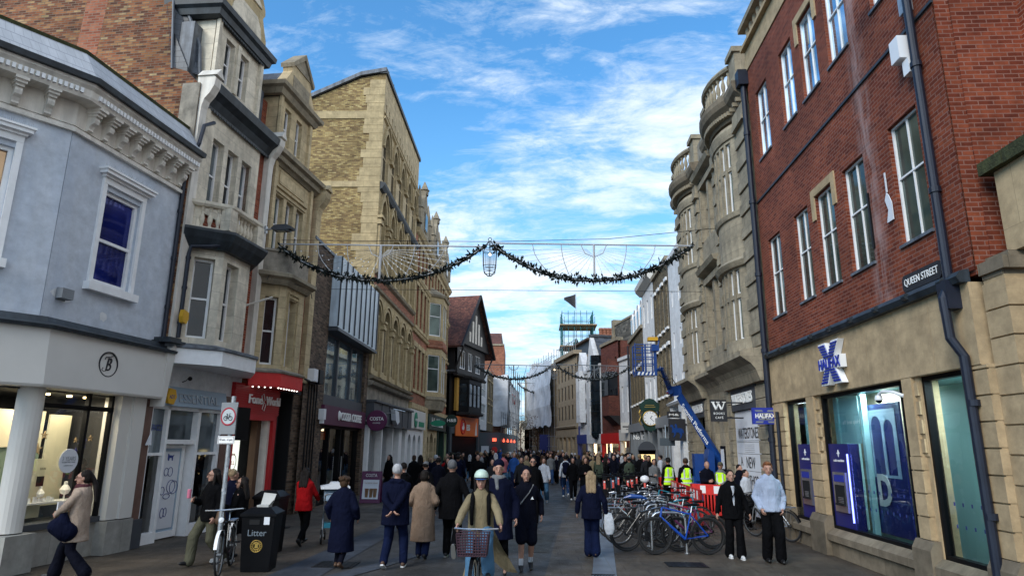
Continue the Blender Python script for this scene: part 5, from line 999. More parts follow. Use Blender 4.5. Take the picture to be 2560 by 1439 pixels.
for i in range(4):
    y=68+4.5*i; x=-3.6+.0435*(y-66); q=MB(); q.ball((x,y,2.5),.12,8,5); q.box(x-.05,x+.05,y-.05,y+.05,2.6,2.75); one('hazard_lamp',q,'red_lamp','small red hazard lamp, number %s along the grey hoarding from the corner'%('one','two','three','four')[i],'lamp','hazard lamps along the hoarding')
# ================= RIGHT 1: red brick bank =================
R1=thing('bank_building','red brick bank building with tall paired pane windows over a sandstone ground floor','building',tuple(FR((-3.3,0,0))))
wv=[(-.60,.05),(-2.33,-1.72),(-3.60,-2.94),(-4.91,-4.22),(-6.65,-5.93)]
wv=[(a-.02,b_+.07*(16+b_)/5.9) for a,b_ in wv]; holes=[(a,b_,5.18,7.18) for a,b_ in wv]+[(a,b_,9.40,11.32) for a,b_ in wv]
q=MB(FR); q.wall(-7.42,.80,4.36,12.30,holes,0,.22); q.box(-7.42,.8,-9,-.24,4.3,12.3).box(-7.42,.8,-9,-2.2,0,4.3); obj('wall',q,'bank_brick',R1)
for k,h_ in enumerate(holes): window(R1,FR,*h_,-.07,'white_paint','green_glass' if k<5 else 'sky_glass',1,2,.036,.05,rail=h_[2]+(h_[3]-h_[2])*.55)
q=MB(FR)
for h_ in holes: q.box(h_[0]-.03,h_[1]+.03,-.2,.04,h_[2]-.05,h_[2]-.002)
obj('sills',q,'lead',R1)
q=MB(FR)
for (a,b_,z0,z1) in (holes[2],holes[7]):
    q.box(a-.16,a-.002,0,.03,z1-.5,z1+.17).box(b_+.002,b_+.16,0,.03,z1-.5,z1+.17).box(a-.002,b_+.002,0,.03,z1+.002,z1+.17)
obj('stone_surround',q,'halifax_stone',R1)
q=MB(FR); q.box(-7.45,.78,0,.035,8.375,8.425); obj('string_course',q,'black_lead',R1)
q=MB(FR)
for z0,z1,o in ((12.3,12.62,.03),(12.62,12.95,.0)): q.box(-7.45,.82,-.3,o,z0,z1-.02)
q.box(-7.45,.85,-.3,.12,12.95,13.05); obj('stone_band',q,'halifax_stone',R1)
q=MB(FR); q.box(-7.45,.85,-.3,.14,13.55,13.7); obj('parapet_rail',q,'grey_stone',R1)
for i in range(26):
    q=MB(FR); q.lathe([(.05,0),(.07,.1),(.04,.2),(.07,.35),(.05,.5)],(-7.2+.31*i,-.05,13.05),8); obj('baluster',q,'grey_stone',R1)
q=MB(FR); q.prof([(0,4.22),(.14,4.22),(.18,4.30),(.12,4.38),(0,4.40)],-7.3,.86)
for i in range(9): q.tube([(-7.0+.93*i,.18,4.30),(-6.9+.93*i,.18,4.30)],.05,8)
obj('ledge',q,'black_lead',R1)
q=MB(FR)
for a,b_ in ((-7.3,-6.3),(-6.3,-5.3),(-5.3,-4.3),(-4.3,-3.3),(-3.3,-2.3),(-2.3,-1.3),(-1.3,-.3),(-.3,.8)): q.box(a+.004,b_-.004,-.25,.04,3.13,4.22)
q.box(-7.3,.8,-.3,.03,3.12,4.22); obj('stone_fascia',q,'halifax_block',R1)
# ground-floor openings: small (-.33..-.02)->(-.95,0) ; big (-4.98,-1.93); right (-6.95,-5.95)
def piers(s0,s1,z0,z1,h=.33,o=.05,mat='halifax_block'):
    q=MB(FR); z=z0
    while z<z1-.05:
        zz=min(z+h,z1); q.box(s0,s1,-.3,o,z+.012,zz-.012); z=zz
    q.box(s0+.01,s1-.01,-.3,o-.035,z0,z1); obj('rusticated_pier',q,mat,R1)
piers(.05,.80,.45,3.12); piers(-1.90,-1.35,.75,1.95); piers(-5.62,-5.32,.75,1.95); piers(-7.42,-6.98,.75,3.12)
q=MB(FR); q.box(-5.71,-5.6,-.3,-.02,1.95,3.12).box(-1.75,-1.35,-.3,.04,1.95,3.12).box(-1.9,-1.76,-.3,-.03,1.95,3.12).box(-5.6,-5.32,-.3,.04,1.95,3.12)
for i in range(4):
    z=2.0+.28*i; q.box(-1.9,-1.76,-.3,.01,z,z+.2).box(-5.70,-5.60,-.3,.01,z,z+.2)
q.box(-1.35,-1.22,-.3,-.08,.6,3.12).box(-5.32,-5.1,-.3,-.08,.5,3.12).box(-5.72,-5.62,-.3,-.04,.5,3.12)
obj('stone_jambs',q,'halifax_block',R1)
q=MB(FR)
for a,b_ in ((-1.95,-1.2),(-5.7,-5.2),(-7.5,-6.95),(.0,.82)): q.prof([(-.3,0),(.13,0),(.13,.62),(.06,.75),(-.3,.75)],a,b_)
q.prof([(-.3,0),(.02,0),(.02,.26),(.10,.30),(.10,.42),(-.02,.52),(-.3,.52)],-5.2,-1.95); q.prof([(-.3,0),(.02,0),(.02,.26),(.10,.30),(.10,.42),(-.02,.52),(-.3,.52)],-1.2,0); q.prof([(-.3,0),(.02,0),(.02,.26),(.10,.30),(.10,.42),(-.02,.52),(-.3,.52)],-6.95,-5.7)
obj('plinth',q,'plinth_stone',R1)
q=MB(FR)
for a,b_ in ((-5.1,-1.92),(-1.22,.05),(-6.98,-5.72)): q.box(a,a+.05,-.18,-.06,.52,3.12).box(b_-.05,b_,-.18,-.06,.52,3.12).box(a,b_,-.18,-.06,3.05,3.12).box(a,b_,-.18,-.06,.52,.58)
obj('window_frame',q,'black_paint',R1)
for a,b_ in ((-5.05,-1.97),(-1.17,.0),(-6.93,-5.77)):
    q=MB(FR); q.face([(a,-.11,.58),(b_,-.11,.58),(b_,-.11,3.05),(a,-.11,3.05)]); obj('shop_window',q,'teal_clear',R1)
q=MB(FR); q.box(-7.2,.3,-1.3,-1.2,0,3.3).box(-1.25,.1,-.5,-.45,.5,3.2).box(-7.0,-6.2,-.9,-.85,.5,2.6).box(-7.2,.3,-1.3,-.25,3.12,3.2); obj('interior',q,'teal_wall',R1)
q=MB(FR); q.box(-2.07,-1.9,-.9,-.3,.5,3.1).box(-3.15,-3.05,-.4,-.3,.5,3.1).box(-2.9,-2.05,-.36,-.34,2.15,3.05); obj('inner_panel',q,'teal_wall',R1)
q=MB(FR); q.box(-4.9,-1.9,-.75,-.7,.5,3.1); obj('slatted_panel',q,'grey_stone',R1)
q=MB(FR); q.box(-4.25,-2.95,-.45,-.42,.58,2.85); bp_=obj('door_panel',q,'navy_panel',R1)
q=MB(FR); q.archwall(-4.1,-3.1,1.55,2.75,[(-3.38,.19,1.6,2.45),(-3.82,.16,1.6,2.4)],-.41,.01); obj('panel_print',q,'pale_blue',R1)
q=MB(FR); q.text('D',.46,.56,lambda p:(-3.25-p[0],-.40+p[1],1.05+p[2]),.01,bold=.03); obj('panel_lettering',q,'sign_cream',R1)
q=MB(FR); q.text('Help and Ba',.75,.1,lambda p:(-2.95+p[0],-.33+p[1],2.5+p[2]),.003); q.text('XAX',.4,.1,lambda p:(-.8+p[0],-.5+p[1],2.6+p[2]),.003); obj('glass_lettering',q,'lettering_white',R1)
q=MB(FR)
for z in (1.28,.98):
    for i in range(14): q.box(-4.9+.2*i,-4.87+.2*i,-.108,-.105,z,z+.05)
    for i in range(5): q.box(-6.85+.2*i,-6.82+.2*i,-.108,-.105,z,z+.05)
gd=obj('glass_dots',q,'ink_blue',R1); gd['kind']='stuff'
# cash machines
for s0,s1,lab in ((-2.86,-1.98,'cash machine in a blue surround with a bright strip, in the wide bank window'),(-1.10,-.30,'cash machine in a blue surround in the narrow bank window by the bicycle')):
    t=thing('cash_machine',lab,'cash machine',tuple(FR(((s0+s1)/2,-.2,.55))),'cash machines in the bank windows')
    q=MB(FR); q.box(s0,s1,-.30,-.09,.56,2.14); obj('surround',q,'navy_panel',t)
    w_=s1-s0; q=MB(FR); q.box(s0+.18*w_,s1-.18*w_,-.10,-.05,.86,1.60); obj('fascia',q,'steel',t)
    q=MB(FR); q.box(s0+.24*w_,s1-.24*w_,-.05,-.044,1.42,1.55); obj('screen',q,'sign_blue',t)
    q=MB(FR); q.box(s0+.26*w_,s1-.26*w_,-.05,-.04,1.02,1.36); q.box(s0+.26*w_,s1-.3*w_,-.05,-.01,.98,1.02); obj('keypad_recess',q,'dark_void',t)
    q=MB(FR)
    for i in range(4):
        for j in range(3): q.box(s0+(.34+.08*j)*w_,s0+(.39+.08*j)*w_,-.04,-.02,1.03+.03*i,1.045+.03*i)
    obj('keys',q,'steel',t)
    q=MB(FR); q.text('cash machine',.55*w_,.05,lambda p:(s1-.22*w_-p[0],-.085+p[1],1.80+p[2]),.004); star(q,((s0+s1)/2,1.96),-.08,.07,.03,4); obj('lettering',q,'lettering_white',t)
    if s0<-2:
        q=MB(FR); q.box(s0+.02,s0+.05,-.09,-.07,.7,1.95); obj('light_strip',q,'blue_led',t)
# end return wall, corner pipe, next unit
FE=Frame((5.77,8.58),(1,0),'R')   # s to the right, facing the camera
n_=FE.n
q=MB(); q.box(5.78,7.0,8.60,9.1,4.3,12.3); obj('return_wall',q,'bank_brick',R1)
q=MB(); q.box(5.74,7.05,8.52,8.60,12.25,13.1).box(5.7,7.0,8.50,8.60,8.78,8.92); obj('return_coping',q,'black_lead',R1)
FN=Frame((6.92,8.60),(.014,1),'R')
B9=thing('corner_building','sandstone shop building with a dark mossy coping at the right edge of the view','building',(6.4,7.6,0))
q=MB(FN); q.box(-7,0,-6,0,4.2,11); obj('wall',q,'red_brick',B9)
q=MB(); z=0.55
while z<4.1:
    q.box(5.80,6.35,8.15,8.58,z+.012,z+.36-.012); q.box(6.35,7.0,7.95,8.58,z+.012,z+.36-.012); z+=.36
q.box(5.83,7.0,8.19,8.58,.3,4.2); obj('rusticated_pier',q,'halifax_block',B9)
q=MB(); q.box(5.74,7.0,7.9,8.58,0,.55); obj('plinth',q,'plinth_stone',B9)
q=MB(); q.box(5.82,6.9,8.20,8.58,4.2,4.26).box(5.78,6.5,8.1,8.58,4.26,4.42).box(5.9,6.9,8.15,8.58,4.42,4.5); obj('pier_cap',q,'plinth_stone',B9)
q=MB(); q.box(6.0,7.0,2.0,8.3,4.5,5.60).box(6.15,7.0,2.0,8.2,4.2,4.5); obj('stone_fascia',q,'halifax_stone',B9)
q=MB(); 
for i in range(14):
    y=2.0+.46*i; rr_v=random.Random(i).uniform(-.02,.03); q.box(5.90+rr_v,7.0,y,y+.46,5.60,5.78+rr_v)
obj('coping',q,'moss',B9)
q=MB(); q.box(5.95,6.05,3,7.4,3.0,3.9); obj('blue_sign',q,'sign_blue',B9)
q=MB(FR); q.tube([(-7.0,.10,13.0),(-7.0,.10,4.3),(-7.02,.22,4.05),(-7.05,.22,3.5),(-7.12,.12,3.25),(-7.14,.12,.05)],.062,12)
for z in (1.2,2.6,5.6,7.6,9.6,11.6): q.tube([(-7.0 if z>4 else -7.14,.10,z),(-7.0 if z>4 else -7.14,.10,z+.08)],.08,12)
q.box(-7.12,-6.9,.02,.22,3.9,4.3); one('drainpipe',q,'iron_pipe','thick dark drainpipe at the right corner of the red brick bank','drainpipe')
q=MB(FR); q.tube([(.82,.12,12.1),(.82,.12,0)],.07,12); q.box(.68,.96,.0,.28,11.9,12.35)
for z in (2.2,4.4,6.4,8.4,10.4): q.tube([(.82,.12,z),(.82,.12,z+.1)],.09,12)
one('drainpipe',q,'iron_pipe','tall dark drainpipe with square hopper between the brick bank and the stone bookshop','drainpipe')
q=MB(FR); q.tube([(.35,.10,2.9),(.35,.10,.4)],.04,10); one('drainpipe',q,'iron_pipe','short thin black pipe beside the narrow bank window under the blue projecting sign','drainpipe')
# lamp bracket, boxes
t=thing('street_lamp','dark street lamp arm fixed high on the brick corner beside the thick drainpipe','street lamp',tuple(FR((-6.85,.1,8.9))))
q=MB(FR); q.tube([(-6.9,.05,9.3),(-6.6,.2,9.6),(-6.3,.4,9.75)],.04,8); q.box(-6.98,-6.8,.0,.12,8.6,9.15); obj('bracket',q,'galv',t)
q=MB(FR); q.box(-6.35,-5.75,.28,.5,9.72,9.80); obj('lamp_head',q,'dark_grey',t)
q=MB(FR); q.box(-6.86,-6.62,.02,.24,7.86,8.24); one('alarm_box',q,'white_plastic','larger white box beside the corner drainpipe high on the red brick wall','wall box')
q=MB(FR); q.box(-6.93,-6.76,.02,.16,7.58,7.82); one('alarm_box',q,'white_plastic','smaller white box just below the larger one beside the corner drainpipe','wall box')
q=MB(FR); q.prism([(-5.72,5.66),(-5.52,5.66),(-5.60,5.86),(-5.53,6.05),(-5.60,6.16),(-5.65,6.1),(-5.72,5.95)],.02,.035); q.box(-5.63,-5.60,.02,.035,6.16,6.5); one('broken_bracket',q,'poster_white','ragged white metal bracket left on the brickwork between the two right hand windows','bracket')
q=MB(FR); q.box(-4.99,-4.94,.0,.03,5.4,6.4); one('sign_rail',q,'black_metal','narrow black strip fixed beside the fourth lower window of the bank','rail')
# street name plate
t=thing('street_name_sign','dark street name plate reading QUEEN STREET in white above the ledge','sign',tuple(FR((-6.2,.02,4.55))))
q=MB(FR); c0,c1=-6.78,-5.75; q.prism([(c0,4.47),(c0+.05,4.42),(c1-.05,4.42),(c1,4.47),(c1,4.63),(c1-.05,4.68),(c0+.05,4.68),(c0,4.63)],.01,.05); obj('plate',q,'ink',t)
q=MB(FR); q.text('QUEEN STREET',.90,.13,lambda p:(-5.82-p[0],.053+p[1],4.485+p[2]),.006); obj('lettering',q,'lettering_white',t)
# halifax logo
def xlogo(q,F,s0,s1,z0,z1,o,d,stripes=4,mirror=True):
    """striped letter X made of two halves either side of a word"""
    w_=s1-s0; h=z1-z0; c=(s0+s1)/2
    for half in (0,1):
        for arm in (0,1):
            for i in range(stripes):
                t0,t1=i/stripes+.03,(i+.62)/stripes+.03
                def xs_(t,e):   # t 0 outer .. 1 near the middle
                    xo=w_*(.5-.27*t); xi=w_*(.18-.20*t); x=xo if e else xi; return c+(x if arm else -x)
                zz=lambda t:(z1-h*.36*t) if half==0 else (z0+h*.36*t)
                q.prism([(xs_(t0,0),zz(t0)),(xs_(t0,1),zz(t0)),(xs_(t1,1),zz(t1)),(xs_(t1,0),zz(t1))],o,o+d)
def xback(q,s0,s1,z0,z1,o,d):
    w_=s1-s0; h=z1-z0; c=(s0+s1)/2; e=.03
    q.prism([(c-w_*.5-e,z1+e),(c-w_*.16,z1+e),(c,z1-h*.26),(c+w_*.16,z1+e),(c+w_*.5+e,z1+e),(c+w_*.26,z1-h*.40),(c-w_*.26,z1-h*.40)],o,o+d)
    q.prism([(c-w_*.5-e,z0-e),(c-w_*.16,z0-e),(c,z0+h*.26),(c+w_*.16,z0-e),(c+w_*.5+e,z0-e),(c+w_*.26,z0+h*.40),(c-w_*.26,z0+h*.40)],o,o+d)
    q.box(s0-e,s1+e,o,o+d,z0+h*.34,z0+h*.66)
t=thing('bank_sign','white edged blue striped X sign reading HALIFAX on the sandstone fascia','sign',tuple(FR((-3.05,.1,3.65))))
q=MB(FR); xback(q,-3.50,-2.62,3.28,4.04,.05,.12); obj('sign_back',q,'white_paint',t)
q=MB(FR); xlogo(q,FR,-3.50,-2.62,3.28,4.04,.17,.02,5); q.text('HALIFAX',.96,.20,lambda p:(-2.58-p[0],.172+p[1],3.56+p[2]),.02,bold=.004); obj('sign_lettering',q,'sign_blue',t)
A=FR((.55,0,0)); t=local_thing('hanging_sign','blue rectangular projecting sign reading HALIFAX over a pale grey X','sign',(5.33,16.8,2.62))
q=MB(); q.box(-.03,.58,-.05,.05,0,.40); obj('sign_box',q,'sign_blue',t)
q=MB(); q.box(.58,.72,-.22,.22,-.02,.44).box(.68,.74,-.05,.05,.1,.3); obj('wall_plate',q,'sign_blue',t)
q=MB(); c=.275
for a in (1,-1):
    for i in range(5):
        z=.03+.068*i; x=(z+.02-.20)*1.1*a; q.prism([(c+x-.09,z),(c+x+.09,z),(c+x+.09+.03*a,z+.04),(c+x-.09+.03*a,z+.04)],-.056,-.05)
obj('emblem',q,'grey_paint',t)
q=MB(); q.text('HALIFAX',.49,.11,lambda p:(.03+p[0],-.058-p[1],.145+p[2]),.004,bold=.03); obj('lettering',q,'lettering_white',t)
t=thing('security_camera','white dome security camera on a curved arm at the edge of the wide bank window','camera',tuple(FR((-5.1,.1,2.9))))
q=MB(FR); q.tube([(-5.35,.04,2.86),(-5.2,.12,2.93),(-4.95,.16,2.96),(-4.82,.16,2.92)],.028,8); q.lathe([(0,.04),(.05,.03),(.065,-.03),(.06,-.05)],(-4.80,.16,2.88),14); obj('camera_arm',q,'white_plastic',t)
q=MB(FR); q.ball((-4.80,.16,2.83),.052,12,6); obj('camera_dome',q,'dark_glass',t)
# ================= RIGHT 2: grey stone bookshop =================
R2=thing('bookshop_building','weathered grey stone building with two bowed bays, balustrades and a heavy curved shop cornice','building',tuple(FR((6,0,0))))
q=MB(FR); q.wall(.9,11.0,3.9,12.2,[(4.95,5.75,9.2,11.2),(6.0,6.8,9.2,11.2),(4.95,5.75,5.3,7.6),(6.0,6.8,5.3,7.6)],0,.3); q.box(.95,11,-9,-.32,3.9,12.2).box(.95,11,-9,-2.4,0,3.9); obj('wall',q,'grey_stone',R2)
q=MB(FR); q.box(4.6,7.3,-.3,.06,11.5,12.9); obj('attic_wall',q,'cement',R2)
for z0,z1 in ((9.2,11.2),(5.3,7.6)):
    for a in (4.95,6.0): window(R2,FR,a,a+.8,z0,z1,-.14,'grey_stone','dark_glass',1,2,.07,.07,rail=z0+(z1-z0)*.62)
    q=MB(FR); q.box(4.75,7.0,0,.07,z1,z1+.22).prof([(0,z1+.3),(.25,z1+.4),(.32,z1+.55),(0,z1+.6)],4.65,7.1).box(4.8,4.95,0,.05,z0,z1).box(6.8,6.95,0,.05,z0,z1); obj('window_hood',q,'grey_stone',R2)
for (b0,b1) in ((1.95,4.35),(7.5,9.9)):
    c=(b0+b1)/2; hw=(b1-b0)/2; R_=2.15; yo=math.sqrt(R_*R_-hw*hw); pts=[]
    nseg=8; am=math.asin(hw/R_)
    for i in range(nseg+1):
        a=-am+2*am*i/nseg; pts.append((c+R_*math.sin(a),R_*math.cos(a)-yo))
    for (z0,z1,hz0,hz1) in ((4.6,7.75,5.0,7.0),(7.75,11.35,8.75,10.9)):
        for i in range(nseg):
            F,l=sub(FR,pts[i],pts[i+1]); q=MB(F); solid=i in(0,nseg-1); q.wall(0,l,z0,z1,[] if solid else [(.05,l-.05,hz0,hz1)],0,.16); obj('bow_wall',q,'grey_stone',R2)
            if not solid:
                m1=hz0+(hz1-hz0)*.62; q=MB(F); q.box(.03,l-.03,-.14,-.02,m1-.06,m1+.06); obj('transom',q,'grey_stone',R2)
                for a_,b__ in ((hz0,m1-.06),(m1+.06,hz1)): window(R2,F,.05,l-.05,a_,b__,-.08,'white_paint','green_glass',0,1,.035,.04)
    q=MB(FR)
    for prf in ([(-.1,7.02),(.10,7.06),(.18,7.2),(.1,7.3),(-.1,7.32)],[(-.1,8.5),(.06,8.55),(.10,8.68),(-.1,8.72)],[(-.1,10.95),(.05,11.0),(.12,11.25),(.05,11.4),(-.1,11.4)]): q.sweep(prf,pts)
    obj('bow_mouldings',q,'grey_stone',R2)
    q=MB(FR); ext=[(b0-.95,0),(b0-.02,0)]+pts[1:-1]+[(b1+.02,0),(b1+.75,0)]; q.sweep([(-.3,11.5),(.06,11.5),(.14,11.75),(.32,11.9),(.38,12.05),(.38,12.2),(-.3,12.28)],ext); obj('cornice',q,'plinth_stone',R2)
    q=MB(FR)
    for i in range(30):
        t_=(i+.5)/30*(len(ext)-1); k=int(t_); u_=t_-k; p_,p2=ext[k],ext[min(k+1,len(ext)-1)]; x,o_=p_[0]+(p2[0]-p_[0])*u_,p_[1]+(p2[1]-p_[1])*u_; q.box(x-.04,x+.04,o_+.1,o_+.26,11.62,11.74)
    obj('dentils',q,'grey_stone',R2)
    q=MB(FR); q.sweep([(.0,13.05),(.22,13.05),(.26,13.12),(.22,13.2),(.0,13.2)],pts); q.sweep([(.02,12.28),(.18,12.28),(.18,12.42),(.02,12.42)],pts)
    obj('parapet_rail',q,'grey_stone',R2)
    for i in range(11):
        a=-am+2*am*(i+.5)/11; q=MB(FR); q.lathe([(r_*1.2,h*1.25) for r_,h in bal],(c+(R_+.1)*math.sin(a),(R_+.1)*math.cos(a)-yo,12.42),8); obj('baluster',q,'grey_stone',R2)
    q=MB(FR)
    for x in (b0-.8,b1+.1): q.box(x,x+.6,-.45,.2,12.28,13.2).box(x-.06,x+.66,-.5,.28,13.2,13.36)
    obj('parapet_pier',q,'grey_stone',R2)
for s0,s1 in ((.98,1.92),(4.38,4.72),(7.05,7.48),(9.95,10.9)):
    q=MB(FR); z=4.65; k=0
    while z<10.9: q.box(s0+(.0 if k%2 else .05),s1-(.0 if k%2 else .05),.0,.14 if k%2 else .09,z+.015,z+.34-.015); z+=.34; k+=1
    q.box(s0+.04,s1-.04,-.1,.06,4.6,11.5).box(s0-.04,s1+.04,0,.2,11.0,11.12).box(s0-.02,s1+.02,0,.16,11.12,11.5); obj('rusticated_pilaster',q,'grey_stone',R2)
# shop cornice (cavetto) with breaks
for s0,s1,o in ((.95,4.7,.28),(4.72,7.4,.06),(7.45,10.9,.28)):
    q=MB(FR); q.prof([(-.3,3.72),(o-.05,3.72),(o,3.85),(o+.05,4.0),(o+.16,4.15),(o+.34,4.28),(o+.42,4.34),(o+.42,4.46),(o+.3,4.52),(-.3,4.62)],s0,s1); obj('shop_cornice',q,'grey_stone',R2)
q=MB(FR)
for s0,s1 in ((1.0,1.85),(4.35,4.75),(7.3,7.75),(9.9,10.8)):
    z=.5; 
    while z<3.65: q.box(s0,s1,-.3,.12,z+.012,z+.35-.012); z+=.35
    q.box(s0+.01,s1-.01,-.3,.08,.3,3.75).box(s0-.03,s1+.03,-.3,.18,0,.5)
q.box(4.75,7.3,-.3,.04,3.0,3.8).box(5.4,6.0,-.3,.06,0,3.0).box(6.7,7.3,-.3,.05,0,3.0); obj('ground_floor_stone',q,'grey_stone',R2)
for s0,s1,tx in ((1.88,4.32,'WATERSTONES'),(7.8,9.85,'WATERSTONES')):
    q=MB(FR); q.box(s0,s1,-.2,.10,3.10,3.74); obj('sign_board',q,'dark_grey',R2)
    q=MB(FR); q.text(tx,(s1-s0)*.80,.30,lambda p:(s1-.2-p[0],.11+p[1],3.27+p[2]),.03,bold=.01); obj('sign_lettering',q,'lettering_white',R2)
q=MB(FR); q.box(1.90,4.3,-.15,.02,.25,3.08); obj('shop_hoarding',q,'poster_white',R2)
q=MB(FR)
for tx,w_,h,z,s in (('WATERSTONES',1.9,.30,2.30,4.05),('A',.2,.25,1.55,3.95),('NEW',.8,.30,1.50,3.4),('BOOKSHOP &',1.9,.26,1.05,4.05),('OPENING',1.4,.26,.5,4.0)): q.text(tx,w_,h,lambda p,z=z,s=s:(s-p[0],.025+p[1],z+p[2]),.004)
for z in (1.42,1.88,2.2,2.24): q.box(2.0,4.2,.02,.024,z,z+.008)
for i in range(5): q.box(2.6,3.5,.02,.024,1.93+.05*i,1.935+.05*i)
obj('hoarding_lettering',q,'ink',R2)
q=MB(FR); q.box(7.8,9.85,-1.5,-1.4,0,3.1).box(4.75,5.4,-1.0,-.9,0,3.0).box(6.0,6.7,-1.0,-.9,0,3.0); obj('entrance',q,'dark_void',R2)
q=MB(FR); q.box(5.45,5.95,.06,.10,1.2,2.1); f_=obj('notice_frame',q,'black_paint',R2)
q=MB(FR); q.box(5.52,5.88,.10,.11,1.4,2.0); obj('notice_sheet',q,'poster_white',f_)
t=local_thing('hanging_sign','black square projecting sign with a large white W above BOOKS CAFE','sign',(4.85,19.0,2.76))
q=MB(); q.box(0,.44,-.045,.045,0,.60).box(.44,.9,-.02,.02,.5,.54).box(.44,.9,-.02,.02,.08,.12); obj('sign_board',q,'ink',t)
q=MB()
def vee(x,w_): return [[(x,.30),(x+.03,.30)],]
for (xa,xb) in ((.06,.145),(.21,.145),(.19,.30),(.38,.30)):
    th=.030 if xa<xb else .013; q.prism([(xa-th,.53),(xa+th,.53),(xb+th,.32),(xb-th,.32)],-.052,-.046)
for xa in (.06,.20,.37): q.box(xa-.05,xa+.05,-.052,-.046,.525,.545)
q.text('BOOKS',.30,.06,lambda p:(.07+p[0],-.048-p[1],.19+p[2]),.004,space=1.3); q.text('CAFÉ',.22,.075,lambda p:(.11+p[0],-.048-p[1],.075+p[2]),.004,space=1.3); obj('lettering',q,'lettering_white',t)
# ================= RIGHT 3..6 =================
FR3=Frame(tuple(FR((11.0,0,0)).to_2d()),(.014,1),'R')
R3=simple_block('rendered_building','tall smooth white rendered building beside the grey stone bookshop','building',FR,11.0,13.9,10.3,'white_render',3,2,.7,.25,shop=False,base=3.6,pane=1)
q=MB(FR); q.prof([(-.3,3.75),(.3,3.8),(.36,3.9),(-.3,4.2)],10.95,13.9).box(11.0,11.7,-.3,.25,0,3.8).box(13.5,13.9,-.3,.2,0,3.8); obj('pilaster',q,'white_render',R3)
q=MB(FR); q.box(11.7,13.5,-.8,-.7,0,3.7); obj('shopfront',q,'black_paint',R3)
R4=simple_block('brick_block','dun brick block with tall white framed strip windows behind the blue lift arm','building',FR,13.95,18.3,10.6,'dun_brick',2,4,2.4,.42,shop=False,base=3.4,pane=1,sillm='white_paint')
R5=simple_block('rendered_building','white rendered building with a heavy pale cornice between two dun brick blocks','building',FR,18.35,22.6,11.2,'white_render',3,3,1.3,.4,shop=False,base=3.4,pane=1)
q=MB(FR); q.prof([(-.4,10.7),(.1,10.75),(.35,11.0),(.4,11.25),(-.4,11.4)],18.3,22.7); obj('cornice',q,'sign_cream',R5)
R6=simple_block('brick_block','dun brick block with round headed attic dormers carrying the street clock','building',FR,22.65,29.2,8.9,'dun_brick',1,5,2.1,.42,shop=False,base=3.4,pane=1,sillm='white_paint')
for i in range(4):
    s=23.4+1.5*i; q=MB(FR); q.box(s,s+.9,-1.2,-.1,8.9,10.4); q.lathe([(.45,-.5),(.45,.5)],(s+.45,-.6,10.4),14,'y',0,math.pi); obj('dormer',q,'white_paint',R6)
    q=MB(FR); q.box(s+.15,s+.75,-.1,-.08,9.1,10.4); obj('dormer_window',q,'dark_glass',R6)
q=MB(FR); q.box(13.9,29.2,-.3,.25,2.95,3.45)
obj('arcade_beam',q,'grey_paint',R6)
for i in range(10):
    s=14.3+1.55*i; q=MB(FR); q.box(s,s+.16,-.2,.22,0,2.95); obj('arcade_post',q,'grey_paint',R6)
q=MB(FR); q.box(13.9,29.2,-1.3,-1.2,0,3.0); obj('arcade_back',q,'hoarding_grey',R6)
q=MB(FR); q.text('ZARA',.01,.01,lambda p:(20-p[0],-1.1+p[1],1+p[2]),.002) if False else None
for s,tx in ((15.6,'CAFE'),(18.8,'MENU'),(21.9,'OPEN')):
    q=MB(FR); q.box(s,s+1.1,-1.18,-1.1,1.2,2.5); p_=obj('shop_poster',q,'ink',R6)
q=MB(FR); q.tube([(29.25,.1,8.8),(29.25,.1,0)],.06,8); one('drainpipe',q,'iron_pipe','thin dark drainpipe at the far end of the clock building','drainpipe')
# clock
t=local_thing('street_clock','ornate dark green street clock with a white dial and gilt scrolls','clock',(5.62,34.0,3.45)); t.scale=(.68,.68,.68)
q=MB(); q.lathe([(0,-.2),(.62,-.2),(.66,-.12),(.66,.12),(.62,.2),(0,.2)],(0,0,0),28,'y'); q.prism([(-.62,.5),(.62,.5),(.78,1.05),(.55,1.15),(.3,1.38),(0,1.45),(-.3,1.38),(-.55,1.15),(-.78,1.05)],-.2,.2); q.prism([(-.55,-.45),(.55,-.45),(.4,-.82),(0,-.95),(-.4,-.82)],-.2,.2); q.box(0,1.5,-.06,.06,-.78,-.62); obj('clock_case',q,'dark_green',t)
q=MB(); q.lathe([(0,-.23),(.50,-.23),(.50,-.2),(0,-.2)],(0,0,0),32,'y'); d_=obj('dial',q,'lettering_white',t)
q=MB()
for i in range(12):
    a=2*math.pi*i/12; x,z=.41*math.sin(a),.41*math.cos(a); q.tube([(x*.9,-.236,z*.9),(x*1.1,-.236,z*1.1)],.014,4)
q.tube([(0,-.24,0),(.20*math.sin(.75),-.24,.26*math.cos(.75))],.022,4); q.tube([(0,-.24,0),(.34*math.sin(2.3),-.24,.34*math.cos(2.3))],.016,4); obj('hands',q,'ink',d_)
q=MB(); q.tube([(.54*math.cos(2*math.pi*i/28),-.22,.54*math.sin(2*math.pi*i/28)) for i in range(28)],.03,5,closed=True)
for sx in (-1,1): q.tube([(sx*.68,-.2,-.5),(sx*.82,-.2,-.2),(sx*.70,-.2,.1),(sx*.80,-.2,.4),(sx*.7,-.2,.6)],.05,5)
q.box(-.32,.32,-.215,-.205,.93,.97).box(-.4,.4,-.215,-.205,.80,.84); obj('gilding',q,'gold',t)
q=MB(FR); 
q=MB(); q.text('No 1740',.95,.26,lambda p:(5.45+p[0],38.9-p[1],2.45+p[2]),.05,bold=.02); one('numerals',q,'lettering_white','pale house numerals under the green street clock','lettering')
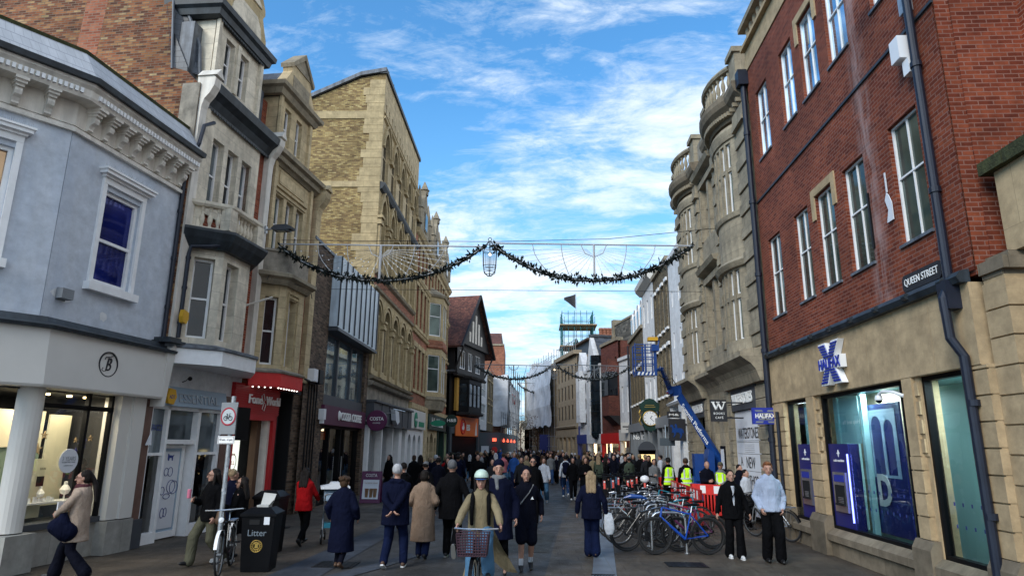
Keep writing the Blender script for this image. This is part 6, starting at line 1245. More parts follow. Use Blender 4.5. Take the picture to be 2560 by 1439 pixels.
def hsign(x,y,z,w_,h,mat,label,txt=None,tm='lettering_white',th=None,tz=.3,arm=True,name='hanging_sign'):
    t=local_thing(name,label,'sign',(x,y,z)); q=MB(); q.box(0,w_,-.06,.06,0,h); 
    if arm: q.box(w_,w_+.6,-.03,.03,h*.7,h*.7+.06)
    obj('sign_board',q,mat,t)
    if txt=='bars':
        q=MB(); q.box(w_*.12,w_*.88,-.066,-.06,h*.52,h*.64).box(w_*.35,w_*.65,-.066,-.06,h*.30,h*.36); obj('sign_lines',q,tm,t)
    elif txt: q=MB(); q.text(txt,w_*.8,th or h*.35,lambda p:(w_*.1+p[0],-.065-p[1],h*tz+p[2]),.01,bold=.01); obj('lettering',q,tm,t)
    return t
t=hsign(5.2,27.0,2.3,.64,.85,'ink','square black hanging sign with a bright blue horse beyond the clock')
q=MB(); horse=[(.14,.45),(.25,.5),(.30,.35),(.22,.22),(.28,.2),(.38,.38),(.42,.5),(.58,.48),(.66,.3),(.60,.16),(.66,.14),(.76,.32),(.78,.5),(.86,.42),(.84,.62),(.74,.72),(.62,.74),(.5,.72),(.46,.95),(.38,1.0),(.34,.92),(.38,.72),(.28,.76),(.22,.92),(.12,.94),(.05,.84),(.08,.80),(.16,.80),(.18,.62)]
q.prism([(a_*.66,b__*.66) for a_,b__ in horse],-.075,-.06); obj('horse_emblem',q,'lift_blue',t)
hsign(5.2,27.2,3.2,.5,.25,'ink','small black hanging sign high above the blue horse sign','M&')
hsign(5.55,45.5,2.95,.95,.7,'sign_cream','small white hanging sign before the far white building','bars','ink',.18,.45)
hsign(5.9,28.5,2.35,.5,.3,'grey_paint','small grey hanging sign beside the dark shop entrance',None)
# ================= RIGHT far, street bending left =================
FX=Frame((6.27,45.3),(-.21,1),'R')
simple_block('rendered_building','slim white rendered shop building with a pale gutter beyond the clock building','building',FX,.0,2.3,8.0,'white_render',1,2,1.8,.35,base=3.2,pane=1,fascia='sign_cream')
R8=simple_block('brick_block','dark red brick block with small slit windows and a projecting oriel','building',FX,2.35,6.6,9.6,'deep_red_brick',2,3,1.7,.4,base=3.0,pane=1,fascia='bright_red',glass='black_glass',wmat='timber')
q=MB(FX); q.box(2.4,4.0,0,.8,4.2,8.2); obj('oriel',q,'deep_red_brick',R8); q=MB(FX); q.box(2.38,3.9,.1,.84,5.6,7.3); obj('oriel_window',q,'black_glass',R8)
q=MB(FX); q.prof([(0,4.2),(.8,4.2),(0,3.5)],2.4,4.0); obj('oriel_base',q,'timber',R8)
q=MB(FX); q.prism([(1.6,9.0),(6.4,9.0),(6.4,11.3),(1.6,11.3)],-7,-1.0); R8b=one('stone_gable',q,'cobble_wall','large blank grey stone gable wall behind the dark red brick block','wall')
q=MB(FX); q.box(6.0,6.5,-1.6,-.9,9.0,11.8).box(1.5,6.5,-7,-.95,11.3,11.45); one('gable_coping',q,'grey_stone','pale coping and end pier of the blank grey stone gable','coping')
# gabled white pair
R9=simple_block('gabled_house','white rendered gabled house with a dark curved full height window bay','building',FX,6.65,10.5,8.2,'white_render',2,3,1.9,.35,base=3.0,pane=1,fascia='white_render')
q=MB(FX); q.prism([(7.9,8.2),(10.5,8.2),(10.4,9.0),(9.5,11.0)],-.6,.02); obj('gable',q,'white_render',R9)
q=MB(FX); q.face([(9.5,-.3,11.0),(9.5,-6,11.0),(7.2,-6,8.2),(7.2,-.3,8.2)]); q.face([(9.5,.05,11.1),(9.5,-6,11.1),(10.6,-6,8.6),(10.6,.05,8.6)]); q.box(9.35,9.65,-6,.1,10.95,11.15); obj('roof',q,'slate',R9)
q=MB(FX); q.prism([(6.4,8.2),(8.2,8.2),(6.4,10.6)],-1.0,-.9); obj('side_gable',q,'ochre_render',R9)
q=MB(FX); q.lathe([(.55,0),(.55,6.2)],(7.55,.05,2.9),14); q.ball((7.55,.05,2.9),(.55,.55,.35),12,6); obj('glazed_bay',q,'dark_glass',R9)
q=MB(FX)
for z in range(8): q.tube([(7.55+.56*math.cos(a_/6*math.pi),.05+.56*math.sin(a_/6*math.pi),3.1+.8*z) for a_ in range(7)],.03,4)
obj('bay_bars',q,'black_metal',R9)
R10=simple_block('gabled_house','smaller white house with a pale stone gable and red tiled roof behind','building',FX,10.55,13.6,8.0,'white_render',3,2,1.5,.7,base=3.0,pane=1,fascia='ink_blue')
q=MB(FX); q.prism([(11.2,8.0),(13.6,8.0),(12.9,10.1)],-.6,.02); obj('gable',q,'white_render',R10)
q=MB(FX); q.prism([(10.5,8.0),(13.5,8.0),(12.8,9.7),(10.6,9.7)],-5,-.7); obj('roof',q,'clay_tile',R10)
q=MB(FX)
ob3=[(11.2,0),(11.5,.45),(12.6,.45),(12.9,0)]
q.sweep([(-.3,4.0),(.0,4.0),(.0,8.3),(-.3,8.3)],ob3); obj('bay',q,'white_render',R10)
for z in (4.6,6.6):
    for a in (11.58,12.1):
        window(R10,FX,a,a+.42,z,z+1.2,.46,'white_paint','dark_glass',0,1,.05,.03)
R11=simple_block('stone_block','tan stone corner block with tall narrow windows and a glass railed roof terrace','building',FX,13.65,21.4,10.1,'tan_stone',3,6,1.5,.6,base=3.6,pane=1,fascia='tan_stone',wmat='timber',glass='black_glass')
q=MB(FX); q.box(13.6,21.5,-.4,.35,10.1,10.45).prof([(0,3.6),(.25,3.65),(.3,3.8),(0,3.9)],13.6,21.4); obj('cornice',q,'tan_stone',R11)
q=MB(FX)
for s in (13.8,15.4,17,18.6,20.2): q.box(s,s+.5,-.2,.14,0,3.6)
obj('shopfront_pillars',q,'tan_stone',R11)
q=MB(FX); q.box(15,20,-4,-1.6,10.4,11.6); obj('roof_storey',q,'dark_grey',R11); q=MB(FX); q.box(14.6,20.3,-4.2,-1.2,11.6,11.75); obj('roof_slab',q,'wood_brown',R11)
q=MB(FX)
for i in range(12): q.tube([(13.9+.65*i,.1,10.45),(13.9+.65*i,.1,11.4)],.025,4)
q.tube([(13.9,.1,11.4),(21.2,.1,11.4)],.03,4); obj('terrace_rail',q,'steel',R11)
hsign(3.45,58.2,2.75,1.0,1.0,'ink_blue','navy shop canopy box on the small white gabled house','bars','lettering_white',.3,.4,False)
hsign(4.15,54.3,2.9,.95,.95,'sign_cream','left of the two white hanging signs on the white gabled house','bars','ink',.18,.4,False)
hsign(5.15,54.0,2.9,.8,.95,'sign_cream','right of the two white hanging signs on the white gabled house','bars','grey_paint',.18,.4,False)
hsign(5.35,50.5,2.75,1.1,1.1,'bright_red','bright red projecting sign on the dark red brick block','Dune',th=.35,arm=False)
hsign(6.1,49.0,2.85,1.3,.6,'dark_grey','dark grey sign board beside the bright red projecting sign',None,arm=False)
# rooftop things behind
q=MB()
for i in range(5): q.lathe([(.22,0),(.24,.5),(.3,.6),(.25,.8)],(7.2+.42*i,75,14.5),8)
q.box(6.95,9.1,74.5,75.6,10,14.3).box(6.9,9.2,74.4,75.7,14.2,14.5); one('chimney_stack',q,'orange_brick','brick chimney stack with a row of clay pots behind the tan stone block','chimney')
q=MB(); q.box(6.95,9.3,82,90,10,15.8); one('roof_block',q,'yellow_brick','buff brick roof block beside the scaffolded turret','building')
S2=thing('scaffolded_tower','turret wrapped in teal netted scaffolding with a black flag on its pole','scaffold',(4.6,85,0))
q=MB(); bd=MB()
x0,x1=3.0,6.9
for (P0_,P1_) in (((x0,82),(x1,82)),((x1,82),(x1,86)),((x0,86),(x0,82))): scaffold(q,P0_,P1_,8,17.6,1.9,.78,.0,1.2); scaffold(q,(P0_[0]+.3,P0_[1]+.9),(P1_[0]-.2,P1_[1]+.9),8,17.6,1.9,1.1,.0,.6)
obj('scaffold_poles',q,'scaffold_teal',S2)
q=MB(); 
for z in (11.6,14.2,16.9): q.box(x0-.3,x1+.5,81.7,86.2,z,z+.12)
obj('scaffold_boards',q,'wood_light',S2)
q=MB(); q.lathe([(1.2,0),(1.2,4.0),(1.3,4.1),(.15,7.0),(0,7.2)],(4.9,84.5,8.5),10); obj('turret',q,'dark_green',S2)
q=MB(); q.tube([(4.9,84,15),(4.9,84,21.6)],.05,6); fp=obj('flag_pole',q,'steel',S2)
q=MB()
for i in range(6):
    for j in range(4):
        def fpnt(i,j): u_,v_=i/6,j/4; return (4.85-1.5*u_,84+.15*math.sin(u_*5+v_),21.4-.5*u_-1.9*v_*(1-u_*.85)+.0)
        q.face([fpnt(i,j),fpnt(i+1,j),fpnt(i+1,j+1),fpnt(i,j+1)])
obj('flag',q,'ink',fp)
S3=thing('sheeted_scaffold','tall building wrapped in white scaffold sheeting closing the view at the bend','scaffold',(0,78,0))
P1_=FX((21.45,0,0)); P2_=FX((34,0,0))
noisy_sheet('sheeting',(P2_.x,P2_.y),(P1_.x,P1_.y),4.0,10.6,'','',.75,seed=9,par=S3,nx=34,nz=26)
q=MB(); q.box(P2_.x+.3,P1_.x+.5,P1_.y+2,P2_.y,0,10.2) if False else q.face([(P2_.x,P2_.y,0),(P1_.x,P1_.y,0),(P1_.x,P1_.y,10.4),(P2_.x,P2_.y,10.4)]); obj('backing_wall',q,'tan_stone',S3)
q=MB(); scaffold(q,(P2_.x,P2_.y),(P1_.x,P1_.y),0,10.4,2.0,2.6,.3,1.2); obj('scaffold_poles',q,'galv',S3)
q=MB(); q.box(.1,2.2,69.5,69.7,0,3.2); one('site_hoarding',q,'navy_panel','dark navy hoarding panel at the foot of the white sheeted building at the bend','hoarding')
S4=thing('sheeted_scaffold','flat fronted building in white printed scaffold sheeting left of the bend','scaffold',(-.9,92,0))
noisy_sheet('sheeting',(-1.0,92),(1.4,91.6),4.6,13.2,'','',.2,seed=12,par=S4,nx=14,nz=20)
q=MB(); q.box(-1.0,2.5,92.2,100,0,13.0); obj('backing_wall',q,'tan_stone',S4)
q=MB(); q.prism([(-.7,5.4),(-.3,6.6),(.2,6.0),(.5,7.1),(.9,6.2),(1.0,5.3),(.4,5.7),(0,5.2)],-91.45,-91.4); 
for i,v_ in enumerate(q.v): q.v[i]=Vector((v_.x,-v_.y,v_.z))
obj('printed_mark',q,'grey_paint',S4)
B12=thing('corner_building','pale stone corner building with a balustraded balcony at the far end of the street','building',(-2.0,90,0))
q=MB(); q.box(-2.1,1.2,89.5,91.3,4.2,5.0).box(-2.2,1.4,89.2,91.4,5.0,5.2).box(-1.9,-.9,91,99,0,11.0).box(-2.05,-.7,90.8,99,9.6,9.9); obj('wall',q,'cream_stone',B12)
q=MB(); q.box(-1.6,-1.2,90.95,91.0,6.0,8.6); obj('window',q,'dark_glass',B12)
q=MB(); q.box(-1.9,1.6,91,91.1,0,4.2); obj('shopfront',q,'dark_grey',B12)
rr=random.Random(21)
for i,(x,y,w_,h) in enumerate(((-14,150,7,9),(-6.5,170,6,8),(-22,160,8,12),(2.5,150,8,10))):
    F=Frame((x,y),(1,0),'R'); simple_block('distant_building',('low pale building closing the far end of the street','grey stone building at the very end of the street','tall far building half hidden behind the red hazard lamps','pale distant building behind the sheeted scaffold')[i],'building',F,0,w_,h,('tan_stone','cream_stone','grey_stone','tan_stone')[i],2,3,1.4,.9,shop=False)
# autumn tree at the bend
def tree(name,label,x,y,h,cr,seed,leafm,nleaf=900,cz=.62):
    rr=random.Random(seed); t=local_thing(name,label,'tree',(x,y,0)); q=MB(); q.tube([(0,0,0),(.05,0,h*.35),(-.02,.03,h*.6)],[.12,.09,.05],8); tips=[]
    for i in range(16):
        a=rr.uniform(0,6.28); z0=h*rr.uniform(.3,.6); L_=cr*rr.uniform(.6,1.0); up=rr.uniform(.3,1.0)
        p0=Vector((0,0,z0)); p1=p0+Vector((math.cos(a)*L_*.5,math.sin(a)*L_*.5,L_*up*.6)); p2=p1+Vector((math.cos(a+rr.uniform(-.5,.5))*L_*.5,math.sin(a)*L_*.5,L_*up*.5)); q.tube([p0,p1,p2],[.04,.025,.008],5); tips+=[p1,p2,(p1+p2)/2]
        for k in range(3): p3=p2+Vector((rr.uniform(-.5,.5),rr.uniform(-.5,.5),rr.uniform(.1,.6)))*cr*.4; q.tube([p1.lerp(p2,rr.random()),p3],[.012,.004],4); tips.append(p3)
    obj('trunk',q,'wood_brown',t); q=MB()
    for i in range(nleaf):
        c=rr.choice(tips)+Vector((rr.gauss(0,.22),rr.gauss(0,.22),rr.gauss(0,.2)))*cr*.5; s=rr.uniform(.05,.10); a=Vector((rr.gauss(0,1),rr.gauss(0,1),rr.gauss(0,1))).normalized(); b_=a.cross(Vector((rr.gauss(0,1),rr.gauss(0,1),rr.gauss(0,1)))).normalized(); q.face([c-a*s,c-b_*s*.6,c+a*s,c+b_*s*.6])
    obj('crown',q,leafm,t)
P('autumn_leaf',(.10,.05,.022),.8,var=.5,vs=3); P('green_leaf',(.07,.10,.02),.8,var=.5,vs=3)
tree('street_tree','small brown leaved street tree at the foot of the white sheeted buildings',-.1,74,5.6,2.2,4,'autumn_leaf',1500)
tree('street_tree','pale bare branched tree at the far end of the street by the hoarding',-3.2,118,9,3,6,'green_leaf',500)
for s,e in ((-.6,10),(-3.4,50),(-6.4,26)):
    l=bpy.data.lights.new('bank_lamp','AREA'); l.energy=e; l.size=.6; l.color=(.85,.97,1); lo=bpy.data.objects.new('bank_lamp',l); C.objects.link(lo); lo.location=FR((s,-.6 if s<-1 else -.32,3.05))
# ================= overhead festoons =================
P('festoon_rod',(.42,.43,.45),.5,var=.1)
def festoon(k,y,xl,xm,xr,zt,sag,label,label2,sc=1.0,dens=1.0,wires=True,rod=.022):
    t=thing('light_festoon',label,'festoon',((xl+xr)/2,y,zt),'garland festoons strung across the street')
    rr=random.Random(k); q=MB()
    for a,b_ in ((xl,xm-.15),(xm+.15,xr)):
        q.tube([(a,y,zt+.05),(b_,y,zt-.05)],rod,6)
        c=(a+b_)/2; q.tube([(c,y,zt),(c,y,zt-sag+.02)],rod*1.5,6)
        q.tube([(c-.35,y,zt-.02),(c-.25,y,zt-.25),(c,y,zt-.36),(c+.25,y,zt-.25),(c+.35,y,zt-.02)],rod*.6,5)
        for f_ in (-.62,-.33,.33,.62):
            x=c+(b_-a)/2*f_; e=c+(b_-a)/2*f_*.72; ze=zt-sag*(1-(abs(f_)*.72)**2.2)*.98
            q.tube([(x+(e-x)*u_**1.8,y,zt+(ze-zt)*u_) for u_ in (0,.3,.55,.8,1)],rod*.5,4)
    obj('rod_frame',q,'grey_paint' if k else 'festoon_rod',t)
    if wires:
        q=MB(); bq=MB()
        for a,b_ in ((xl,xm-.15),(xm+.15,xr)):
            c=(a+b_)/2; hw=(b_-a)/2
            for i in range(19):
                f_=-.93+1.86*i/18; ex=c+hw*f_; ez=zt-sag*(1-abs(f_)**2.2); p0=Vector((c+.2*f_,y,zt-.12-.2*(1-abs(f_)))); p1=Vector((ex,y,ez)); q.tube([p0,p1],.0045,3,False)
                for u_ in (.35,.5,.65,.8,.95): 
                    if rr.random()<.8: b0=p0.lerp(p1,u_+rr.uniform(-.04,.04)); bq.box(b0.x-.010,b0.x+.010,b0.y-.01,b0.y+.01,b0.z-.03,b0.z)
        obj('wires',q,'galv',t); obj('bulbs',bq,'white_plastic',t)
    q=MB(); rod_=MB()
    for a,b_,hang in ((xl,xm-.1,1),(xm+.1,xr,-1)):
        c=(a+b_)/2; hw=(b_-a)/2; n=int(1150*dens); pts=[]
        for i in range(25):
            f_=-1+2*i/24; pts.append((c+hw*f_,y,zt-sag*(1-abs(f_)**2.2)))
        rod_.tube(pts,rod*.8,5); q.tube([(p_[0],p_[1]+.05,p_[2]) for p_ in pts],[.045*sc*(1+.3*math.sin(i*2.1)) for i in range(25)],7)
        for i in range(n):
            f_=-1+2*(i+rr.random())/n; p=Vector((c+hw*f_,y,zt-sag*(1-abs(f_)**2.2))); o=Vector((0,math.cos(6.28*rr.random()),math.sin(6.28*rr.random())))
            thick=.115*sc*(1+.35*math.sin(f_*31)+.3*math.sin(f_*67+1)); u_=Vector((rr.gauss(0,.6),rr.gauss(0,1),rr.gauss(0,1))).normalized(); v_=u_.cross(Vector((rr.gauss(0,1),rr.gauss(0,1),rr.gauss(0,1)))).normalized()
            c0=p+u_*thick*rr.uniform(.1,1); s_=rr.uniform(.04,.072)*sc; q.face([c0-u_*s_,c0-v_*s_*.55,c0+u_*s_*1.3,c0+v_*s_*.55])
    obj('greenery',q,'garland',t); obj('lower_rod',rod_,'grey_paint' if k else 'festoon_rod',t)
    A=local_thing('festoon_lantern',label2,'lantern',(xm,y,zt-.9*sc),group='wire lanterns hung from the festoons'); q=MB(); n=6
    R_=[(.05,0),(.17,.10),(.185,.22),(.20,.28),(.215,.70),(.235,.74),(.10,.92),(.035,1.0)]
    rings=[[(r_*sc*math.cos(math.pi/6+2*math.pi*i/n),r_*sc*math.sin(math.pi/6+2*math.pi*i/n),z*sc) for i in range(n)] for r_,z in R_]
    for rg in rings: q.tube(rg,.009*sc,5,closed=True)
    for i in range(n): q.tube([rg[i] for rg in rings],.009*sc,5)
    for i in range(n):
        a_,b_=Vector(rings[3][i]),Vector(rings[3][(i+1)%n]); c_,d_=Vector(rings[4][i]),Vector(rings[4][(i+1)%n])
        for u_ in (.33,.66): q.tube([a_.lerp(b_,u_),c_.lerp(d_,u_)],.005*sc,4)
    ring(q,(0,1.06*sc),0,.05*sc,.01*sc,n=12); obj('wire_cage',q,'black_metal' if k==0 else 'galv',A)
    q=MB(); q.ball((.0,0,.62*sc),.035*sc,8,5); obj('bulb',q,'warm_lamp',A)
festoon(0,17.6,-7.38,-1.36,4.30,7.52,1.02,'nearest festoon of dark garland and white rods, over the coffee shop end of the street','nearest wire lantern with an amber bulb, hung between the two garland swags',1.0)
festoon(1,45,-4.35,1.1,6.35,7.42,.95,'middle garland festoon, hung just before the blue lift basket and the timbered house','middle wire lantern, in front of the white sheeted building',1.1,.6,True,.03)
festoon(2,74,-2.3,1.9,7.2,8.85,1.0,'farthest garland festoon, hung low across the street at the bend','farthest wire lantern glowing against the white sheeting',1.2,.4,False,.03)
def cable(pts,label,r_=.008): 
    q=MB(); q.tube(pts,r_,4); one('cable',q,'black_metal',label,'cable')
cable([(-7.4,17.8,7.75),(-1.3,17.8,7.68),(2.0,17.8,7.75),(5.0,17.8,8.05)],'thin dark cable stretched just above the nearest festoon')
cable([(-7.3,22,7.3),(5.6,22,7.2)],'thin cable crossing the street behind the nearest wire lantern')
q=MB(FB); q.tube([(3.3,.45,6.4),(3.7,.3,6.7),(4.3,.75,6.5),(5.3,.75,6.55),(5.6,.6,6.7),(6.2,.4,6.5)],.012,5); q.tube([(5.45+.08*math.cos(a_),.75,6.62+.08*math.sin(a_)) for a_ in (0,1,2,3,4,5,6)],.02,5); one('loose_cable',q,'black_metal','loose looping black cable across the ochre stone bay','cable')
q=MB(FB); q.tube([(2.95,.1,5.6),(3.35,.62,5.9)],.03,6); one('flag_pole_stub',q,'cream_paint','short pale angled pole sticking out between the two stone bays','pole')
# ================= bicycles =================
def wheel(par,cx,cy,cz,R_=.34,tyre='tyre',rim='steel',name='wheel',spokes=18,w=.019):
    W_=MB(); n=30
    def tor(m,R0,r0,nn=7,sx=1): m.tube([(cx+R0*math.cos(2*math.pi*i/n),cy,cz+R0*math.sin(2*math.pi*i/n)) for i in range(n)],r0,nn,closed=True)
    m=MB(); tor(m,R_-w,w); wo=obj(name,m,tyre,par)
    m=MB(); tor(m,R_-w*2.3,w*.55,5)
    m.lathe([(.03,-.035),(.03,.035)],(cx,cy,cz),8,'y')
    for i in range(spokes):
        a=2*math.pi*i/spokes; b_=a+(.35 if i%2 else -.35); sy=.03 if i%4<2 else -.03; m.tube([(cx+.03*math.cos(b_),cy+sy,cz+.03*math.sin(b_)),(cx+(R_-w*2.5)*math.cos(a),cy,cz+(R_-w*2.5)*math.sin(a))],.0016,3,False)
    obj('rim',m,rim,wo); return wo
def bike(frame_mat,style,label,loc,rotz,group=None,basket=False,tyre='tyre',R_=.34,lean=0,rack=False,guards=True,light=False):
    t=local_thing('bicycle',label,'bicycle',loc,rotz,group); t.rotation_euler=(lean,0,rotz)
    wb=.53
    rm_='rim_black' if style in('mtb','step') else 'rim_dull'; tw=.026 if style=='mtb' else .019
    fw=wheel(t,wb,0,R_,R_,tyre,rm_,name='front_wheel',w=tw); wheel(t,-wb,0,R_,R_,tyre,rm_,name='rear_wheel',w=tw)
    bb_=Vector((-.08,0,.29)); st=Vector((-.22,0,.78)); ht=Vector((.36,0,.88)); hb=Vector((.40,0,.70)); ra=Vector((-wb,0,R_))
    q=MB(); q.tube([bb_,st],.016,7)
    if style=='step': q.tube([hb,(.18,0,.42),bb_],.02,7); q.tube([ht,(.2,0,.62),(-.13,0,.45)],.015,7)
    else: q.tube([hb,bb_],.021 if style!='mtb' else .027,8); q.tube([ht,st+Vector((.01,0,-.03))],.017,7)
    q.tube([hb,ht],.02,8)
    for sy in (-.045,.045):
        q.tube([bb_+Vector((0,sy*.6,0)),ra+Vector((0,sy,0))],.010,6); q.tube([st+Vector((0,sy*.4,-.05)),ra+Vector((0,sy,0))],.009,6)
    obj('frame',q,frame_mat,t)
    q=MB()
    for sy in (-.05,.05): q.tube([hb+Vector((.0,sy*.7,-.02)),(hb.x+.03,sy,.62),(wb-.01,sy,R_)],.012 if style!='mtb' else .02,6)
    q.tube([hb+Vector((0,-.045,-.02)),hb+Vector((0,.045,-.02))],.02,6); obj('fork',q,frame_mat if style!='mtb' else 'black_metal',t)
    q=MB()
    if style=='mtb': pts=[(.38,-.34,.98),(.37,-.1,.97),(.37,.1,.97),(.38,.34,.98)]
    elif style=='drop': pts=[(.40,-.20,.82),(.50,-.21,.84),(.50,-.21,.94),(.38,-.19,.97),(.37,0,.97),(.38,.19,.97),(.50,.21,.94),(.50,.21,.84),(.40,.20,.82)]
    else: pts=[(.20,-.30,.98),(.30,-.28,1.0),(.39,-.12,1.0),(.39,.12,1.0),(.30,.28,1.0),(.20,.30,.98)]
    q.tube(pts,.012,6); q.tube([ht,(.36,0,.97),(.38,0,.99)],.014,6); hbm=obj('handlebar',q,'black_metal' if style=='mtb' else 'steel',t)
    q=MB()
    for i_,j_ in ((0,1),(-1,-2)):
        a=Vector(pts[i_]); b_=Vector(pts[j_]); q.tube([a,a.lerp(b_,.6 if style!='mtb' else .45)],.017,7)
    obj('grip',q,'black_paint',hbm)
    q=MB(); q.tube([st,st+Vector((-.03,0,.13))],.012,6); obj('seat_post',q,'steel',t)
    q=MB(); q.tube([(-.40,0,.93),(-.34,0,.945),(-.24,0,.94),(-.10,0,.93)],[.03,.055,.045,.018],8)
    for i,v_ in enumerate(q.v): q.v[i]=Vector((v_.x,v_.y*1.5,.93+(v_.z-.93)*.6))
    obj('saddle',q,'black_paint',t)
    q=MB(); q.lathe([(0,-.045),(.09,-.045),(.09,-.038),(0,-.038)],(bb_.x,0,bb_.z),16,'y'); q.tube([bb_+Vector((0,-.06,0)),bb_+Vector((.10,-.07,-.13)),bb_+Vector((.11,-.15,-.14))],.009,5); q.tube([bb_+Vector((0,.06,0)),bb_+Vector((-.10,.07,.13)),bb_+Vector((-.11,.15,.14))],.009,5); q.box(.0,.11,-.19,-.1,.14,.165).box(-.24,-.14,.1,.19,.42,.445)
    q.tube([(bb_.x,-.042,bb_.z+.09),(ra.x,-.042,ra.z+.04)],.004,4); q.tube([(bb_.x,-.042,bb_.z-.09),(ra.x,-.042,ra.z-.04)],.004,4); q.lathe([(0,-.045),(.045,-.045),(.045,-.038)],(ra.x,0,ra.z),10,'y'); obj('crankset',q,'black_metal',t)
    if guards:
        q=MB()
        for cx,a0,a1 in ((-wb,20,190),(wb,20,150)):
            pts=[(cx+(R_+.03)*math.cos(math.radians(a0+(a1-a0)*i/10)),R_+(R_+.03)*math.sin(math.radians(a0+(a1-a0)*i/10))) for i in range(11)]
            for i in range(10): q.face([(pts[i][0],-.025,pts[i][1]),(pts[i+1][0],-.025,pts[i+1][1]),(pts[i+1][0],.025,pts[i+1][1]),(pts[i][0],.025,pts[i][1])])
        obj('mudguards',q,'black_paint' if guards is True else guards,t)
    if rack:
        q=MB()
        for sy in (-.06,.06): q.tube([(-.25,sy,.76),(-.75,sy,.76),(-.72,sy,.72)],.006,4); q.tube([(-.6,sy,.76),(-wb,sy,R_)],.006,4)
        for x in (-.3,-.45,-.6,-.74): q.tube([(x,-.06,.76),(x,.06,.76)],.005,4)
        obj('rack',q,'steel',t)
    if basket: make_basket(t,basket)
    if light: q=MB(); q.lathe([(0,0),(.04,.0),(.04,.05),(0,.06)],(.46,0,.86),10,'x'); obj('lamp',q,'white_plastic',t)
    return t
def make_basket(t,mat,x0=.44,w_=.20,l=.26,z0=.72,h=.26):
    q=MB(); 
    for k in range(9):
        z=z0+h*k/8; e=.86+.14*k/8; q.tube([(x0+l/2+sx*l/2*e,sy*w_*e,z) for sx,sy in ((-1,-1),(1,-1),(1,1),(-1,1))],.008,4,closed=True)
    for i in range(44):
        f_=i/44*4; s=int(f_); u_=f_-s; cor=[(-1,-1),(1,-1),(1,1),(-1,1),(-1,-1)]; a=cor[s]; b_=cor[s+1]; x=(a[0]+(b_[0]-a[0])*u_); y=(a[1]+(b_[1]-a[1])*u_); q.tube([(x0+l/2+x*l/2*.86,y*w_*.86,z0),(x0+l/2+x*l/2,y*w_,z0+h)],.007,3)
    q.box(x0+.02,x0+l-.02,-w_*.84,w_*.84,z0,z0+.01); obj('basket',q,mat,t)
# stands
STX=lambda y:2.60+.098*(y-14.0)
stand0=None
for i in range(8):
    y=14.0+.93*i; x=STX(y)
    names=('nearest stainless steel bicycle stand, a hoop by the blue mountain bike','second steel bicycle hoop from the front of the row','third steel bicycle hoop from the front of the row','fourth steel bicycle hoop from the front','fifth steel bicycle hoop from the front','sixth steel bicycle hoop from the front','seventh steel bicycle hoop from the front, near the far end','farthest steel bicycle hoop of the row, beside the coral scooters')
    if stand0 is None:
        stand0=local_thing('bicycle_stand',names[0],'bike stand',(x,y,0),group='steel bicycle stands in a row'); q=MB(); pts=[(-.34,0,0),(-.34,0,.55)]+[(-.34+.17-.17*math.cos(a_),0,.60+.17*math.sin(a_)) for a_ in (.3,.7,1.1,1.5)]+[(.34-.17+.17*math.cos(a_),0,.60+.17*math.sin(a_)) for a_ in (1.5,1.1,.7,.3)]+[(.34,0,.55),(.34,0,0)]
        q.tube(pts,.025,10); obj('hoop',q,'steel',stand0); q=MB(); q.lathe([(.06,0),(.06,.012),(.026,.014)],(-.34,0,0),12).lathe([(.06,0),(.06,.012),(.026,.014)],(.34,0,0),12); obj('foot_plates',q,'steel',stand0); index(stand0)
    else:
        c=copy_tree(stand0); c.location=(x,y,0); c['label']=names[i]
P('sign_face_grey',(.42,.46,.48),.4,var=.03); P('maroon_red',(.30,.012,.03),.5,var=.05); P('rim_black',(.02,.02,.02),.35,.3,var=0); P('rim_dull',(.13,.135,.14),.35,.6,var=0); P('frame_blue',(.006,.055,.34),.3,var=.06,coat=.5); P('frame_black',(.012,.012,.014),.3,var=.1,coat=.4); P('frame_white',(.32,.33,.34),.3,var=.05,coat=.4); P('frame_pink',(.10,.02,.07),.35,var=.05); P('frame_teal',(.03,.20,.28),.3,var=.05); P('frame_silver',(.35,.37,.4),.3,.6,var=.05); P('coral',(.75,.11,.09),.4,var=.06); P('wicker_plum',(.045,.018,.028),.75,var=.3,vs=12)
g_='bicycles locked to the row of steel stands'
bike('frame_blue','mtb','blue mountain bike with fat black tyres locked to the nearest steel stand',(2.82,13.86,0),math.pi+.10,g_,R_=.355,guards=False,lean=.04)
bike('frame_black','mtb','black bike behind the blue mountain bike, its wheel showing through the nearest hoop',(2.30,14.22,0),.06,g_,lean=-.05)
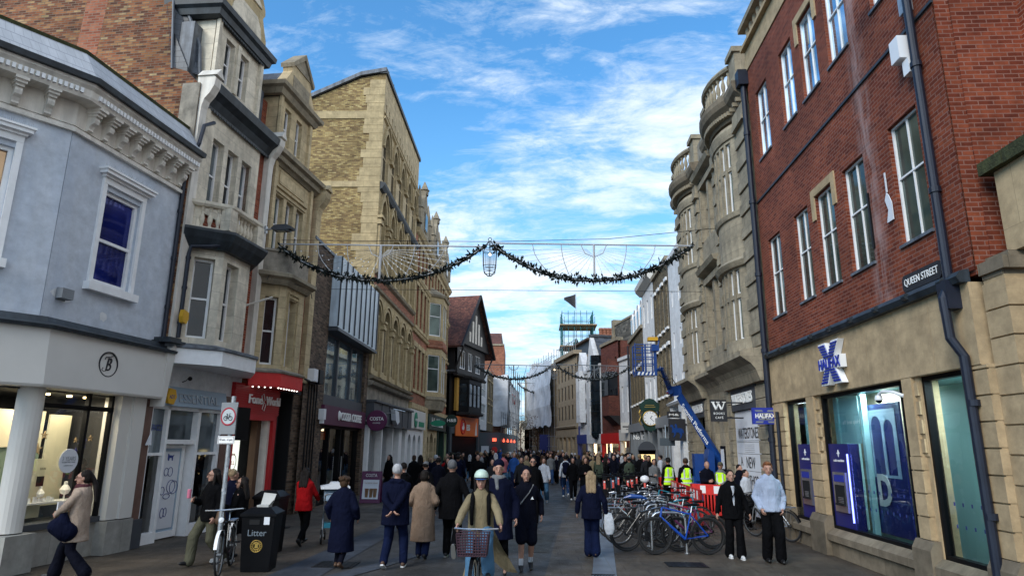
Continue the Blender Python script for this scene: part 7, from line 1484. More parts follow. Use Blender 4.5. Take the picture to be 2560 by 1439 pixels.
bl=[('frame_pink','mtb','black and plum bike on the right side of the second steel hoop',(3.10,14.75,0),math.pi-.12,0,'tyre'),
('frame_black','city','black bike with a pannier rack on the left of the second stand',(2.25,15.1,0),.10,1,'tyre'),
('frame_white','drop','white framed racing bike on the right of the third hoop',(3.05,15.75,0),math.pi+.08,0,'tyre'),
('frame_black','city','black roadster with grey tyre walls on the left of the third hoop',(2.20,15.95,0),-.05,1,'tyre'),
('frame_silver','drop','silver bike with its front wheel far out to the left, by the fourth hoop',(2.25,16.85,0),math.pi+.05,0,'tyre'),
('frame_teal','city','dark teal bike on the right of the fourth hoop',(3.35,16.7,0),.07,1,'tyre'),
('frame_black','mtb','black bike on the right of the fifth hoop beside the red barriers',(3.2,17.6,0),math.pi,0,'tyre'),
('frame_black','step','black step through bike on the left of the fifth hoop',(2.50,17.85,0),.12,1,'tyre'),
('frame_silver','city','grey bike on the left of the sixth hoop',(2.65,18.75,0),math.pi-.05,1,'tyre'),
('frame_white','city','pale bike on the right of the sixth hoop',(3.3,18.55,0),.02,0,'tyre'),
('frame_black','drop','dark racing bike on the left of the seventh hoop',(2.75,19.65,0),.05,0,'tyre'),
('frame_teal','mtb','dark green bike on the right of the seventh hoop',(3.75,19.5,0),math.pi+.1,0,'tyre'),
('frame_black','city','black bike at the farthest hoop with a pale helmet on its bars',(3.2,20.6,0),.15,1,'tyre')]
for m_,st,lab,loc,rz,rk,ty in bl: bike(m_,st,lab,loc,rz,g_,rack=bool(rk),guards=bool(rk),tyre=ty,lean=random.uniform(-.06,.06))
# helmet & blue saddle cover on top of the row
q=MB(); q.ball((3.15,20.4,1.12),(.14,.12,.11),12,6); one('bicycle_helmet',q,'white_plastic','white cycling helmet hung on a bike at the far end of the stands','helmet')
q=MB(); q.tube([(1.92,15.55,.93),(2.08,15.53,.97),(2.3,15.5,.96),(2.42,15.5,.92)],[.02,.05,.04,.02],8); one('saddle_cover',q,'lift_blue','bright blue saddle cover on a bike at the left of the stands','saddle cover')
# wall bike at bank
bike('frame_silver','city','silver bicycle with a black basket leaning on the bank wall behind the hoodie man',(5.42,16.35,0),math.radians(118),None,basket='black_metal',lean=-.10,rack=True)
# left foreground bike on pole
bike('frame_black','city','black and white hybrid bicycle locked to the sign pole in the left foreground',(-5.15,11.35,0),math.radians(-75),None,rack=True,light=True,guards='white_paint',lean=.05)
for lab,loc,rz in (('first of the dark bicycles parked along the left kerb beyond the walkers',(-2.6,34.5,0),.5),('second of the dark bicycles parked along the left kerb beyond the walkers',(-2.2,37.5,0),.45),('third of the dark bicycles along the left kerb, nearest the hoarding',(-1.9,41,0),.5)):
    bike('frame_black','city',lab,loc,rz,'bicycles along the left kerb')
for lab,loc,rz in (('bicycle standing alone beyond the coral scooters, its wheel in full view',(4.7,29,0),.1),('dark bicycle among the people beyond the coral scooters',(3.9,31,0),1.3)):
    bike('frame_black','city',lab,loc,rz,'bicycles beyond the scooters')
# ================= hire scooters =================
def scooter(loc,rz,label):
    t=local_thing('hire_scooter',label,'scooter',loc,rz,'coral hire scooters in a row')
    q=MB(); q.box(-.45,.22,-.08,.08,.10,.17); q.tube([(.20,0,.14),(.42,0,.24)],.035,8); obj('deck',q,'coral',t)
    q=MB(); q.tube([(.42,0,.2),(.30,0,1.05)],.036,8); obj('steering_column',q,'coral',t)
    q=MB(); q.box(.33,.43,-.055,.055,.45,.78); obj('battery_box',q,'black_paint',t)
    q=MB(); q.tube([(.24,-.27,1.12),(.28,-.1,1.14),(.28,.1,1.14),(.24,.27,1.12)],.02,7); q.box(.22,.36,-.06,.06,1.03,1.13); q.tube([(.25,-.26,1.12),(.25,-.28,1.24)],.012,5); q.ball((.24,-.29,1.26),.035,8,5); q.tube([(.25,.26,1.12),(.25,.28,1.22)],.012,5); obj('handlebar',q,'black_paint',t)
    for x in (.46,-.52):
        q=MB(); q.tube([(x+.095*math.cos(2*math.pi*i/18),0,.12+.095*math.sin(2*math.pi*i/18)) for i in range(18)],.028,7,closed=True); q.lathe([(0,-.02),(.07,-.02),(.07,.02),(0,.02)],(x,0,.12),12,'y'); obj('wheel',q,'tyre',t)
    q=MB(); q.tube([(-.42,0,.17),(-.56,0,.27),(-.62,0,.2)],.04,6); obj('rear_mudguard',q,'black_paint',t)
    q=MB(); q.ball((.345,0,.98),.03,8,5); obj('lamp',q,'white_plastic',t); return t
sc=[(2.10,21.6),(2.42,22.1),(2.78,22.0),(3.12,22.5),(3.45,22.6),(2.35,23.4),(2.8,23.9),(3.2,24.3),(3.6,24.8),(3.9,25.6)]
ordn=('nearest coral hire scooter, left end of the front row','second coral hire scooter in the front row','third coral hire scooter in the front row, black box facing the camera','fourth coral hire scooter in the front row','coral hire scooter at the right end of the front row','coral hire scooter in the back row, left end','second coral hire scooter in the back row','third coral hire scooter in the back row','fourth coral hire scooter in the back row','coral hire scooter at the far right end of the back row')
s0_=None
for i,(x,y) in enumerate(sc):
    if s0_ is None: s0_=scooter((x,y,0),math.radians(-100),ordn[0]); index(s0_)
    else: c=copy_tree(s0_); c.location=(x,y,0); c.rotation_euler=(0,0,math.radians(-100+8*((i*37)%5-2))); c['label']=ordn[i]
# ================= barriers =================
def barrier(loc,rz,label,first=None):
    if first is not None: c=copy_tree(first); c.location=loc; c.rotation_euler=(0,0,rz); c['label']=label; return c
    t=local_thing('safety_barrier',label,'barrier',loc,rz,'red plastic barriers round the works'); q=MB()
    q.box(-1,1,-.025,.025,.12,.22).box(-1,1,-.03,.03,.70,1.0).box(-1,-.92,-.03,.03,.12,1.0).box(.92,1,-.03,.03,.12,1.0)
    for i in range(15): x=-.86+.123*i; q.box(x-.028,x+.028,-.02,.02,.2,.71)
    obj('barrier_panel',q,'barrier_red',t)
    q=MB(); q.box(-.62,-.42,-.034,.034,.74,.96).box(.42,.62,-.034,.034,.74,.96); q.box(-.12,.12,-.034,.034,.74,.96); obj('reflector',q,'white_plastic',t)
    for sx in (-.75,.75): q=MB(); q.box(sx-.06,sx+.06,-.28,.28,0,.10); obj('foot',q,'black_paint',t)
    t.scale=(.85,.9,.98); index(t); return t
b0=barrier((5.28,20.45,0),-.66,'red plastic barrier facing the camera at the near corner of the works')
for loc,rz,lab in (((4.22,18.7,0),1.53,'red plastic barrier running along the right side of the bike stands'),((4.30,20.5,0),1.53,'second red barrier back along the left side of the works'),((4.40,22.3,0),1.5,'third red barrier back, by the two workers in yellow vests'),((5.2,25.2,0),.1,'red barrier standing across the works behind the workers')): barrier(loc,rz,lab,b0)
# ================= boom lift =================
t=thing('boom_lift','blue articulated boom lift reaching over the street, lettering on its lower boom','lift',(5.2,23,0))
A0=Vector((5.62,22.3,2.25)); A1=Vector((4.90,23.6,3.95)); A2=Vector((4.22,22.8,4.62)); 
def beam(m,a,b_,w0,h0,w1=None,h1=None):
    w1=w1 or w0; h1=h1 or h0; a,b_=Vector(a),Vector(b_); d=(b_-a).normalized(); s=d.cross(Vector((0,0,1))).normalized(); u_=s.cross(d)
    A_=[a+s*x*w0/2+u_*y*h0/2 for x,y in ((-1,-1),(1,-1),(1,1),(-1,1))]; B_=[b_+s*x*w1/2+u_*y*h1/2 for x,y in ((-1,-1),(1,-1),(1,1),(-1,1))]
    m.face(A_); m.face(B_[::-1])
    for i in range(4): m.face([A_[i],B_[i],B_[(i+1)%4],A_[(i+1)%4]])
    return m
Am=A1+Vector((.06,-.05,-.15))
q=MB(); beam(q,A0+Vector((.3,.0,-.7)),Am,.14,.25,.13,.22); lb=obj('lower_boom',q,'lift_blue',t)
d=(Am-A0).normalized(); q=MB(); side=Vector((-d.y,d.x,0)).normalized(); side=side if side.y<0 else -side
rd=-d; upv=Vector((0,0,1)); upv=(upv-rd*upv.dot(rd)).normalized(); nv=rd.cross(upv); nv=nv if nv.y<0 else -nv
q.text('Summit Platforms',1.75,.16,lambda p:tuple(Am+rd*(.45+p[0])+nv*(.16+p[1])+upv*(p[2]-.07)),.004,bold=.01); setbase(obj('lettering',q,'lettering_white',lb),t['_b'])
q=MB(); beam(q,A1+Vector((.1,0,.05)),A1+Vector((-.25,-.1,.0)),.22,.34); q.lathe([(0,-.14),(.13,-.14),(.13,.14),(0,.14)],tuple(A1),14,'y'); q.lathe([(0,-.14),(.09,-.14),(.09,.14),(0,.14)],tuple(A1+Vector((-.3,-.15,-.02))),12,'y'); obj('knuckle',q,'lift_blue',t)
q=MB(); beam(q,A1+Vector((-.25,-.12,0)),A2+Vector((.02,0,.05)),.12,.20,.1,.13); q.tube([A2+Vector((.0,0,.1)),A2+Vector((-.05,0,.02)),A2+Vector((-.22,-.05,-.02))],.06,8); obj('upper_boom',q,'lift_blue',t)
q=MB(); q.tube([A1+Vector((0,-.1,.15)),A1+Vector((-.2,-.2,.45)),A2+Vector((.1,-.1,-.35)),A2+Vector((-.1,-.05,-.15))],.014,5); q.tube([A2+Vector((.15,-.1,-.2)),A2+Vector((-.08,-.1,-.45)),A2+Vector((.1,-.1,-.6)),A2+Vector((.3,-.05,-.4))],.012,5); obj('hydraulic_hose',q,'black_paint',t)
bx0,bx1,by0,by1,bz=3.28,3.95,22.3,22.9,4.38
q=MB(); q.box(bx0,bx1,by0,by1,bz,bz+.14); k_=obj('basket_floor',q,'lift_blue',t)
q=MB()
for i in range(5): q.prism([(bx0+.05+.13*i,bz+.02),(bx0+.11+.13*i,bz+.02),(bx0+.15+.13*i,bz+.12),(bx0+.09+.13*i,bz+.12)],by0-.012,by0-.002)
obj('hazard_stripes',q,'lettering_white',t)
q=MB()
for x in (bx0,(bx0+bx1)/2,bx1):
    for y in (by0,by1): q.tube([(x,y,bz+.1),(x,y,bz+1.05)],.024 if x!=(bx0+bx1)/2 else .035,6)
for z in (.40,.62,.85,1.05):
    q.tube([(bx0,by0,bz+z),(bx1,by0,bz+z),(bx1,by1,bz+z),(bx0,by1,bz+z)],.018,5,closed=True)
q.box(bx0-.02,bx0+.02,by0,by0+.04,bz,bz+1.1).box(bx1-.05,bx1+.04,by0-.02,by0+.08,bz,bz+1.0); obj('basket_rails',q,'lift_blue',t)
q=MB(); q.box(bx1-.12,bx1+.12,by0-.1,by0+.25,bz+.82,bz+1.02); q.tube([(bx1+.1,by0-.02,bz+.95),(bx1+.14,by0-.02,bz+1.15),(bx1+.0,by0-.02,bz+1.26),(bx1-.1,by0-.02,bz+1.2)],.03,6); obj('control_box',q,'lift_blue',t)
q=MB(); q.box(bx1-.22,bx1+.1,by0-.06,by0+.2,bz+1.18,bz+1.30); obj('control_cover',q,'yellow_plastic',t)
q=MB(); q.box(4.95,5.65,22.0,24.0,.35,1.15).box(5.0,5.3,21.95,22.3,1.0,1.85).prism([(5.3,1.1),(5.65,1.1),(5.65,1.9),(5.5,2.0)],22.0,22.6); beam(q,(5.75,22.5,.8),A0+Vector((.3,0,-.6)),.2,.3); obj('chassis',q,'lift_blue',t)
for x,y in ((5.0,22.2),(5.6,22.2),(5.0,23.8),(5.6,23.8)): q=MB(); q.lathe([(0,-.1),(.12,-.1),(.28,-.08),(.3,0),(.28,.08),(.12,.1),(0,.1)],(x,y,.3),18,'x'); obj('wheel',q,'tyre',t)
# ================= litter bins, sign pole =================
def bin_(x,y,label,w_=.33,h=1.02,rz=.0):
    t=local_thing('litter_bin',label,'litter bin',(x,y,0),rz); q=MB(); b_=.86
    def ring4(s,z): return [(-s,-s,z),(s,-s,z),(s,s,z),(-s,s,z)]
    lv=[ring4(w_*.82,0),ring4(w_*.84,.08),ring4(w_*.84,.081),ring4(w_*.97,h*.86),ring4(w_*1.06,h*.87),ring4(w_*1.06,h*.91)]
    for i in range(len(lv)-1):
        for j in range(4): q.face([lv[i][j],lv[i][(j+1)%4],lv[i+1][(j+1)%4],lv[i+1][j]])
    obj('bin_body',q,'black_paint',t)
    q=MB(); a_,c_=ring4(w_*1.06,h*.91),ring4(w_*.6,h*1.0)
    for j in range(4): q.face([a_[j],a_[(j+1)%4],c_[(j+1)%4],c_[j]])
    q.face(c_); obj('bin_lid',q,'black_paint',t); q=MB(); q.box(-w_*.5,w_*.1,-w_*.985,-w_*.93,h*.74,h*.82); obj('bin_slot',q,'dark_void',t); return t
t=bin_(-4.70,11.62,'black square litter bin with a round gilt crest in the left foreground',.275,1.0,.12)
q=MB(); q.text('Litter',.30,.10,lambda p:(-.15+p[0],-.262-p[1],.56+p[2]),.004); obj('lettering',q,'lettering_grey',t)
q=MB(); 
for rr_ in (.092,.055): ring(q,(-.0,.40),-.246,rr_,.007,n=26)
q.prism([(-.03,.37),(.03,.37),(.025,.41),(.04,.44),(.02,.46),(0,.44),(-.03,.45),(-.02,.41)],-.249,-.240)
for i in range(16): a_=2*math.pi*i/16; q.box(.074*math.cos(a_)-.006,.074*math.cos(a_)+.006,-.249,-.240,.40+.074*math.sin(a_)-.008,.40+.074*math.sin(a_)+.008)
obj('crest',q,'gold',t)
q=MB(); q.box(.10,.19,-.287,-.265,.74,.86); obj('paper_label',q,'poster_white',t)
t2=bin_(-5.28,13.4,'black litter bin standing farther back behind the crested bin',.26,1.15)
q=MB(); q.box(-4.80,-4.60,11.56,11.72,1.0,1.03); q.face([(-4.80,11.72,1.02),(-4.60,11.72,1.02),(-4.56,11.78,1.20),(-4.78,11.78,1.22)]); q.face([(-4.60,11.56,1.02),(-4.60,11.72,1.02),(-4.56,11.74,1.12),(-4.54,11.58,1.10)]); one('discarded_carton',q,'cardboard','open white card box left on top of the crested litter bin','carton')
t=local_thing('sign_pole','grey steel pole carrying a no cycling sign, covered with stickers','sign pole',(-5.33,11.42,0),-.25)
q=MB(); q.tube([(0,0,0),(0,0,2.85)],.038,12); pl_=obj('pole',q,'galv',t)
q=MB(); rr=random.Random(4)
for i in range(14):
    a_=rr.uniform(3.6,5.9); z=rr.uniform(.4,2.0); h=rr.uniform(.03,.09); q.face([(.0395*math.cos(a_),.0395*math.sin(a_),z),(.0395*math.cos(a_+.8),.0395*math.sin(a_+.8),z),(.0395*math.cos(a_+.8),.0395*math.sin(a_+.8),z+h),(.0395*math.cos(a_),.0395*math.sin(a_),z+h)])
obj('stickers',q,'poster_white',pl_)
q=MB(); q.box(-.19,.15,-.06,-.05,2.20,2.74); obj('sign_plate',q,'grey_paint',t); q=MB(); q.box(.14,.17,-.06,.26,2.1,2.66); obj('side_plate',q,'black_paint',t)
q=MB(); q.lathe([(0,-.068),(.155,-.068),(.155,-.06),(0,-.06)],(-.02,0,2.50),36,'y'); obj('sign_face',q,'sign_face_grey',t)
q=MB(); ring(q,(-.02,2.50),-.07,.142,.015,n=36); 
for i,v_ in enumerate(q.v): q.v[i]=Vector((v_.x,-.068+(v_.y+.07)*.25,v_.z))
obj('red_ring',q,'maroon_red',t)
q=MB()
for cx in (-.07,.03): ring(q,(cx-.0,2.47),-.074,.036,.005,n=16)
q.tube([(-.07,-.074,2.47),(-.04,-.074,2.52),(.01,-.074,2.52),(-.02,-.074,2.47),(-.04,-.074,2.52),(-.045,-.074,2.54)],.004,4); q.tube([(-.02,-.074,2.47),(-.07,-.074,2.47)],.004,4); q.tube([(.03,-.074,2.47),(.01,-.074,2.52),(.005,-.074,2.55),(.03,-.074,2.55)],.004,4); q.box(-.06,-.03,-.076,-.07,2.54,2.548); obj('bicycle_symbol',q,'ink',t)
q=MB(); q.box(-.19,.15,-.064,-.055,2.04,2.17); s_=obj('lower_plate',q,'white_paint',t); q=MB(); q.box(-.175,.135,-.067,-.06,2.05,2.055).box(-.175,.135,-.067,-.06,2.155,2.16).box(-.175,-.17,-.067,-.06,2.05,2.16).box(.13,.135,-.067,-.06,2.05,2.16); q.text('10 am - 6 pm',.26,.05,lambda p:(-.15+p[0],-.066-p[1],2.08+p[2]),.002); obj('lettering',q,'ink',s_)
# a-boards
t=local_thing('pavement_board','purple coffee shop sandwich board with drinks poster outside the white pillared shop','sandwich board',(-6.1,24.8,0),.05)
q=MB(); q.prof([(-.05,1.1),(.05,1.1),(.28,0),(.2,0),(0,1.0),(-.2,0),(-.28,0)],-.36,.36); 
for i,v_ in enumerate(q.v): q.v[i]=Vector((v_.x,v_.y,v_.z))
obj('board',q,'purple_sign',t)
q=MB(); q.face([(-.29,-.262,.14),(.29,-.262,.14),(.29,-.115,.80),(-.29,-.115,.80)]); pp=obj('poster',q,'poster_white',t)
q=MB(); q.text('COSTA',.42,.11,lambda p:(-.21+p[0],-.085-.24*(.95-.88-p[2])-.02,.90+p[2]),.006,bold=.02); obj('lettering',q,'lettering_white',t)
q=MB(); 
for i,(x,c_) in enumerate(((-.13,'a'),(.03,'b'),(.17,'c'))): q.prism([(x-.05,.2),(x+.05,.2),(x+.07,.5),(x-.07,.5)],.245-.0*i,.25)
for i,v_ in enumerate(q.v): q.v[i]=Vector((v_.x,-.268+(v_.z-.14)*.222-.006,v_.z))
q.text('THE FESTIVE DRINKS',.48,.05,lambda p:(-.24+p[0],-.268+(.66-.14)*.222-.004,.66+p[2]),.002); obj('poster_print',q,'terracotta',pp)
t=local_thing('pavement_board','yellow lit poster board outside the dark arcade beyond the bikes','sandwich board',(5.25,33,0),0)
q=MB(); q.box(-.42,.42,-.05,.05,0,1.9); q.lathe([(0,-.05),(.42,-.05),(.42,.05),(0,.05)],(0,0,1.9),16,'y'); obj('board',q,'dark_grey',t); q=MB(); q.box(-.36,.36,-.06,-.05,.45,1.7); obj('poster',q,'lit_yellow',t)
t=local_thing('finger_post','slim pale signpost with a small dark plate in front of the dark shop entrance','sign pole',(5.1,27.2,0),0)
q=MB(); q.tube([(0,0,0),(0,0,2.9)],.035,8); q.tube([(.14,0,0),(.14,0,2.6)],.03,8); obj('pole',q,'steel',t); q=MB(); q.box(-.25,.35,-.04,-.02,2.1,2.4); obj('sign_plate',q,'hoarding_grey',t)
# pushchair
t=local_thing('pushchair','grey and turquoise pushchair pushed beside the woman in red','pushchair',(-4.42,14.7,0),math.radians(20))
for x,y,r_ in ((-.22,-.1,.15),(.22,-.1,.15),(-.12,.55,.10),(.12,.55,.10)):
    q=MB(); q.tube([(x,y+(r_-.02)*math.cos(2*math.pi*i/20),r_+(r_-.02)*math.sin(2*math.pi*i/20)) for i in range(20)],.022,6,closed=True); w_=obj('wheel',q,'tyre',t); q=MB(); q.lathe([(r_*.72,-.012),(r_*.78,0),(r_*.72,.012),(r_*.60,0)],(x,y,r_),18,'x'); q.lathe([(0,-.02),(.03,-.02),(.03,.02),(0,.02)],(x,y,r_),8,'x'); obj('rim',q,'white_plastic',w_)
q=MB()
for sx in (-.2,.2): q.tube([(sx,-.1,.15),(sx,.1,.5),(sx,-.35,1.0)],.015,6); q.tube([(sx*.6,.55,.12),(sx,.1,.45)],.015,6)
q.tube([(-.2,-.35,1.0),(-.15,-.42,1.03),(.15,-.42,1.03),(.2,-.35,1.0)],.018,6); obj('chassis_frame',q,'galv',t)
q=MB(); q.prof([(-.1,.32),(.35,.30),(.40,.40),(-.1,.42)],-.18,.18); obj('shopping_tray',q,'frame_teal',t)
q=MB(); q.ball((0,.15,.68),(.20,.34,.15),12,7); obj('seat_bag',q,'dark_grey',t)
q=MB(); q.lathe([(.30,-.22),(.30,.22)],(0,.05,.80),14,'x',math.radians(20),math.radians(165)); obj('hood',q,'pale_blue',t)
q=MB(); q.prism([(-.30,1.12),(.30,1.12),(.30,1.17),(.12,1.20),(.08,1.25),(-.08,1.25),(-.12,1.20),(-.30,1.17)],-.3,.25); obj('white_tray',q,'white_plastic',t)
# traffic lights far away
for x,y,mt,lab in ((-.7,100,'green_lamp','far traffic signal showing green under the street tree'),(-.2,101,'red_lamp','far traffic signal showing red under the street tree')):
    t=thing('traffic_light',lab,'traffic light',(x,y,0)); q=MB(); q.tube([(x,y,0),(x,y,3.2)],.06,6); q.box(x-.18,x+.18,y-.1,y+.1,2.4,3.3); obj('signal_post',q,'black_metal',t); q=MB(); q.ball((x,y-.12,3.0 if mt=='red_lamp' else 2.6),.13,8,5); obj('signal_lens',q,mt,t)
for i,(x,y) in enumerate(((.9,80),(2.4,76))):
    q=MB(); q.box(x,x+1.1,y,y+.06,1.5,2.9); one('poster_board',q,'poster_white','white poster board at the foot of the sheeted building, %s of two'%('left','right')[i],'board')
# ================= PEOPLE =================
def fabric(name,col,rough=.85,var=.22,fold=.9,fine=0):
    b=NB(name); c=b.mul(col,b.ramp(b.noise(3.5,4,.6,'Object'),[(.3,1-var),(.7,1+var)])); 
    if fine: c=b.mul(c,b.ramp(b.noise(90,2,.6,'Object'),[(.35,1-fine),(.65,1+fine)]))
    b.col(c); b.b.inputs['Roughness'].default_value=rough; b.b.inputs['Specular IOR Level'].default_value=.07; b.b.inputs['Sheen Weight'].default_value=.0
    b.bump(b.noise(7,4,.55,'Object',(1,1,.55),1.2),fold,.045); MAT[name]=b.m; return name
for n_,c_ in (('navy_cloth',(.0035,.005,.017)),('black_cloth',(.0032,.0032,.004)),('ink_cloth',(.004,.0045,.010)),('charcoal_cloth',(.016,.017,.020)),('beige_cloth',(.32,.245,.19)),('camel_cloth',(.20,.14,.10)),('tan_cloth',(.20,.16,.095)),('denim',(.022,.05,.12)),('dark_denim',(.005,.009,.032)),('light_denim',(.065,.145,.24)),('olive_cloth',(.085,.082,.055)),('grey_cloth',(.15,.155,.16)),('white_cloth',(.44,.46,.50)),('red_cloth',(.28,.006,.008)),('pale_hoodie',(.32,.37,.48)),('green_cloth',(.05,.065,.045)),('pink_cloth',(.42,.13,.15)),('blue_cloth',(.02,.07,.24)),('plum_cloth',(.07,.025,.03)),('hi_vis',(.55,.95,.03)),('silver_tape',(.6,.62,.62)),('brown_cloth',(.09,.055,.035))): fabric(n_,c_,fine=.12 if n_ in('camel_cloth','beige_cloth','grey_cloth') else 0)
b=NB('skin'); b.col(b.mul((.38,.205,.145),b.ramp(b.noise(9,3,.5,'Object'),[(.3,.88),(.7,1.05)]))); b.b.inputs['Roughness'].default_value=.55; b.b.inputs['Subsurface Weight'].default_value=.0; b.b.inputs['Subsurface Radius'].default_value=(.02,.008,.004); MAT['skin']=b.m
for n_,c_ in (('hair_dark',(.012,.009,.008)),('hair_brown',(.05,.028,.016)),('hair_grey',(.36,.36,.37)),('hair_fair',(.24,.17,.10)),('hair_ginger',(.16,.06,.025)),('hair_steel',(.10,.10,.105))):
    b=NB(n_); b.col(b.mul(c_,b.ramp(b.noise(22,5,.7,'Object',(1,1,.25)),[(.3,.55),(.7,1.5)]))); b.b.inputs['Roughness'].default_value=.6; b.b.inputs['Specular IOR Level'].default_value=.12; b.bump(b.noise(45,3,.6,'Object',(1,1,.15)),.7,.02); MAT[n_]=b.m
P('lips',(.30,.09,.08),.5,var=0); P('shoe_black',(.010,.010,.011),.5,var=.1); P('shoe_white',(.62,.62,.62),.5,var=.1); P('shoe_brown',(.09,.05,.03),.5,var=.2); P('sole_grey',(.17,.17,.16),.7,var=.1); P('helmet_mint',(.50,.62,.52),.35,var=.03); P('can_pink',(.55,.16,.24),.35,var=.05)
V=Vector
def cap_(m,a,ra,b_,rb,n=12):
    a,b_=V(a),V(b_); d=(b_-a); L_=d.length
    if L_<1e-5: return m.ball(tuple(a),max(ra,rb),10,8)
    d.normalize(); pts=[];rs=[]
    for t in (-1,-.85,-.5,0): pts.append(a+d*ra*t); rs.append(ra*math.sqrt(max(0,1-t*t))+1e-4)
    for t in (0,.5,.85,1): pts.append(b_+d*rb*t); rs.append(rb*math.sqrt(max(0,1-t*t))+1e-4)
    return m.tube(pts,rs,n)
def loft(m,rings,n=20):
    R=[[V((cx+rx*math.cos(2*math.pi*k/n),cy+ry*math.sin(2*math.pi*k/n),cz)) for k in range(n)] for cx,cy,cz,rx,ry in rings]
    for i in range(len(R)-1):
        for k in range(n): l=(k+1)%n; m.face([R[i][k],R[i][l],R[i+1][l],R[i+1][k]],None,True)
    m.face(R[0][::-1]); m.face(R[-1]); return m
def blob(name,m,mat,par,vox=.012,sm=4,fac=.55,disp=0,seed=0):
    me=bpy.data.meshes.new(name); me.from_pydata(m.v,[],m.f)
    bm=bmesh.new(); bm.from_mesh(me); bmesh.ops.remove_doubles(bm,verts=bm.verts,dist=.0002); bmesh.ops.recalc_face_normals(bm,faces=bm.faces); bm.to_mesh(me); bm.free()
    o=bpy.data.objects.new(name,me); C.objects.link(o)
    r_=o.modifiers.new('r','REMESH'); r_.mode='VOXEL'; r_.voxel_size=vox; r_.use_smooth_shade=True
    if sm: s=o.modifiers.new('s','SMOOTH'); s.iterations=sm; s.factor=fac
    dg=bpy.context.evaluated_depsgraph_get(); nm=bpy.data.meshes.new_from_object(o.evaluated_get(dg)); o.modifiers.clear(); o.data=nm; bpy.data.meshes.remove(me); nm.name=name
    if disp:
        import numpy as np
        n=len(nm.vertices); co=np.empty(n*3); nm.vertices.foreach_get('co',co); no=np.empty(n*3); nm.vertices.foreach_get('normal',no); co=co.reshape(-1,3); no=no.reshape(-1,3); rs=np.random.RandomState(seed+3); d=np.zeros(n)
        for k in range(7): kv=rs.normal(0,1,3)*np.array([17,17,9]); d+=np.sin(co@kv+rs.uniform(0,6.3)+1.3*np.sin(co@(rs.normal(0,1,3)*8)))
        co+=no*(d/7*disp)[:,None]; nm.vertices.foreach_set('co',co.ravel()); nm.update()
    nm.materials.clear(); nm.materials.append(matof(mat)); nm.polygons.foreach_set('use_smooth',[True]*len(nm.polygons)); o.parent=par; return o
def ik(S_,T,l1,l2,pole):
    S_,T,pole=V(S_),V(T),V(pole); d=T-S_; L_=d.length
    if L_>(l1+l2)*.995: d=d*((l1+l2)*.995/L_); T=S_+d; L_=d.length
    a=(l1*l1-l2*l2+L_*L_)/(2*L_); h=math.sqrt(max(0,l1*l1-a*a)); dn=d/L_; p=(pole-dn*pole.dot(dn)); p.normalize(); return S_+dn*a+p*h,T
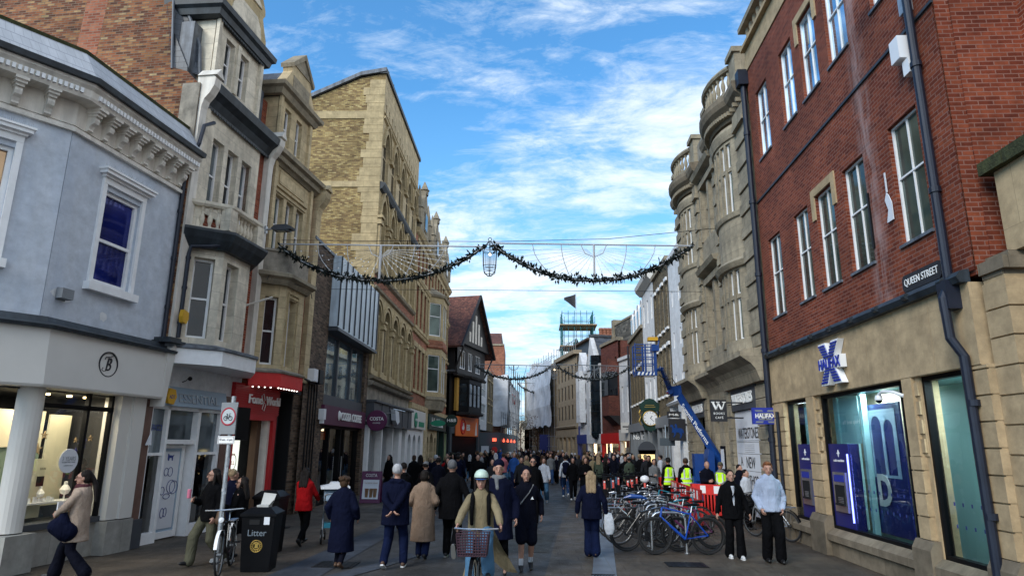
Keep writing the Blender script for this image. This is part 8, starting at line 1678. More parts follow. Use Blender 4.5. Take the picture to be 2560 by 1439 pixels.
def person(label,loc,face,H=1.7,pose='walkL',top='jacket',tm='black_cloth',bm_='black_cloth',sm_='shoe_black',hair='short',hm='hair_dark',legs='slim',hands=None,ank=None,hip=None,lean=0,head=(0,0),sleeve=True,hem=None,vox=.013,group=None,detail=False,hood=False,hat=None,hatm='navy_cloth',vest=False,wide=1.0,scarf=None,bare=False,cat='person',soles=None,elb=None,name='person',feet=None,inner=None,glasses=False):
    k=H/1.75; t=local_thing(name,label,cat,loc,face,group)
    hz=(hip if hip is not None else {'stand':.925,'walkL':.89,'walkR':.89}.get(pose,.9))*k
    A={'stand':[(-.10,0,.075,0),(.10,.02,.075,0)],'walkL':[(-.09,.26,.085,.18),(.09,-.30,.15,-.65)],'walkR':[(-.09,-.30,.15,-.65),(.09,.26,.085,.18)]}.get(pose)
    if ank: A=ank
    A=[V((a[0],a[1],a[2]))*k for a in A]; 
    FP=[a[3] for a in (ank or {'stand':[(0,0,0,0)]*2,'walkL':[(0,0,0,.18),(0,0,0,-.65)],'walkR':[(0,0,0,-.65),(0,0,0,.18)]}[pose])]
    hp=[V((-.09*k,0,hz)),V((.09*k,0,hz))]; knee=[];an=[]
    for i in (0,1): kn,a=ik(hp[i],A[i],.44*k,.43*k,(0,1,0.15)); knee.append(kn); an.append(a)
    cl,sl=math.cos(lean),math.sin(lean)
    def up(x,y,z): return V((x,y*cl+z*sl,hz+(z*cl-y*sl)))*1.0
    U=lambda x,y,z: V((x*k,(y*cl+z*sl)*k,hz+(z*cl-y*sl)*k))
    sw=.158*wide; sh=[U(-sw,-.01,.455),U(sw,-.01,.455)]
    HD={'stand':[(-.24,.04,.80),(.24,.04,.80)],'walkL':[(-.25,-.20,.86),(.25,.26,.90)],'walkR':[(-.25,.26,.90),(.25,-.20,.86)]}.get(pose,[(-.24,.04,.80),(.24,.04,.80)])
    if hands: HD=hands
    elbp=elb or [(-.5,-1,.0),(.5,-1,.0)]; el=[];wr=[]
    for i in (0,1): e,w_=ik(sh[i],V(HD[i])*k,.28*k,.25*k,elbp[i]); el.append(e); wr.append(w_)
    # head frame
    hb=U(0,.012,.577); yaw,pit=head; cyw,syw=math.cos(yaw),math.sin(yaw); cp,sp=math.cos(pit),math.sin(pit)
    def HP(x,y,z): y2,z2=y*cp-z*sp,y*sp+z*cp; return hb+V((x*cyw-y2*syw,x*syw+y2*cyw,z2))*k*1.05
    def he(m,c,r_): 
        r_=V(r_)*k; n=14; mm=8; c_=V(c)
        for i in range(mm):
            for j in range(n):
                def q_(i,j): a=math.pi*i/mm; b_=2*math.pi*j/n; return HP(*(c_+V((r_.x/k*math.sin(a)*math.cos(b_),r_.y/k*math.sin(a)*math.sin(b_),r_.z/k*math.cos(a)))))
                ps=[q_(i,j),q_(i+1,j),q_(i+1,j+1),q_(i,j+1)]
                if i==0: ps=ps[:3]
                elif i==mm-1: ps=[ps[0],ps[1],ps[3]]
                m.face(ps,None,True)
    # --- body ---
    q=MB(); loft(q,[(*U(0,0,z)[:],rx*k*wide,ry*k) for z,rx,ry in ((-.10,.13,.10),(0,.155,.105),(.12,.135,.10),(.28,.14,.10),(.42,.16,.10),(.50,.15,.085),(.55,.07,.06))])
    cap_(q,U(0,-.01,.52),.058*k,HP(0,-.01,.03),.05*k)
    he(q,(0,-.012,.125),(.074,.092,.098)); he(q,(0,.025,.075),(.056,.066,.075)); he(q,(0,.062,.022),(.028,.026,.02)); he(q,(0,.06,.125),(.052,.035,.05))
    cap_(q,HP(0,.088,.115),.009*k,HP(0,.112,.078),.013*k)
    for sx in (-1,1): he(q,(sx*.076,-.005,.095),(.011,.02,.03))
    for i in (0,1):
        cap_(q,sh[i],.05*k,el[i],.04*k); cap_(q,el[i],.038*k,wr[i],.026*k); cap_(q,hp[i],.085*k,knee[i],.056*k); cap_(q,knee[i],.054*k,knee[i].lerp(an[i],.35)+V((0,-.015,0)),.055*k); cap_(q,knee[i].lerp(an[i],.35)+V((0,-.015,0)),.054*k,an[i],.036*k)
        # hand: palm, four fingers, thumb
        d=(wr[i]-el[i]).normalized(); s=V((1 if i==0 else -1,0,0)); s=(s-d*s.dot(d)); s=s.normalized() if s.length>.05 else V((0,1,0)); nrm=d.cross(s).normalized(); pal=wr[i]+d*.085*k
        for w_ in (-.028,0,.028): cap_(q,wr[i]+s.cross(d)*0+nrm*w_*.5*k+d*.01*k,.018*k,pal+nrm*w_*k,.015*k,8)
        for j,(w_,ln) in enumerate(((-.033,.050),(-.011,.062),(.011,.058),(.033,.044))):
            b0=pal+nrm*w_*k; b1=b0+(d*.9+s*.35).normalized()*ln*.55*k; b2=b1+(d*.45+s*.9).normalized()*ln*.5*k; cap_(q,b0,.0098*k,b1,.009*k,7); cap_(q,b1,.009*k,b2,.008*k,7)
        tb=wr[i]+d*.03*k+nrm*(.03 if i==0 else -.03)*k*-1; tt=tb+(d*.6+s*.45-nrm*(.5 if i==0 else -.5)).normalized()*.055*k; cap_(q,tb,.013*k,tt,.010*k,7)
        if feet is None or True:
            fd=V((0,math.cos(FP[i]),math.sin(FP[i]))); cap_(q,an[i]+V((0,-.02*k,-.03*k)),.03*k,an[i]+fd*.13*k-V((0,0,.045*k))*math.cos(FP[i]),.028*k)
    obj_b=blob('body',q,'skin',t,vox if not detail else .009,2,.4)
    if detail:
        q=MB()
        for sx in (-1,1): he(q,(sx*.028,.083,.120),(.011,.012,.006)); 
        obj_=blob_plain('eyes',q,'ink',t); q=MB()
        for sx in (-1,1): cap_(q,HP(sx*.014,.094,.137),.004*k,HP(sx*.044,.080,.138),.003*k,6)
        blob_plain('eyebrows',q,hm,t); q=MB(); cap_(q,HP(-.018,.086,.046),.004*k,HP(0,.092,.048),.006*k,6); cap_(q,HP(.018,.086,.046),.004*k,HP(0,.092,.048),.006*k,6); blob_plain('lips',q,'lips',t)
    if glasses:
        q=MB(); 
        for sx in (-1,1):
            if glasses=='sun': he(q,(sx*.032,.098,.118),(.026,.008,.020))
            else: q.tube([HP(sx*.032+.024*math.cos(a_),.102,.118+.018*math.sin(a_)) for a_ in [2*math.pi*i/12 for i in range(12)]],.003*k,4,closed=True)
            q.tube([HP(sx*.055,.098,.122),HP(sx*.082,0,.115)],.003*k,4)
        q.tube([HP(-.01,.104,.124),HP(.01,.104,.124)],.003*k,4); blob_plain('glasses',q,'ink' if glasses=='sun' else 'brown_stone',t)
    # --- trousers ---
    kr,ar={'slim':(.075,.058),'mid':(.085,.078),'wide':(.095,.10),'flare':(.078,.11),'shorts':(.12,.12)}[legs]
    q=MB(); loft(q,[(*U(0,0,z)[:],rx*k*wide,ry*k) for z,rx,ry in ((-.10,.15,.12),(0,.172,.125),(.10,.16,.115),(.16,.15,.11))])
    for i in (0,1):
        if legs=='shorts': e=hp[i].lerp(knee[i],.93); cap_(q,hp[i],.105*k,e,.105*k,14)
        else:
            cap_(q,hp[i],.10*k,knee[i],kr*k,14); end=an[i]+V((0,0,-.01)); cap_(q,knee[i],kr*k,end.lerp(knee[i],.04),ar*k*.92,14)
    blob('trousers' if legs!='shorts' else 'shorts',q,bm_,t,vox,3,.5,.010,abs(int(loc[0]*7)))
    # --- shoes ---
    for i in (0,1):
        q=MB(); c_,s_=math.cos(FP[i]),math.sin(FP[i]); fd=V((0,c_,s_)); dn=V((0,s_,-c_)); a=an[i]
        cap_(q,a+fd*-.045*k+dn*.035*k,.038*k,a+fd*.06*k+dn*.030*k,.040*k); cap_(q,a+fd*.06*k+dn*.035*k,.040*k,a+fd*.165*k+dn*.045*k,.030*k); cap_(q,a,.045*k,a+dn*.03*k,.045*k)
        so=blob('shoe',q,sm_,t,.010,2,.4)
        if soles:
            q=MB()
            for x0,r_ in ((-.045,.036),(.03,.036),(.10,.038),(.165,.028)): pass
            prv=None; ring_=[]
            for x0,w_ in ((-.085,.02),(-.05,.038),(.02,.036),(.10,.043),(.17,.034),(.195,.012)): ring_.append((x0,w_))
            P0=[a+fd*x*k+dn*.062*k+V((w_*k,0,0)) for x,w_ in ring_]+[a+fd*x*k+dn*.062*k-V((w_*k,0,0)) for x,w_ in ring_[::-1]]; P1=[p+dn*.022*k for p in P0]
            q.face(P0[::-1]); q.face(P1)
            for j in range(len(P0)): l=(j+1)%len(P0); q.face([P0[j],P0[l],P1[l],P1[j]])
            x_=obj('sole',q,soles,so)
        if bare: 
            q=MB(); cap_(q,a,.040*k,a.lerp(knee[i],.28),.043*k); blob('sock',q,'white_cloth' if bare is True else bare,t,.010,1)
    # --- upper garment ---
    hemz={'jacket':-.12,'hoodie':-.08,'coat':-.58,'longcoat':-.60,'cardigan':-.30,'midcoat':-.26,'shirt':-.04}[top] if hem is None else hem
    fat={'jacket':.035,'hoodie':.030,'coat':.05,'longcoat':.055,'cardigan':.035,'midcoat':.045,'shirt':.015}[top]*1.0
    q=MB(); rg=[(.565,.06,.06),(.535,.085,.075),(.50,.122,.09),(.45,.152,.105),(.36,.158,.118),(.22,.150,.115),(.08,.155,.118),(-.04,.165,.125)]
    zz=-.12
    while zz>hemz+.02: rg.append((zz,.165-.05*(zz+.12)*(1 if top in('coat','longcoat','midcoat') else .5),.13-.12*(zz+.12))); zz-=.10
    rg.append((hemz,.168-.05*(hemz+.12)*(1 if top!='shirt' else 0),.132-.12*(hemz+.12)))
    rr2=[]
    for z,rx,ry in rg:
        p=U(0,0,z) if z>-.05 else V((0,0,hz+z*k)); rr2.append((p.x,p.y,p.z,(rx*wide+fat)*k,(ry+fat)*k))
    loft(q,rr2,22)
    for i in (0,1):
        c0=sh[i]+V(((.012 if i==0 else -.012),0,-.005)); cap_(q,c0,(.052+fat*.42)*k,el[i],(.044+fat*.5)*k,14); 
        we=el[i].lerp(wr[i],.93 if sleeve is True else sleeve); cap_(q,el[i],(.044+fat*.55)*k,we,(.036+fat*.4)*k,14)
    if not hood and top!='shirt': loft(q,[(*U(0,-.005,z)[:],r_*k,r_*.95*k) for z,r_ in ((.50,.09),(.57,.082),(.60,.078))])
    if hood=='down' or top=='hoodie': cap_(q,U(-.07,-.09,.53),.05*k,U(.07,-.09,.53),.05*k); cap_(q,U(-.09,-.06,.54),.035*k,U(-.06,.06,.52),.025*k); cap_(q,U(.09,-.06,.54),.035*k,U(.06,.06,.52),.025*k)
    if hood=='up':
        he(q,(0,-.05,.14),(.103,.105,.128)); cap_(q,HP(0,-.07,.05),.095*k,U(0,-.05,.5),.10*k)
    if bare=='split': pass
    blob({'jacket':'jacket','hoodie':'hoodie','shirt':'shirt','cardigan':'cardigan'}.get(top,'coat'),q,tm,t,vox,4,.5,.008,abs(int(loc[1]*5)))
    if inner:
        q=MB(); loft(q,[(U(0,.10,z).x,U(0,.10,z).y,U(0,.10,z).z,.045*k*(1+.5*(.45-z)),.055*k) for z in (-.10,.15,.35,.50)]); blob('shirt',q,inner,t,vox,2)
    if scarf: q=MB(); loft(q,[(*U(0,.01,z)[:],r_*k,r_*k) for z,r_ in ((.50,.09),(.53,.115),(.57,.115),(.60,.09))]); cap_(q,U(.02,.12,.52),.035*k,U(.0,.15,.40),.03*k); blob('scarf',q,scarf,t,vox,2,.5,.006)
    if vest:
        q=MB(); loft(q,[(*U(0,0,z)[:],(rx+fat+.012)*k,(ry+fat+.012)*k) for z,rx,ry in ((-.10,.165,.13),(.1,.155,.118),(.3,.155,.118),(.42,.150,.105),(.50,.11,.085))],20); blob('high_visibility_vest',q,'hi_vis',t,vox,2)
        q=MB()
        for z in (.0,.14): loft(q,[(*U(0,0,z+dz)[:],(.158+fat+.020)*k,(.120+fat+.020)*k) for dz in (0,.045)],22)
        for sx in (-.09,.09): q.box(*sorted((U(sx-.022,0,0).x,U(sx+.022,0,0).x)),U(0,-.155-fat*.4,.3).y,U(0,.15+fat*.4,.3).y,U(0,0,.17).z,U(0,0,.45).z)
        blob_plain('reflective_tape',q,'silver_tape',t)
    # --- hair / hat ---
    if hair and hood!='up':
        q=MB()
        he(q,(0,-.030,.145),(.084,.093,.094)); 
        if hair in('long','ponytail','bob','curly'): he(q,(0,-.05,.10),(.086,.075,.10))
        if hair=='long':
            for sx in (-.065,0,.065): cap_(q,HP(sx,-.06,.12),.048*k,U(sx*1.0,-.095-fat*.8,.40),.040*k)
            for sx in (-1,1): cap_(q,HP(sx*.072,.0,.12),.024*k,U(sx*.095,.05+fat*.5,.40),.028*k)
        if hair=='ponytail': cap_(q,HP(0,-.12,.13),.035*k,HP(0,-.17,.0),.045*k); cap_(q,HP(0,-.17,0),.045*k,U(0,-.19-fat,.32),.02*k)
        if hair=='bun': he(q,(0,-.10,.20),(.04,.04,.04))
        if hair=='curly': 
            for a_ in range(9): he(q,(.075*math.cos(a_*.7),-.04+.07*math.sin(a_*.7),.16+.02*(a_%2)),(.04,.04,.04))
        if hair=='quiff': he(q,(0,.035,.200),(.055,.05,.03))
        blob('hair',q,hm,t,.010,2,.4,.006,3)
    if hat:
        q=MB()
        if hat=='beanie': loft(q,[(*HP(0,-.018,z)[:],r_*k,r_*1.1*k) for z,r_ in ((.135,.086),(.15,.092),(.19,.088),(.225,.066),(.245,.03))])
        if hat=='cap': loft(q,[(*HP(0,-.018,z)[:],r_*k,r_*1.1*k) for z,r_ in ((.155,.086),(.20,.082),(.235,.05),(.245,.02))]); loft(q,[(*HP(0,.085,z)[:],.062*k,.065*k) for z in (.150,.160)])
        if hat=='helmet': loft(q,[(*HP(0,-.015,z)[:],r_*k,r_*1.18*k) for z,r_ in ((.135,.100),(.15,.106),(.20,.104),(.245,.078),(.272,.03))])
        blob({'beanie':'beanie','cap':'cap','helmet':'helmet'}[hat],q,hatm,t,.010,2)
        if hat=='helmet':
            q=MB(); loft(q,[(*HP(0,-.015,z)[:],r_*k,r_*1.18*k) for z,r_ in ((.14,.108),(.165,.109))]); blob_plain('helmet_band',q,'ink',t)
            q=MB(); loft(q,[(*HP(0,.10,z)[:],.075*k,.06*k) for z in (.148,.158)]); blob_plain('helmet_peak',q,'blue_cloth',t)
    t['_j']=1; J=dict(t=t,U=U,HP=HP,wr=wr,el=el,k=k,sh=sh,hz=hz,knee=knee,an=an); del t['_j']; return J
def blob_plain(name,q,mat,par): o=obj(name,q,mat); o.parent=par; return o
def to_world(J,p): t=J['t']; return Matrix.Translation(t.location)@Euler((0,0,t.rotation_euler.z)).to_matrix().to_4x4()@V(p)
def held(name,label,cat,J,q,mat,vox=0,group=None):
    t=J['t']; o=blob(name,q,mat,None,vox,2,.5,.006) if vox else obj(name,q,mat); o.location=t.location; o.rotation_euler=t.rotation_euler; return meta(o,label,cat,group)
PI=math.pi
# --- foreground, left to right ---
J=person('woman in a long beige cardigan and dark trousers holding a leaflet and navy bag',(-7.16,10.5,0),math.radians(98),1.66,'walkR','cardigan','beige_cloth','ink_cloth','shoe_black','ponytail','hair_dark','flare',hands=[(-.10,.30,1.02),(.16,.28,1.10)],ank=[(-.10,-.28,.13,-.4),(.10,.30,.085,.1)],head=(.35,-.02),detail=True,scarf='plum_cloth',glasses=True,elb=[(-1,-.4,-.3),(1,-.4,-.2)])
q=MB(); q.box(-.06,.10,.30,.315,1.02,1.14); held('folded_leaflet','white folded leaflet held by the woman in the beige cardigan','leaflet',J,q,'poster_white')
q=MB(); cap_(q,(-.22,.18,.80),.13,(-.18,.05,.72),.15); cap_(q,(-.2,.12,.95),.06,(-.2,.12,.85),.12); held('shoulder_bag','slouchy navy shoulder bag on the arm of the woman in the beige cardigan','bag',J,q,'navy_cloth',.014)
J=person('woman with long dark hair in a black jacket and olive trousers holding a pink can',(-5.78,11.95,0),math.radians(150),1.65,'walkR','jacket','black_cloth','olive_cloth','shoe_black','long','hair_dark','wide',hands=[(-.22,.05,.85),(.10,.30,1.14)],head=(-.3,0),detail=True,glasses=True)
q=MB(); q.lathe([(0,0),(.03,0),(.033,.01),(.033,.14),(.027,.15),(0,.15)],(.10,.38,1.12),12); held('drinks_can','pink drinks can in the hand of the woman by the sign pole','can',J,q,'can_pink')
q=MB(); cap_(q,(-.3,.0,.86),.07,(-.3,.0,.75),.09); held('small_bag','brown bag at the side of the woman holding a pink can','bag',J,q,'shoe_brown',.014)
person('fair haired person in a navy coat turned away just behind the sign pole',(-5.80,12.75,0),math.radians(-35),1.58,'stand','midcoat','navy_cloth','charcoal_cloth','shoe_black','bun','hair_fair','slim')
J=person('woman in round sunglasses and a black jacket leaning beside the litter bin',(-5.42,12.3,0),math.radians(95),1.58,'stand','midcoat','black_cloth','charcoal_cloth','shoe_white','long','hair_dark','mid',hands=[(-.10,.28,1.05),(.12,.25,.98)],ank=[(-.1,.24,.075,.1),(.1,.12,.075,0)],hip=.80,head=(.2,.12),detail=True,glasses='sun',soles='shoe_white',inner='white_cloth')
J=person('woman in a bright red jacket with dark hair seen from behind, pushing the pushchair',(-4.95,14.35,0),math.radians(-8),1.60,'walkL','jacket','red_cloth','black_cloth','shoe_black','long','hair_dark','slim',hands=[(-.18,.34,.98),(.18,.34,.98)],hem=-.14)
person('woman with short brown hair in a long navy coat walking away by the pushchair',(-3.42,11.95,0),math.radians(-6),1.55,'walkL','longcoat','navy_cloth','ink_cloth','shoe_brown','curly','hair_brown','slim',hands=[(-.27,.05,.90),(.27,.10,.90)],ank=[(-.09,.06,.075,0),(.09,-.22,.11,-.35)],wide=1.08)
person('broad grey haired man in a navy jacket walking away with hands clasped behind his back',(-2.50,12.0,0),.03,1.76,'walkR','jacket','navy_cloth','dark_denim','shoe_brown','short','hair_grey','mid',hands=[(.0,-.25,.95),(-.02,-.27,.93)],ank=[(-.14,-.18,.12,-.4),(.15,.10,.08,0)],wide=1.28,hem=-.20,elb=[(-1,-.3,0),(1,-.3,0)],soles='shoe_white',hood='down')
person('woman in a long camel coat walking away between the two men in dark jackets',(-2.18,13.0,0),-.02,1.62,'walkL','longcoat','camel_cloth','dark_denim','shoe_black','bob','hair_dark','mid',hands=[(-.2,.12,.98),(.2,.12,.98)],ank=[(-.08,.05,.075,0),(.08,-.16,.10,-.3)],wide=1.08,hem=-.56)
person('tall man with cropped grey hair in a black coat striding away, one heel lifted',(-1.66,13.05,0),-.05,1.82,'walkL','jacket','black_cloth','black_cloth','shoe_black','short','hair_steel','mid',hands=[(-.30,-.05,.85),(.34,.0,.86)],ank=[(-.1,.16,.08,0),(.14,-.42,.26,-1.1)],wide=1.15,hem=-.22,soles='sole_grey')
# cyclist
CX,CY=-.80,9.3
cb=bike('frame_black','step','black city bicycle with a dark wicker basket ridden towards the camera',(CX,CY,0),math.radians(-92),None,basket='wicker_plum',tyre='cream_tyre',R_=.33,guards=True)
J=person('woman cyclist in a pale helmet, beige coat and jeans riding towards the camera',(CX,CY+.30,0),PI+.03,1.66,'stand','jacket','tan_cloth','light_denim','shoe_black','long','hair_dark','wide',hands=[(-.31,.50,1.06),(.31,.50,1.06)],ank=[(-.13,.28,.44,.15),(.13,.24,.16,.05)],hip=.97,lean=.18,head=(0,-.1),detail=True,hat='helmet',hatm='helmet_mint',sleeve=.9,hem=-.10,elb=[(-1,-.2,-.6),(1,-.2,-.6)])
q=MB()
for sx in (-1,1): cap_(q,J['U'](sx*.10,-.14,.45),.035,J['U'](sx*.10,.0,.535),.035); cap_(q,J['U'](sx*.10,.0,.535),.035,J['U'](sx*.115,.125,.47),.034); cap_(q,J['U'](sx*.115,.125,.47),.034,J['U'](sx*.12,.165,.34),.03); cap_(q,J['U'](sx*.12,.165,.34),.03,J['U'](sx*.125,.16,.12),.026)
cap_(q,J['U'](-.1,-.22,.42),.08,J['U'](.1,-.22,.42),.08); cap_(q,J['U'](-.1,-.22,.16),.08,J['U'](.1,-.22,.16),.08); cap_(q,J['U'](0,-.22,.4),.13,J['U'](0,-.22,.18),.13); held('backpack','black backpack with wide straps worn by the woman cyclist','backpack',J,q,'black_cloth',.014)
for sx,(dx,dz) in ((-1,(.36,-.36)),(1,(.14,-.50))):
    q=MB(); rr=random.Random(3+sx); G_=[]
    for i in range(9):
        row=[]
        for j in range(7):
            u_,v_=i/8,j/6; x=sx*(.12+dx*u_*(.6+.5*v_)); y=-.02-.12*v_-.12*u_+.03*math.sin(6*v_+3*u_); z=1.0+(dz*u_*.9-.04)-.45*v_*(1-u_*.25)+.03*math.sin(5*u_+2*v_); row.append(V((x,y,z)))
        G_.append(row)
    for i in range(8):
        for j in range(6): q.face([G_[i][j],G_[i+1][j],G_[i+1][j+1],G_[i][j+1]],None,True); off=V((0,-.012,0)); q.face([G_[i][j]+off,G_[i][j+1]+off,G_[i+1][j+1]+off,G_[i+1][j]+off],None,True)
    blob_plain('coat_tail',q,'tan_cloth',J['t'])

person('man in a navy beanie and long coat walking behind the woman cyclist',(-.66,11.3,0),PI-.05,1.86,'walkR','longcoat','navy_cloth','black_cloth','shoe_black',None,'hair_dark','slim',hands=[(-.28,.02,.86),(.28,.08,.86)],hat='beanie',hatm='navy_cloth',detail=True,scarf='grey_cloth',hem=-.34,head=(.1,-.1))
J=person('young man in a black hooded top and shorts with bare shins walking towards the camera',(-.22,12.0,0),PI+.08,1.72,'walkR','hoodie','ink_cloth','ink_cloth','shoe_black','short','hair_dark','shorts',hands=[(-.28,-.05,.90),(.28,.10,.92)],ank=[(-.09,-.10,.11,-.3),(.09,.10,.08,0)],hood='up',detail=True,bare=True,hem=-.22)
q=MB(); q.tube([J['U'](-.13,.05,.53),J['U'](-.05,.16,.40),J['U'](.10,.165,.22),J['U'](.2,.05,.05)],.010,5); held('bag_strap','thin pale strap worn across the black hooded top of the young man in shorts','strap',J,q,'grey_cloth')
q=MB(); J2=J; star(q,(0,0),0,.035,.015,3,.004); 
for i,v_ in enumerate(q.v): q.v[i]=J['U'](-.10,.168,.30)+V((v_.x,v_.y,v_.z))
blob_plain('chest_emblem',q,'lettering_white',J['t'])
J=person('woman with long fair hair in a navy jacket walking away with a white bag',(1.03,13.5,0),-.08,1.62,'walkL','jacket','navy_cloth','dark_denim','shoe_brown','long','hair_fair','flare',hands=[(-.30,.02,.86),(.30,.02,.86)],ank=[(-.07,.05,.075,0),(.07,-.12,.10,-.2)],wide=1.10,hem=-.15)
MAT['dark_denim']
q=MB(); loft(q,[(.34,.02,.40,.06,.03),(.34,.02,.50,.10,.04),(.33,.02,.66,.10,.035),(.32,.02,.80,.07,.02)]); cap_(q,(.32,.02,.78),.012,(.31,.02,.88),.012); held('tote_bag','white carrier bag hanging from the hand of the fair haired woman in navy','bag',J,q,'white_cloth',.012)
J=person('smiling woman in an open black jacket over a pale shirt walking towards the camera',(3.77,13.6,0),PI+.02,1.63,'stand','jacket','black_cloth','black_cloth','shoe_white','bun','hair_dark','flare',hands=[(-.34,.05,.84),(.34,.05,.84)],ank=[(-.10,.10,.075,0),(.10,-.05,.08,0)],detail=True,inner='white_cloth',soles='shoe_white',wide=1.12,hem=-.16)
q=MB(); q.tube([J['U'](-.14,.05,.53),J['U'](-.02,.175,.36),J['U'](.12,.18,.12)],.010,5); held('bag_strap','black bag strap across the pale shirt of the smiling woman','strap',J,q,'black_cloth')
J=person('red haired man in a pale grey hoodie and black cropped trousers, hands in his pockets',(4.36,13.15,0),PI-.08,1.80,'stand','hoodie','pale_hoodie','black_cloth','shoe_black','quiff','hair_ginger','wide',hands=[(-.19,.09,.92),(.19,.09,.92)],ank=[(-.10,.08,.078,0),(.11,-.06,.078,0)],detail=True,elb=[(-.7,-1,0),(.7,-1,0)],wide=1.06,hem=-.06,head=(-.1,-.05))
# --- middle distance, individually placed ---
mid=[
('man in dark glasses and a black coat walking towards the camera in mid street',(-.15,18.4),PI,1.80,'walkL','jacket','black_cloth','black_cloth','short','hair_dark','slim',{'glasses':'sun'}),
('woman in a white top and light jeans half hidden behind the man in dark glasses',(.20,25.5),PI-.1,1.66,'walkR','jacket','white_cloth','light_denim','long','hair_brown','wide',{'sm_':'shoe_white'}),
('woman in a pale grey jumper and blue jeans walking towards the camera in mid street',(.66,37.5),PI,1.68,'walkL','hoodie','grey_cloth','denim','long','hair_brown','mid',{}),
('person in a white hooded top and blue jeans walking away with a navy backpack',(1.12,28.3),0,1.72,'walkL','hoodie','white_cloth','denim','short','hair_dark','slim',{'sm_':'shoe_white'}),
('woman in a long black coat holding a cup, walking towards the camera',(1.72,24.9),PI,1.70,'walkL','longcoat','black_cloth','black_cloth','long','hair_brown','slim',{'hands':[(-.24,.05,.85),(.08,.24,1.12)],'hem':-.45}),
('person in black with white trainers just behind the woman in the long black coat',(1.35,26.8),PI,1.66,'walkR','jacket','black_cloth','black_cloth','long','hair_dark','slim',{'sm_':'shoe_white'}),
('worker in a yellow vest and dark cap, left of the pair by the barriers',(4.42,23.4),.3,1.70,'stand','jacket','black_cloth','black_cloth','short','hair_dark','mid',{'vest':True,'hat':'cap','hatm':'black_cloth'}),
('worker in a yellow vest and pale cap seen from behind, right of the pair',(4.78,22.3),0,1.72,'stand','jacket','black_cloth','black_cloth','short','hair_brown','mid',{'vest':True,'hat':'cap','hatm':'grey_cloth','wide':1.15}),
('bald bearded man in a dark jacket looking at a phone behind the red barrier',(5.10,20.9),PI+.2,1.66,'stand','jacket','ink_cloth','black_cloth',None,'hair_dark','mid',{'hands':[(-.06,.28,1.14),(.08,.28,1.12)],'wide':1.2,'head':(0,-.35)}),
('worker in a yellow vest over grey sleeves standing by the bookshop behind the red barrier',(5.55,21.0),PI-.5,1.62,'stand','jacket','grey_cloth','black_cloth','short','hair_dark','mid',{'vest':True,'hat':'cap','hatm':'olive_cloth','hands':[(-.08,.26,1.05),(.1,.26,1.05)]}),
('man in a dark top raising a hand to his face beside the bookshop pillar',(5.62,19.3),PI+.4,1.60,'stand','jacket','ink_cloth','black_cloth','short','hair_dark','mid',{'hands':[(-.24,.02,.85),(.04,.17,1.42)]}),
('person in a white top partly hidden behind the smiling woman',(5.45,18.2),PI+.6,1.50,'stand','jacket','white_cloth','black_cloth','short','hair_dark','mid',{}),
('man in a grey top and open black coat holding a cup beyond the bikes',(4.25,25.2),PI,1.66,'walkL','jacket','grey_cloth','black_cloth','short','hair_dark','slim',{'hands':[(-.24,.02,.85),(.05,.24,1.1)]}),
('hooded figure in black robe like coat before the yellow poster board',(4.75,29.5),PI-.4,1.68,'stand','longcoat','black_cloth','black_cloth','long','hair_dark','slim',{'hood':'up'}),
('person in an olive coat and grey hood standing among the scooters and bikes',(3.65,27.5),.2,1.66,'stand','midcoat','green_cloth','black_cloth','short','hair_dark','slim',{'hat':'beanie','hatm':'grey_cloth'}),
('man in a dark cap and jacket just beyond the grey haired man, on his left',(-3.35,16.8),.1,1.66,'walkL','jacket','black_cloth','black_cloth','short','hair_dark','mid',{'hood':'down'}),
('woman in a dark hood standing in the doorway beside the white shop pillars',(-6.1,27.5),PI-.5,1.66,'stand','jacket','black_cloth','black_cloth','long','hair_dark','slim',{}),
('person in a grey knitted hat and black jacket walking away beyond the camel coat',(-3.1,18.6),0,1.64,'walkR','jacket','black_cloth','dark_denim','short','hair_dark','slim',{'hat':'beanie','hatm':'grey_cloth'}),
('dark haired person in a navy jacket walking away beyond the grey hat',(-3.2,21.6),.1,1.70,'walkL','jacket','ink_cloth','black_cloth','short','hair_dark','slim',{}),
('fair haired woman with a red rucksack walking away past the white shopfront',(-3.7,27),0,1.66,'walkR','jacket','charcoal_cloth','dark_denim','bun','hair_fair','slim',{}),
('man in a navy coat walking away just right of the woman with the red rucksack',(-3.1,26),-.1,1.72,'walkL','midcoat','navy_cloth','black_cloth','short','hair_dark','slim',{}),
('pale faced woman in black looking back towards the camera in the left crowd',(-3.15,23.5),PI,1.64,'stand','jacket','black_cloth','black_cloth','long','hair_dark','slim',{}),
('man in black holding something to his ear, far left crowd by the green shop',(-3.6,30.5),PI,1.74,'stand','jacket','black_cloth','black_cloth','short','hair_dark','slim',{'hands':[(-.24,.02,.85),(.12,.1,1.52)]}),
('large man in a long black coat walking towards the camera left of the roadway',(-2.25,25.2),PI,1.78,'walkL','longcoat','black_cloth','black_cloth','short','hair_dark','mid',{'wide':1.2,'hem':-.4}),
('woman in a dark puffy coat holding a white cup left of the roadway',(-1.55,22.8),PI+.1,1.66,'walkR','midcoat','charcoal_cloth','black_cloth','long','hair_dark','slim',{'hands':[(-.24,.02,.85),(.08,.24,1.08)]}),
('man in a dark padded jacket walking towards the camera beside the parked dark bikes',(-.62,24.8),PI,1.70,'walkL','jacket','charcoal_cloth','black_cloth','short','hair_dark','mid',{}),
('person in a pale pink padded coat walking away beside the grey hoarding',(-2.0,52),0,1.66,'walkL','midcoat','pink_cloth','charcoal_cloth','long','hair_grey','slim',{}),
('woman in a tan coat among the crowd left of the man in dark glasses',(-.55,31),PI,1.66,'walkL','jacket','tan_cloth','charcoal_cloth','long','hair_fair','slim',{}),
]
JM={}
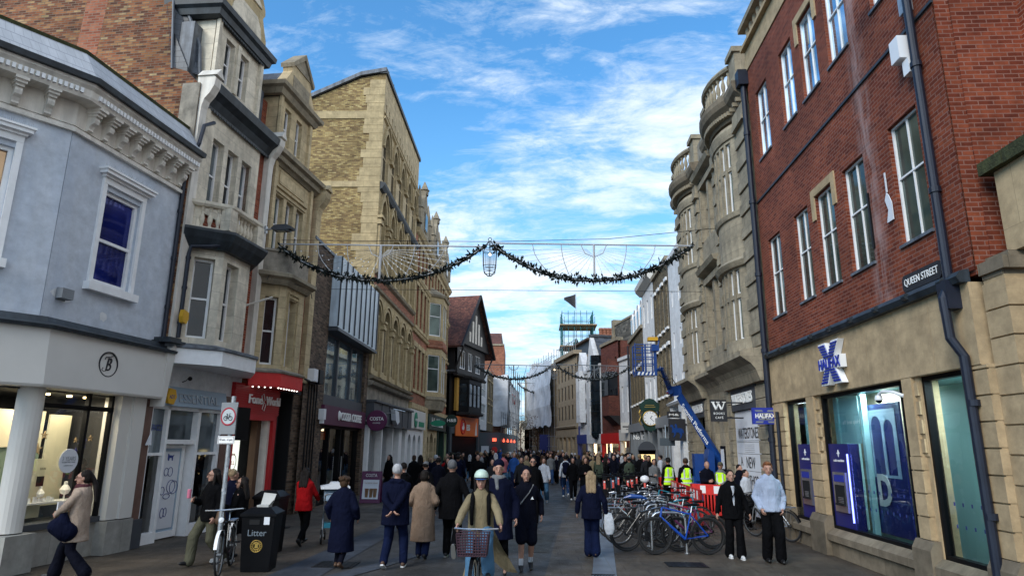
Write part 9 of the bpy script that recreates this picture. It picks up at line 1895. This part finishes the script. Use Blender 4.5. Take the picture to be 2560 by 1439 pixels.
for lab,(x,y),fa,H,ps,tp,tm,bm,hr,hm,lg,kw in mid:
    JM[lab[:40]]=person(lab,(x,y,0),fa,H,ps,tp,tm,bm,kw.pop('sm_','shoe_black'),hr,hm,lg,vox=.017 if y>20 else .015,**kw)
def pack(key,label,mat):
    J=[v for k_,v in JM.items() if k_.startswith(key)][0]; U=J['U']; q=MB(); cap_(q,U(0,-.20,.44),.13,U(0,-.21,.16),.14); cap_(q,U(-.06,-.2,.44),.10,U(.06,-.2,.44),.10); held('backpack',label,'backpack',J,q,mat,.018)
pack('person in a white hooded top','navy backpack on the person in a white hooded top walking away','navy_cloth'); pack('fair haired woman with a red','red rucksack on the fair haired woman walking past the white shopfront','red_cloth')
# --- the crowd beyond: copies of eight figures ---
tmpl=[]
for i,(ps,tp,hr,lg,fa,H,hd) in enumerate((('walkL','jacket','short','slim',0,1.72,False),('walkR','midcoat','long','slim',0,1.64,False),('walkL','jacket','long','wide',PI,1.64,False),('walkR','jacket','short','mid',PI,1.76,False),('walkL','longcoat','bob','slim',0,1.62,False),('walkR','hoodie','short','slim',PI,1.74,'up'),('stand','midcoat','short','mid',1.2,1.70,False),('stand','jacket','long','slim',-1.2,1.62,False))):
    J=person('t',(i,500,0),fa,H,ps,tp,'black_cloth','black_cloth','shoe_black',hr,'hair_dark',lg,vox=.024,hood=hd); J['t'].rotation_euler.z=0; index(J['t']); tmpl.append((J['t'],fa))
rr=random.Random(77); used=set(); crowd=[]
def zone(n,y0,y1,xa,xb):
    k=0; tr=0
    while k<n and tr<4000:
        tr+=1; y=y0+(y1-y0)*rr.random(); x=xa(y)+(xb(y)-xa(y))*rr.random()
        if all((x-a)**2+(y-b_)**2>.42 for a,b_ in crowd): crowd.append((x,y)); k+=1
zone(34,31,62,lambda y:-4.4,lambda y:-1.0); zone(34,33,62,lambda y:-1.0,lambda y:2.4); zone(58,29,50,lambda y:2.2+.02*y,lambda y:5.9); zone(44,62,96,lambda y:-2.4,lambda y:2.0-.16*(y-66) if y>66 else 2.2); zone(8,26,33,lambda y:-5.2,lambda y:-3.2)
tops=[('black_cloth','black',10),('ink_cloth','dark',7),('navy_cloth','navy',6),('charcoal_cloth','charcoal',4),('grey_cloth','grey',2),('white_cloth','white',1.2),('tan_cloth','tan',1),('green_cloth','olive',1),('blue_cloth','blue',1),('red_cloth','red',.5),('pink_cloth','pink',.5),('camel_cloth','camel',.7)]
bots=['black_cloth','black_cloth','dark_denim','denim','charcoal_cloth','light_denim','ink_cloth']; hairs=['hair_dark','hair_dark','hair_brown','hair_fair','hair_grey']
def wpick():
    s=sum(a[2] for a in tops)*rr.random()
    for a in tops:
        s-=a[2]
        if s<=0: return a
    return tops[0]
for x,y in crowd:
    ti=rr.randrange(8); T,fa=tmpl[ti]; c=copy_tree(T); c.location=(x,y,0); away=fa==0; c.rotation_euler=(0,0,(fa if abs(fa)<2 else PI)+rr.uniform(-.35,.35)); s=rr.uniform(.94,1.06); c.scale=(s,s,s)
    tm,tn,_=wpick(); bm=rr.choice(bots); hm=rr.choice(hairs)
    for ch in [o for o in C.objects if o.parent==c]:
        base=ch.name.split('.')[0]; m_={'jacket':tm,'coat':tm,'hoodie':tm,'trousers':bm,'hair':hm}.get(base)
        if m_: ch.material_slots[0].link='OBJECT'; ch.material_slots[0].material=MAT[m_]
    side_='left' if x<-1.2 else ('middle' if x<2.3 else 'right'); band='nearer' if y<38 else ('distant' if y<62 else 'farthest')
    doing={0:'walking away',1:'walking away',4:'walking away',2:'coming closer',3:'coming closer',5:'coming closer',6:'standing sideways',7:'standing sideways'}[ti]; ty={1:'coat',4:'coat',6:'coat',5:'hood'}.get(ti,'jacket')
    tb={'black_cloth':'black','dark_denim':'navy','denim':'blue','charcoal_cloth':'charcoal','light_denim':'pale blue','ink_cloth':'dark'}[bm]; hn=hm[5:].replace('dark','dark').replace('_','')
    lb=f'pedestrian in {tn} {ty} and {tb} trousers, {hn} hair, {doing}, {band} {side_} crowd'; c['label']=lb; c['category']='person'; c['group']=f'{tn} {ty} and {tb} trousers, {hn} hair, {doing}, {band} {side_} crowd'
for T,fa in tmpl:
    def rm(o):
        for ch in [q_ for q_ in C.objects if q_.parent==o]: rm(ch)
        bpy.data.objects.remove(o)
    rm(T)
ZZ=1
for o in bpy.data.objects:
    for k in ('_b',):
        if k in o: del o[k]
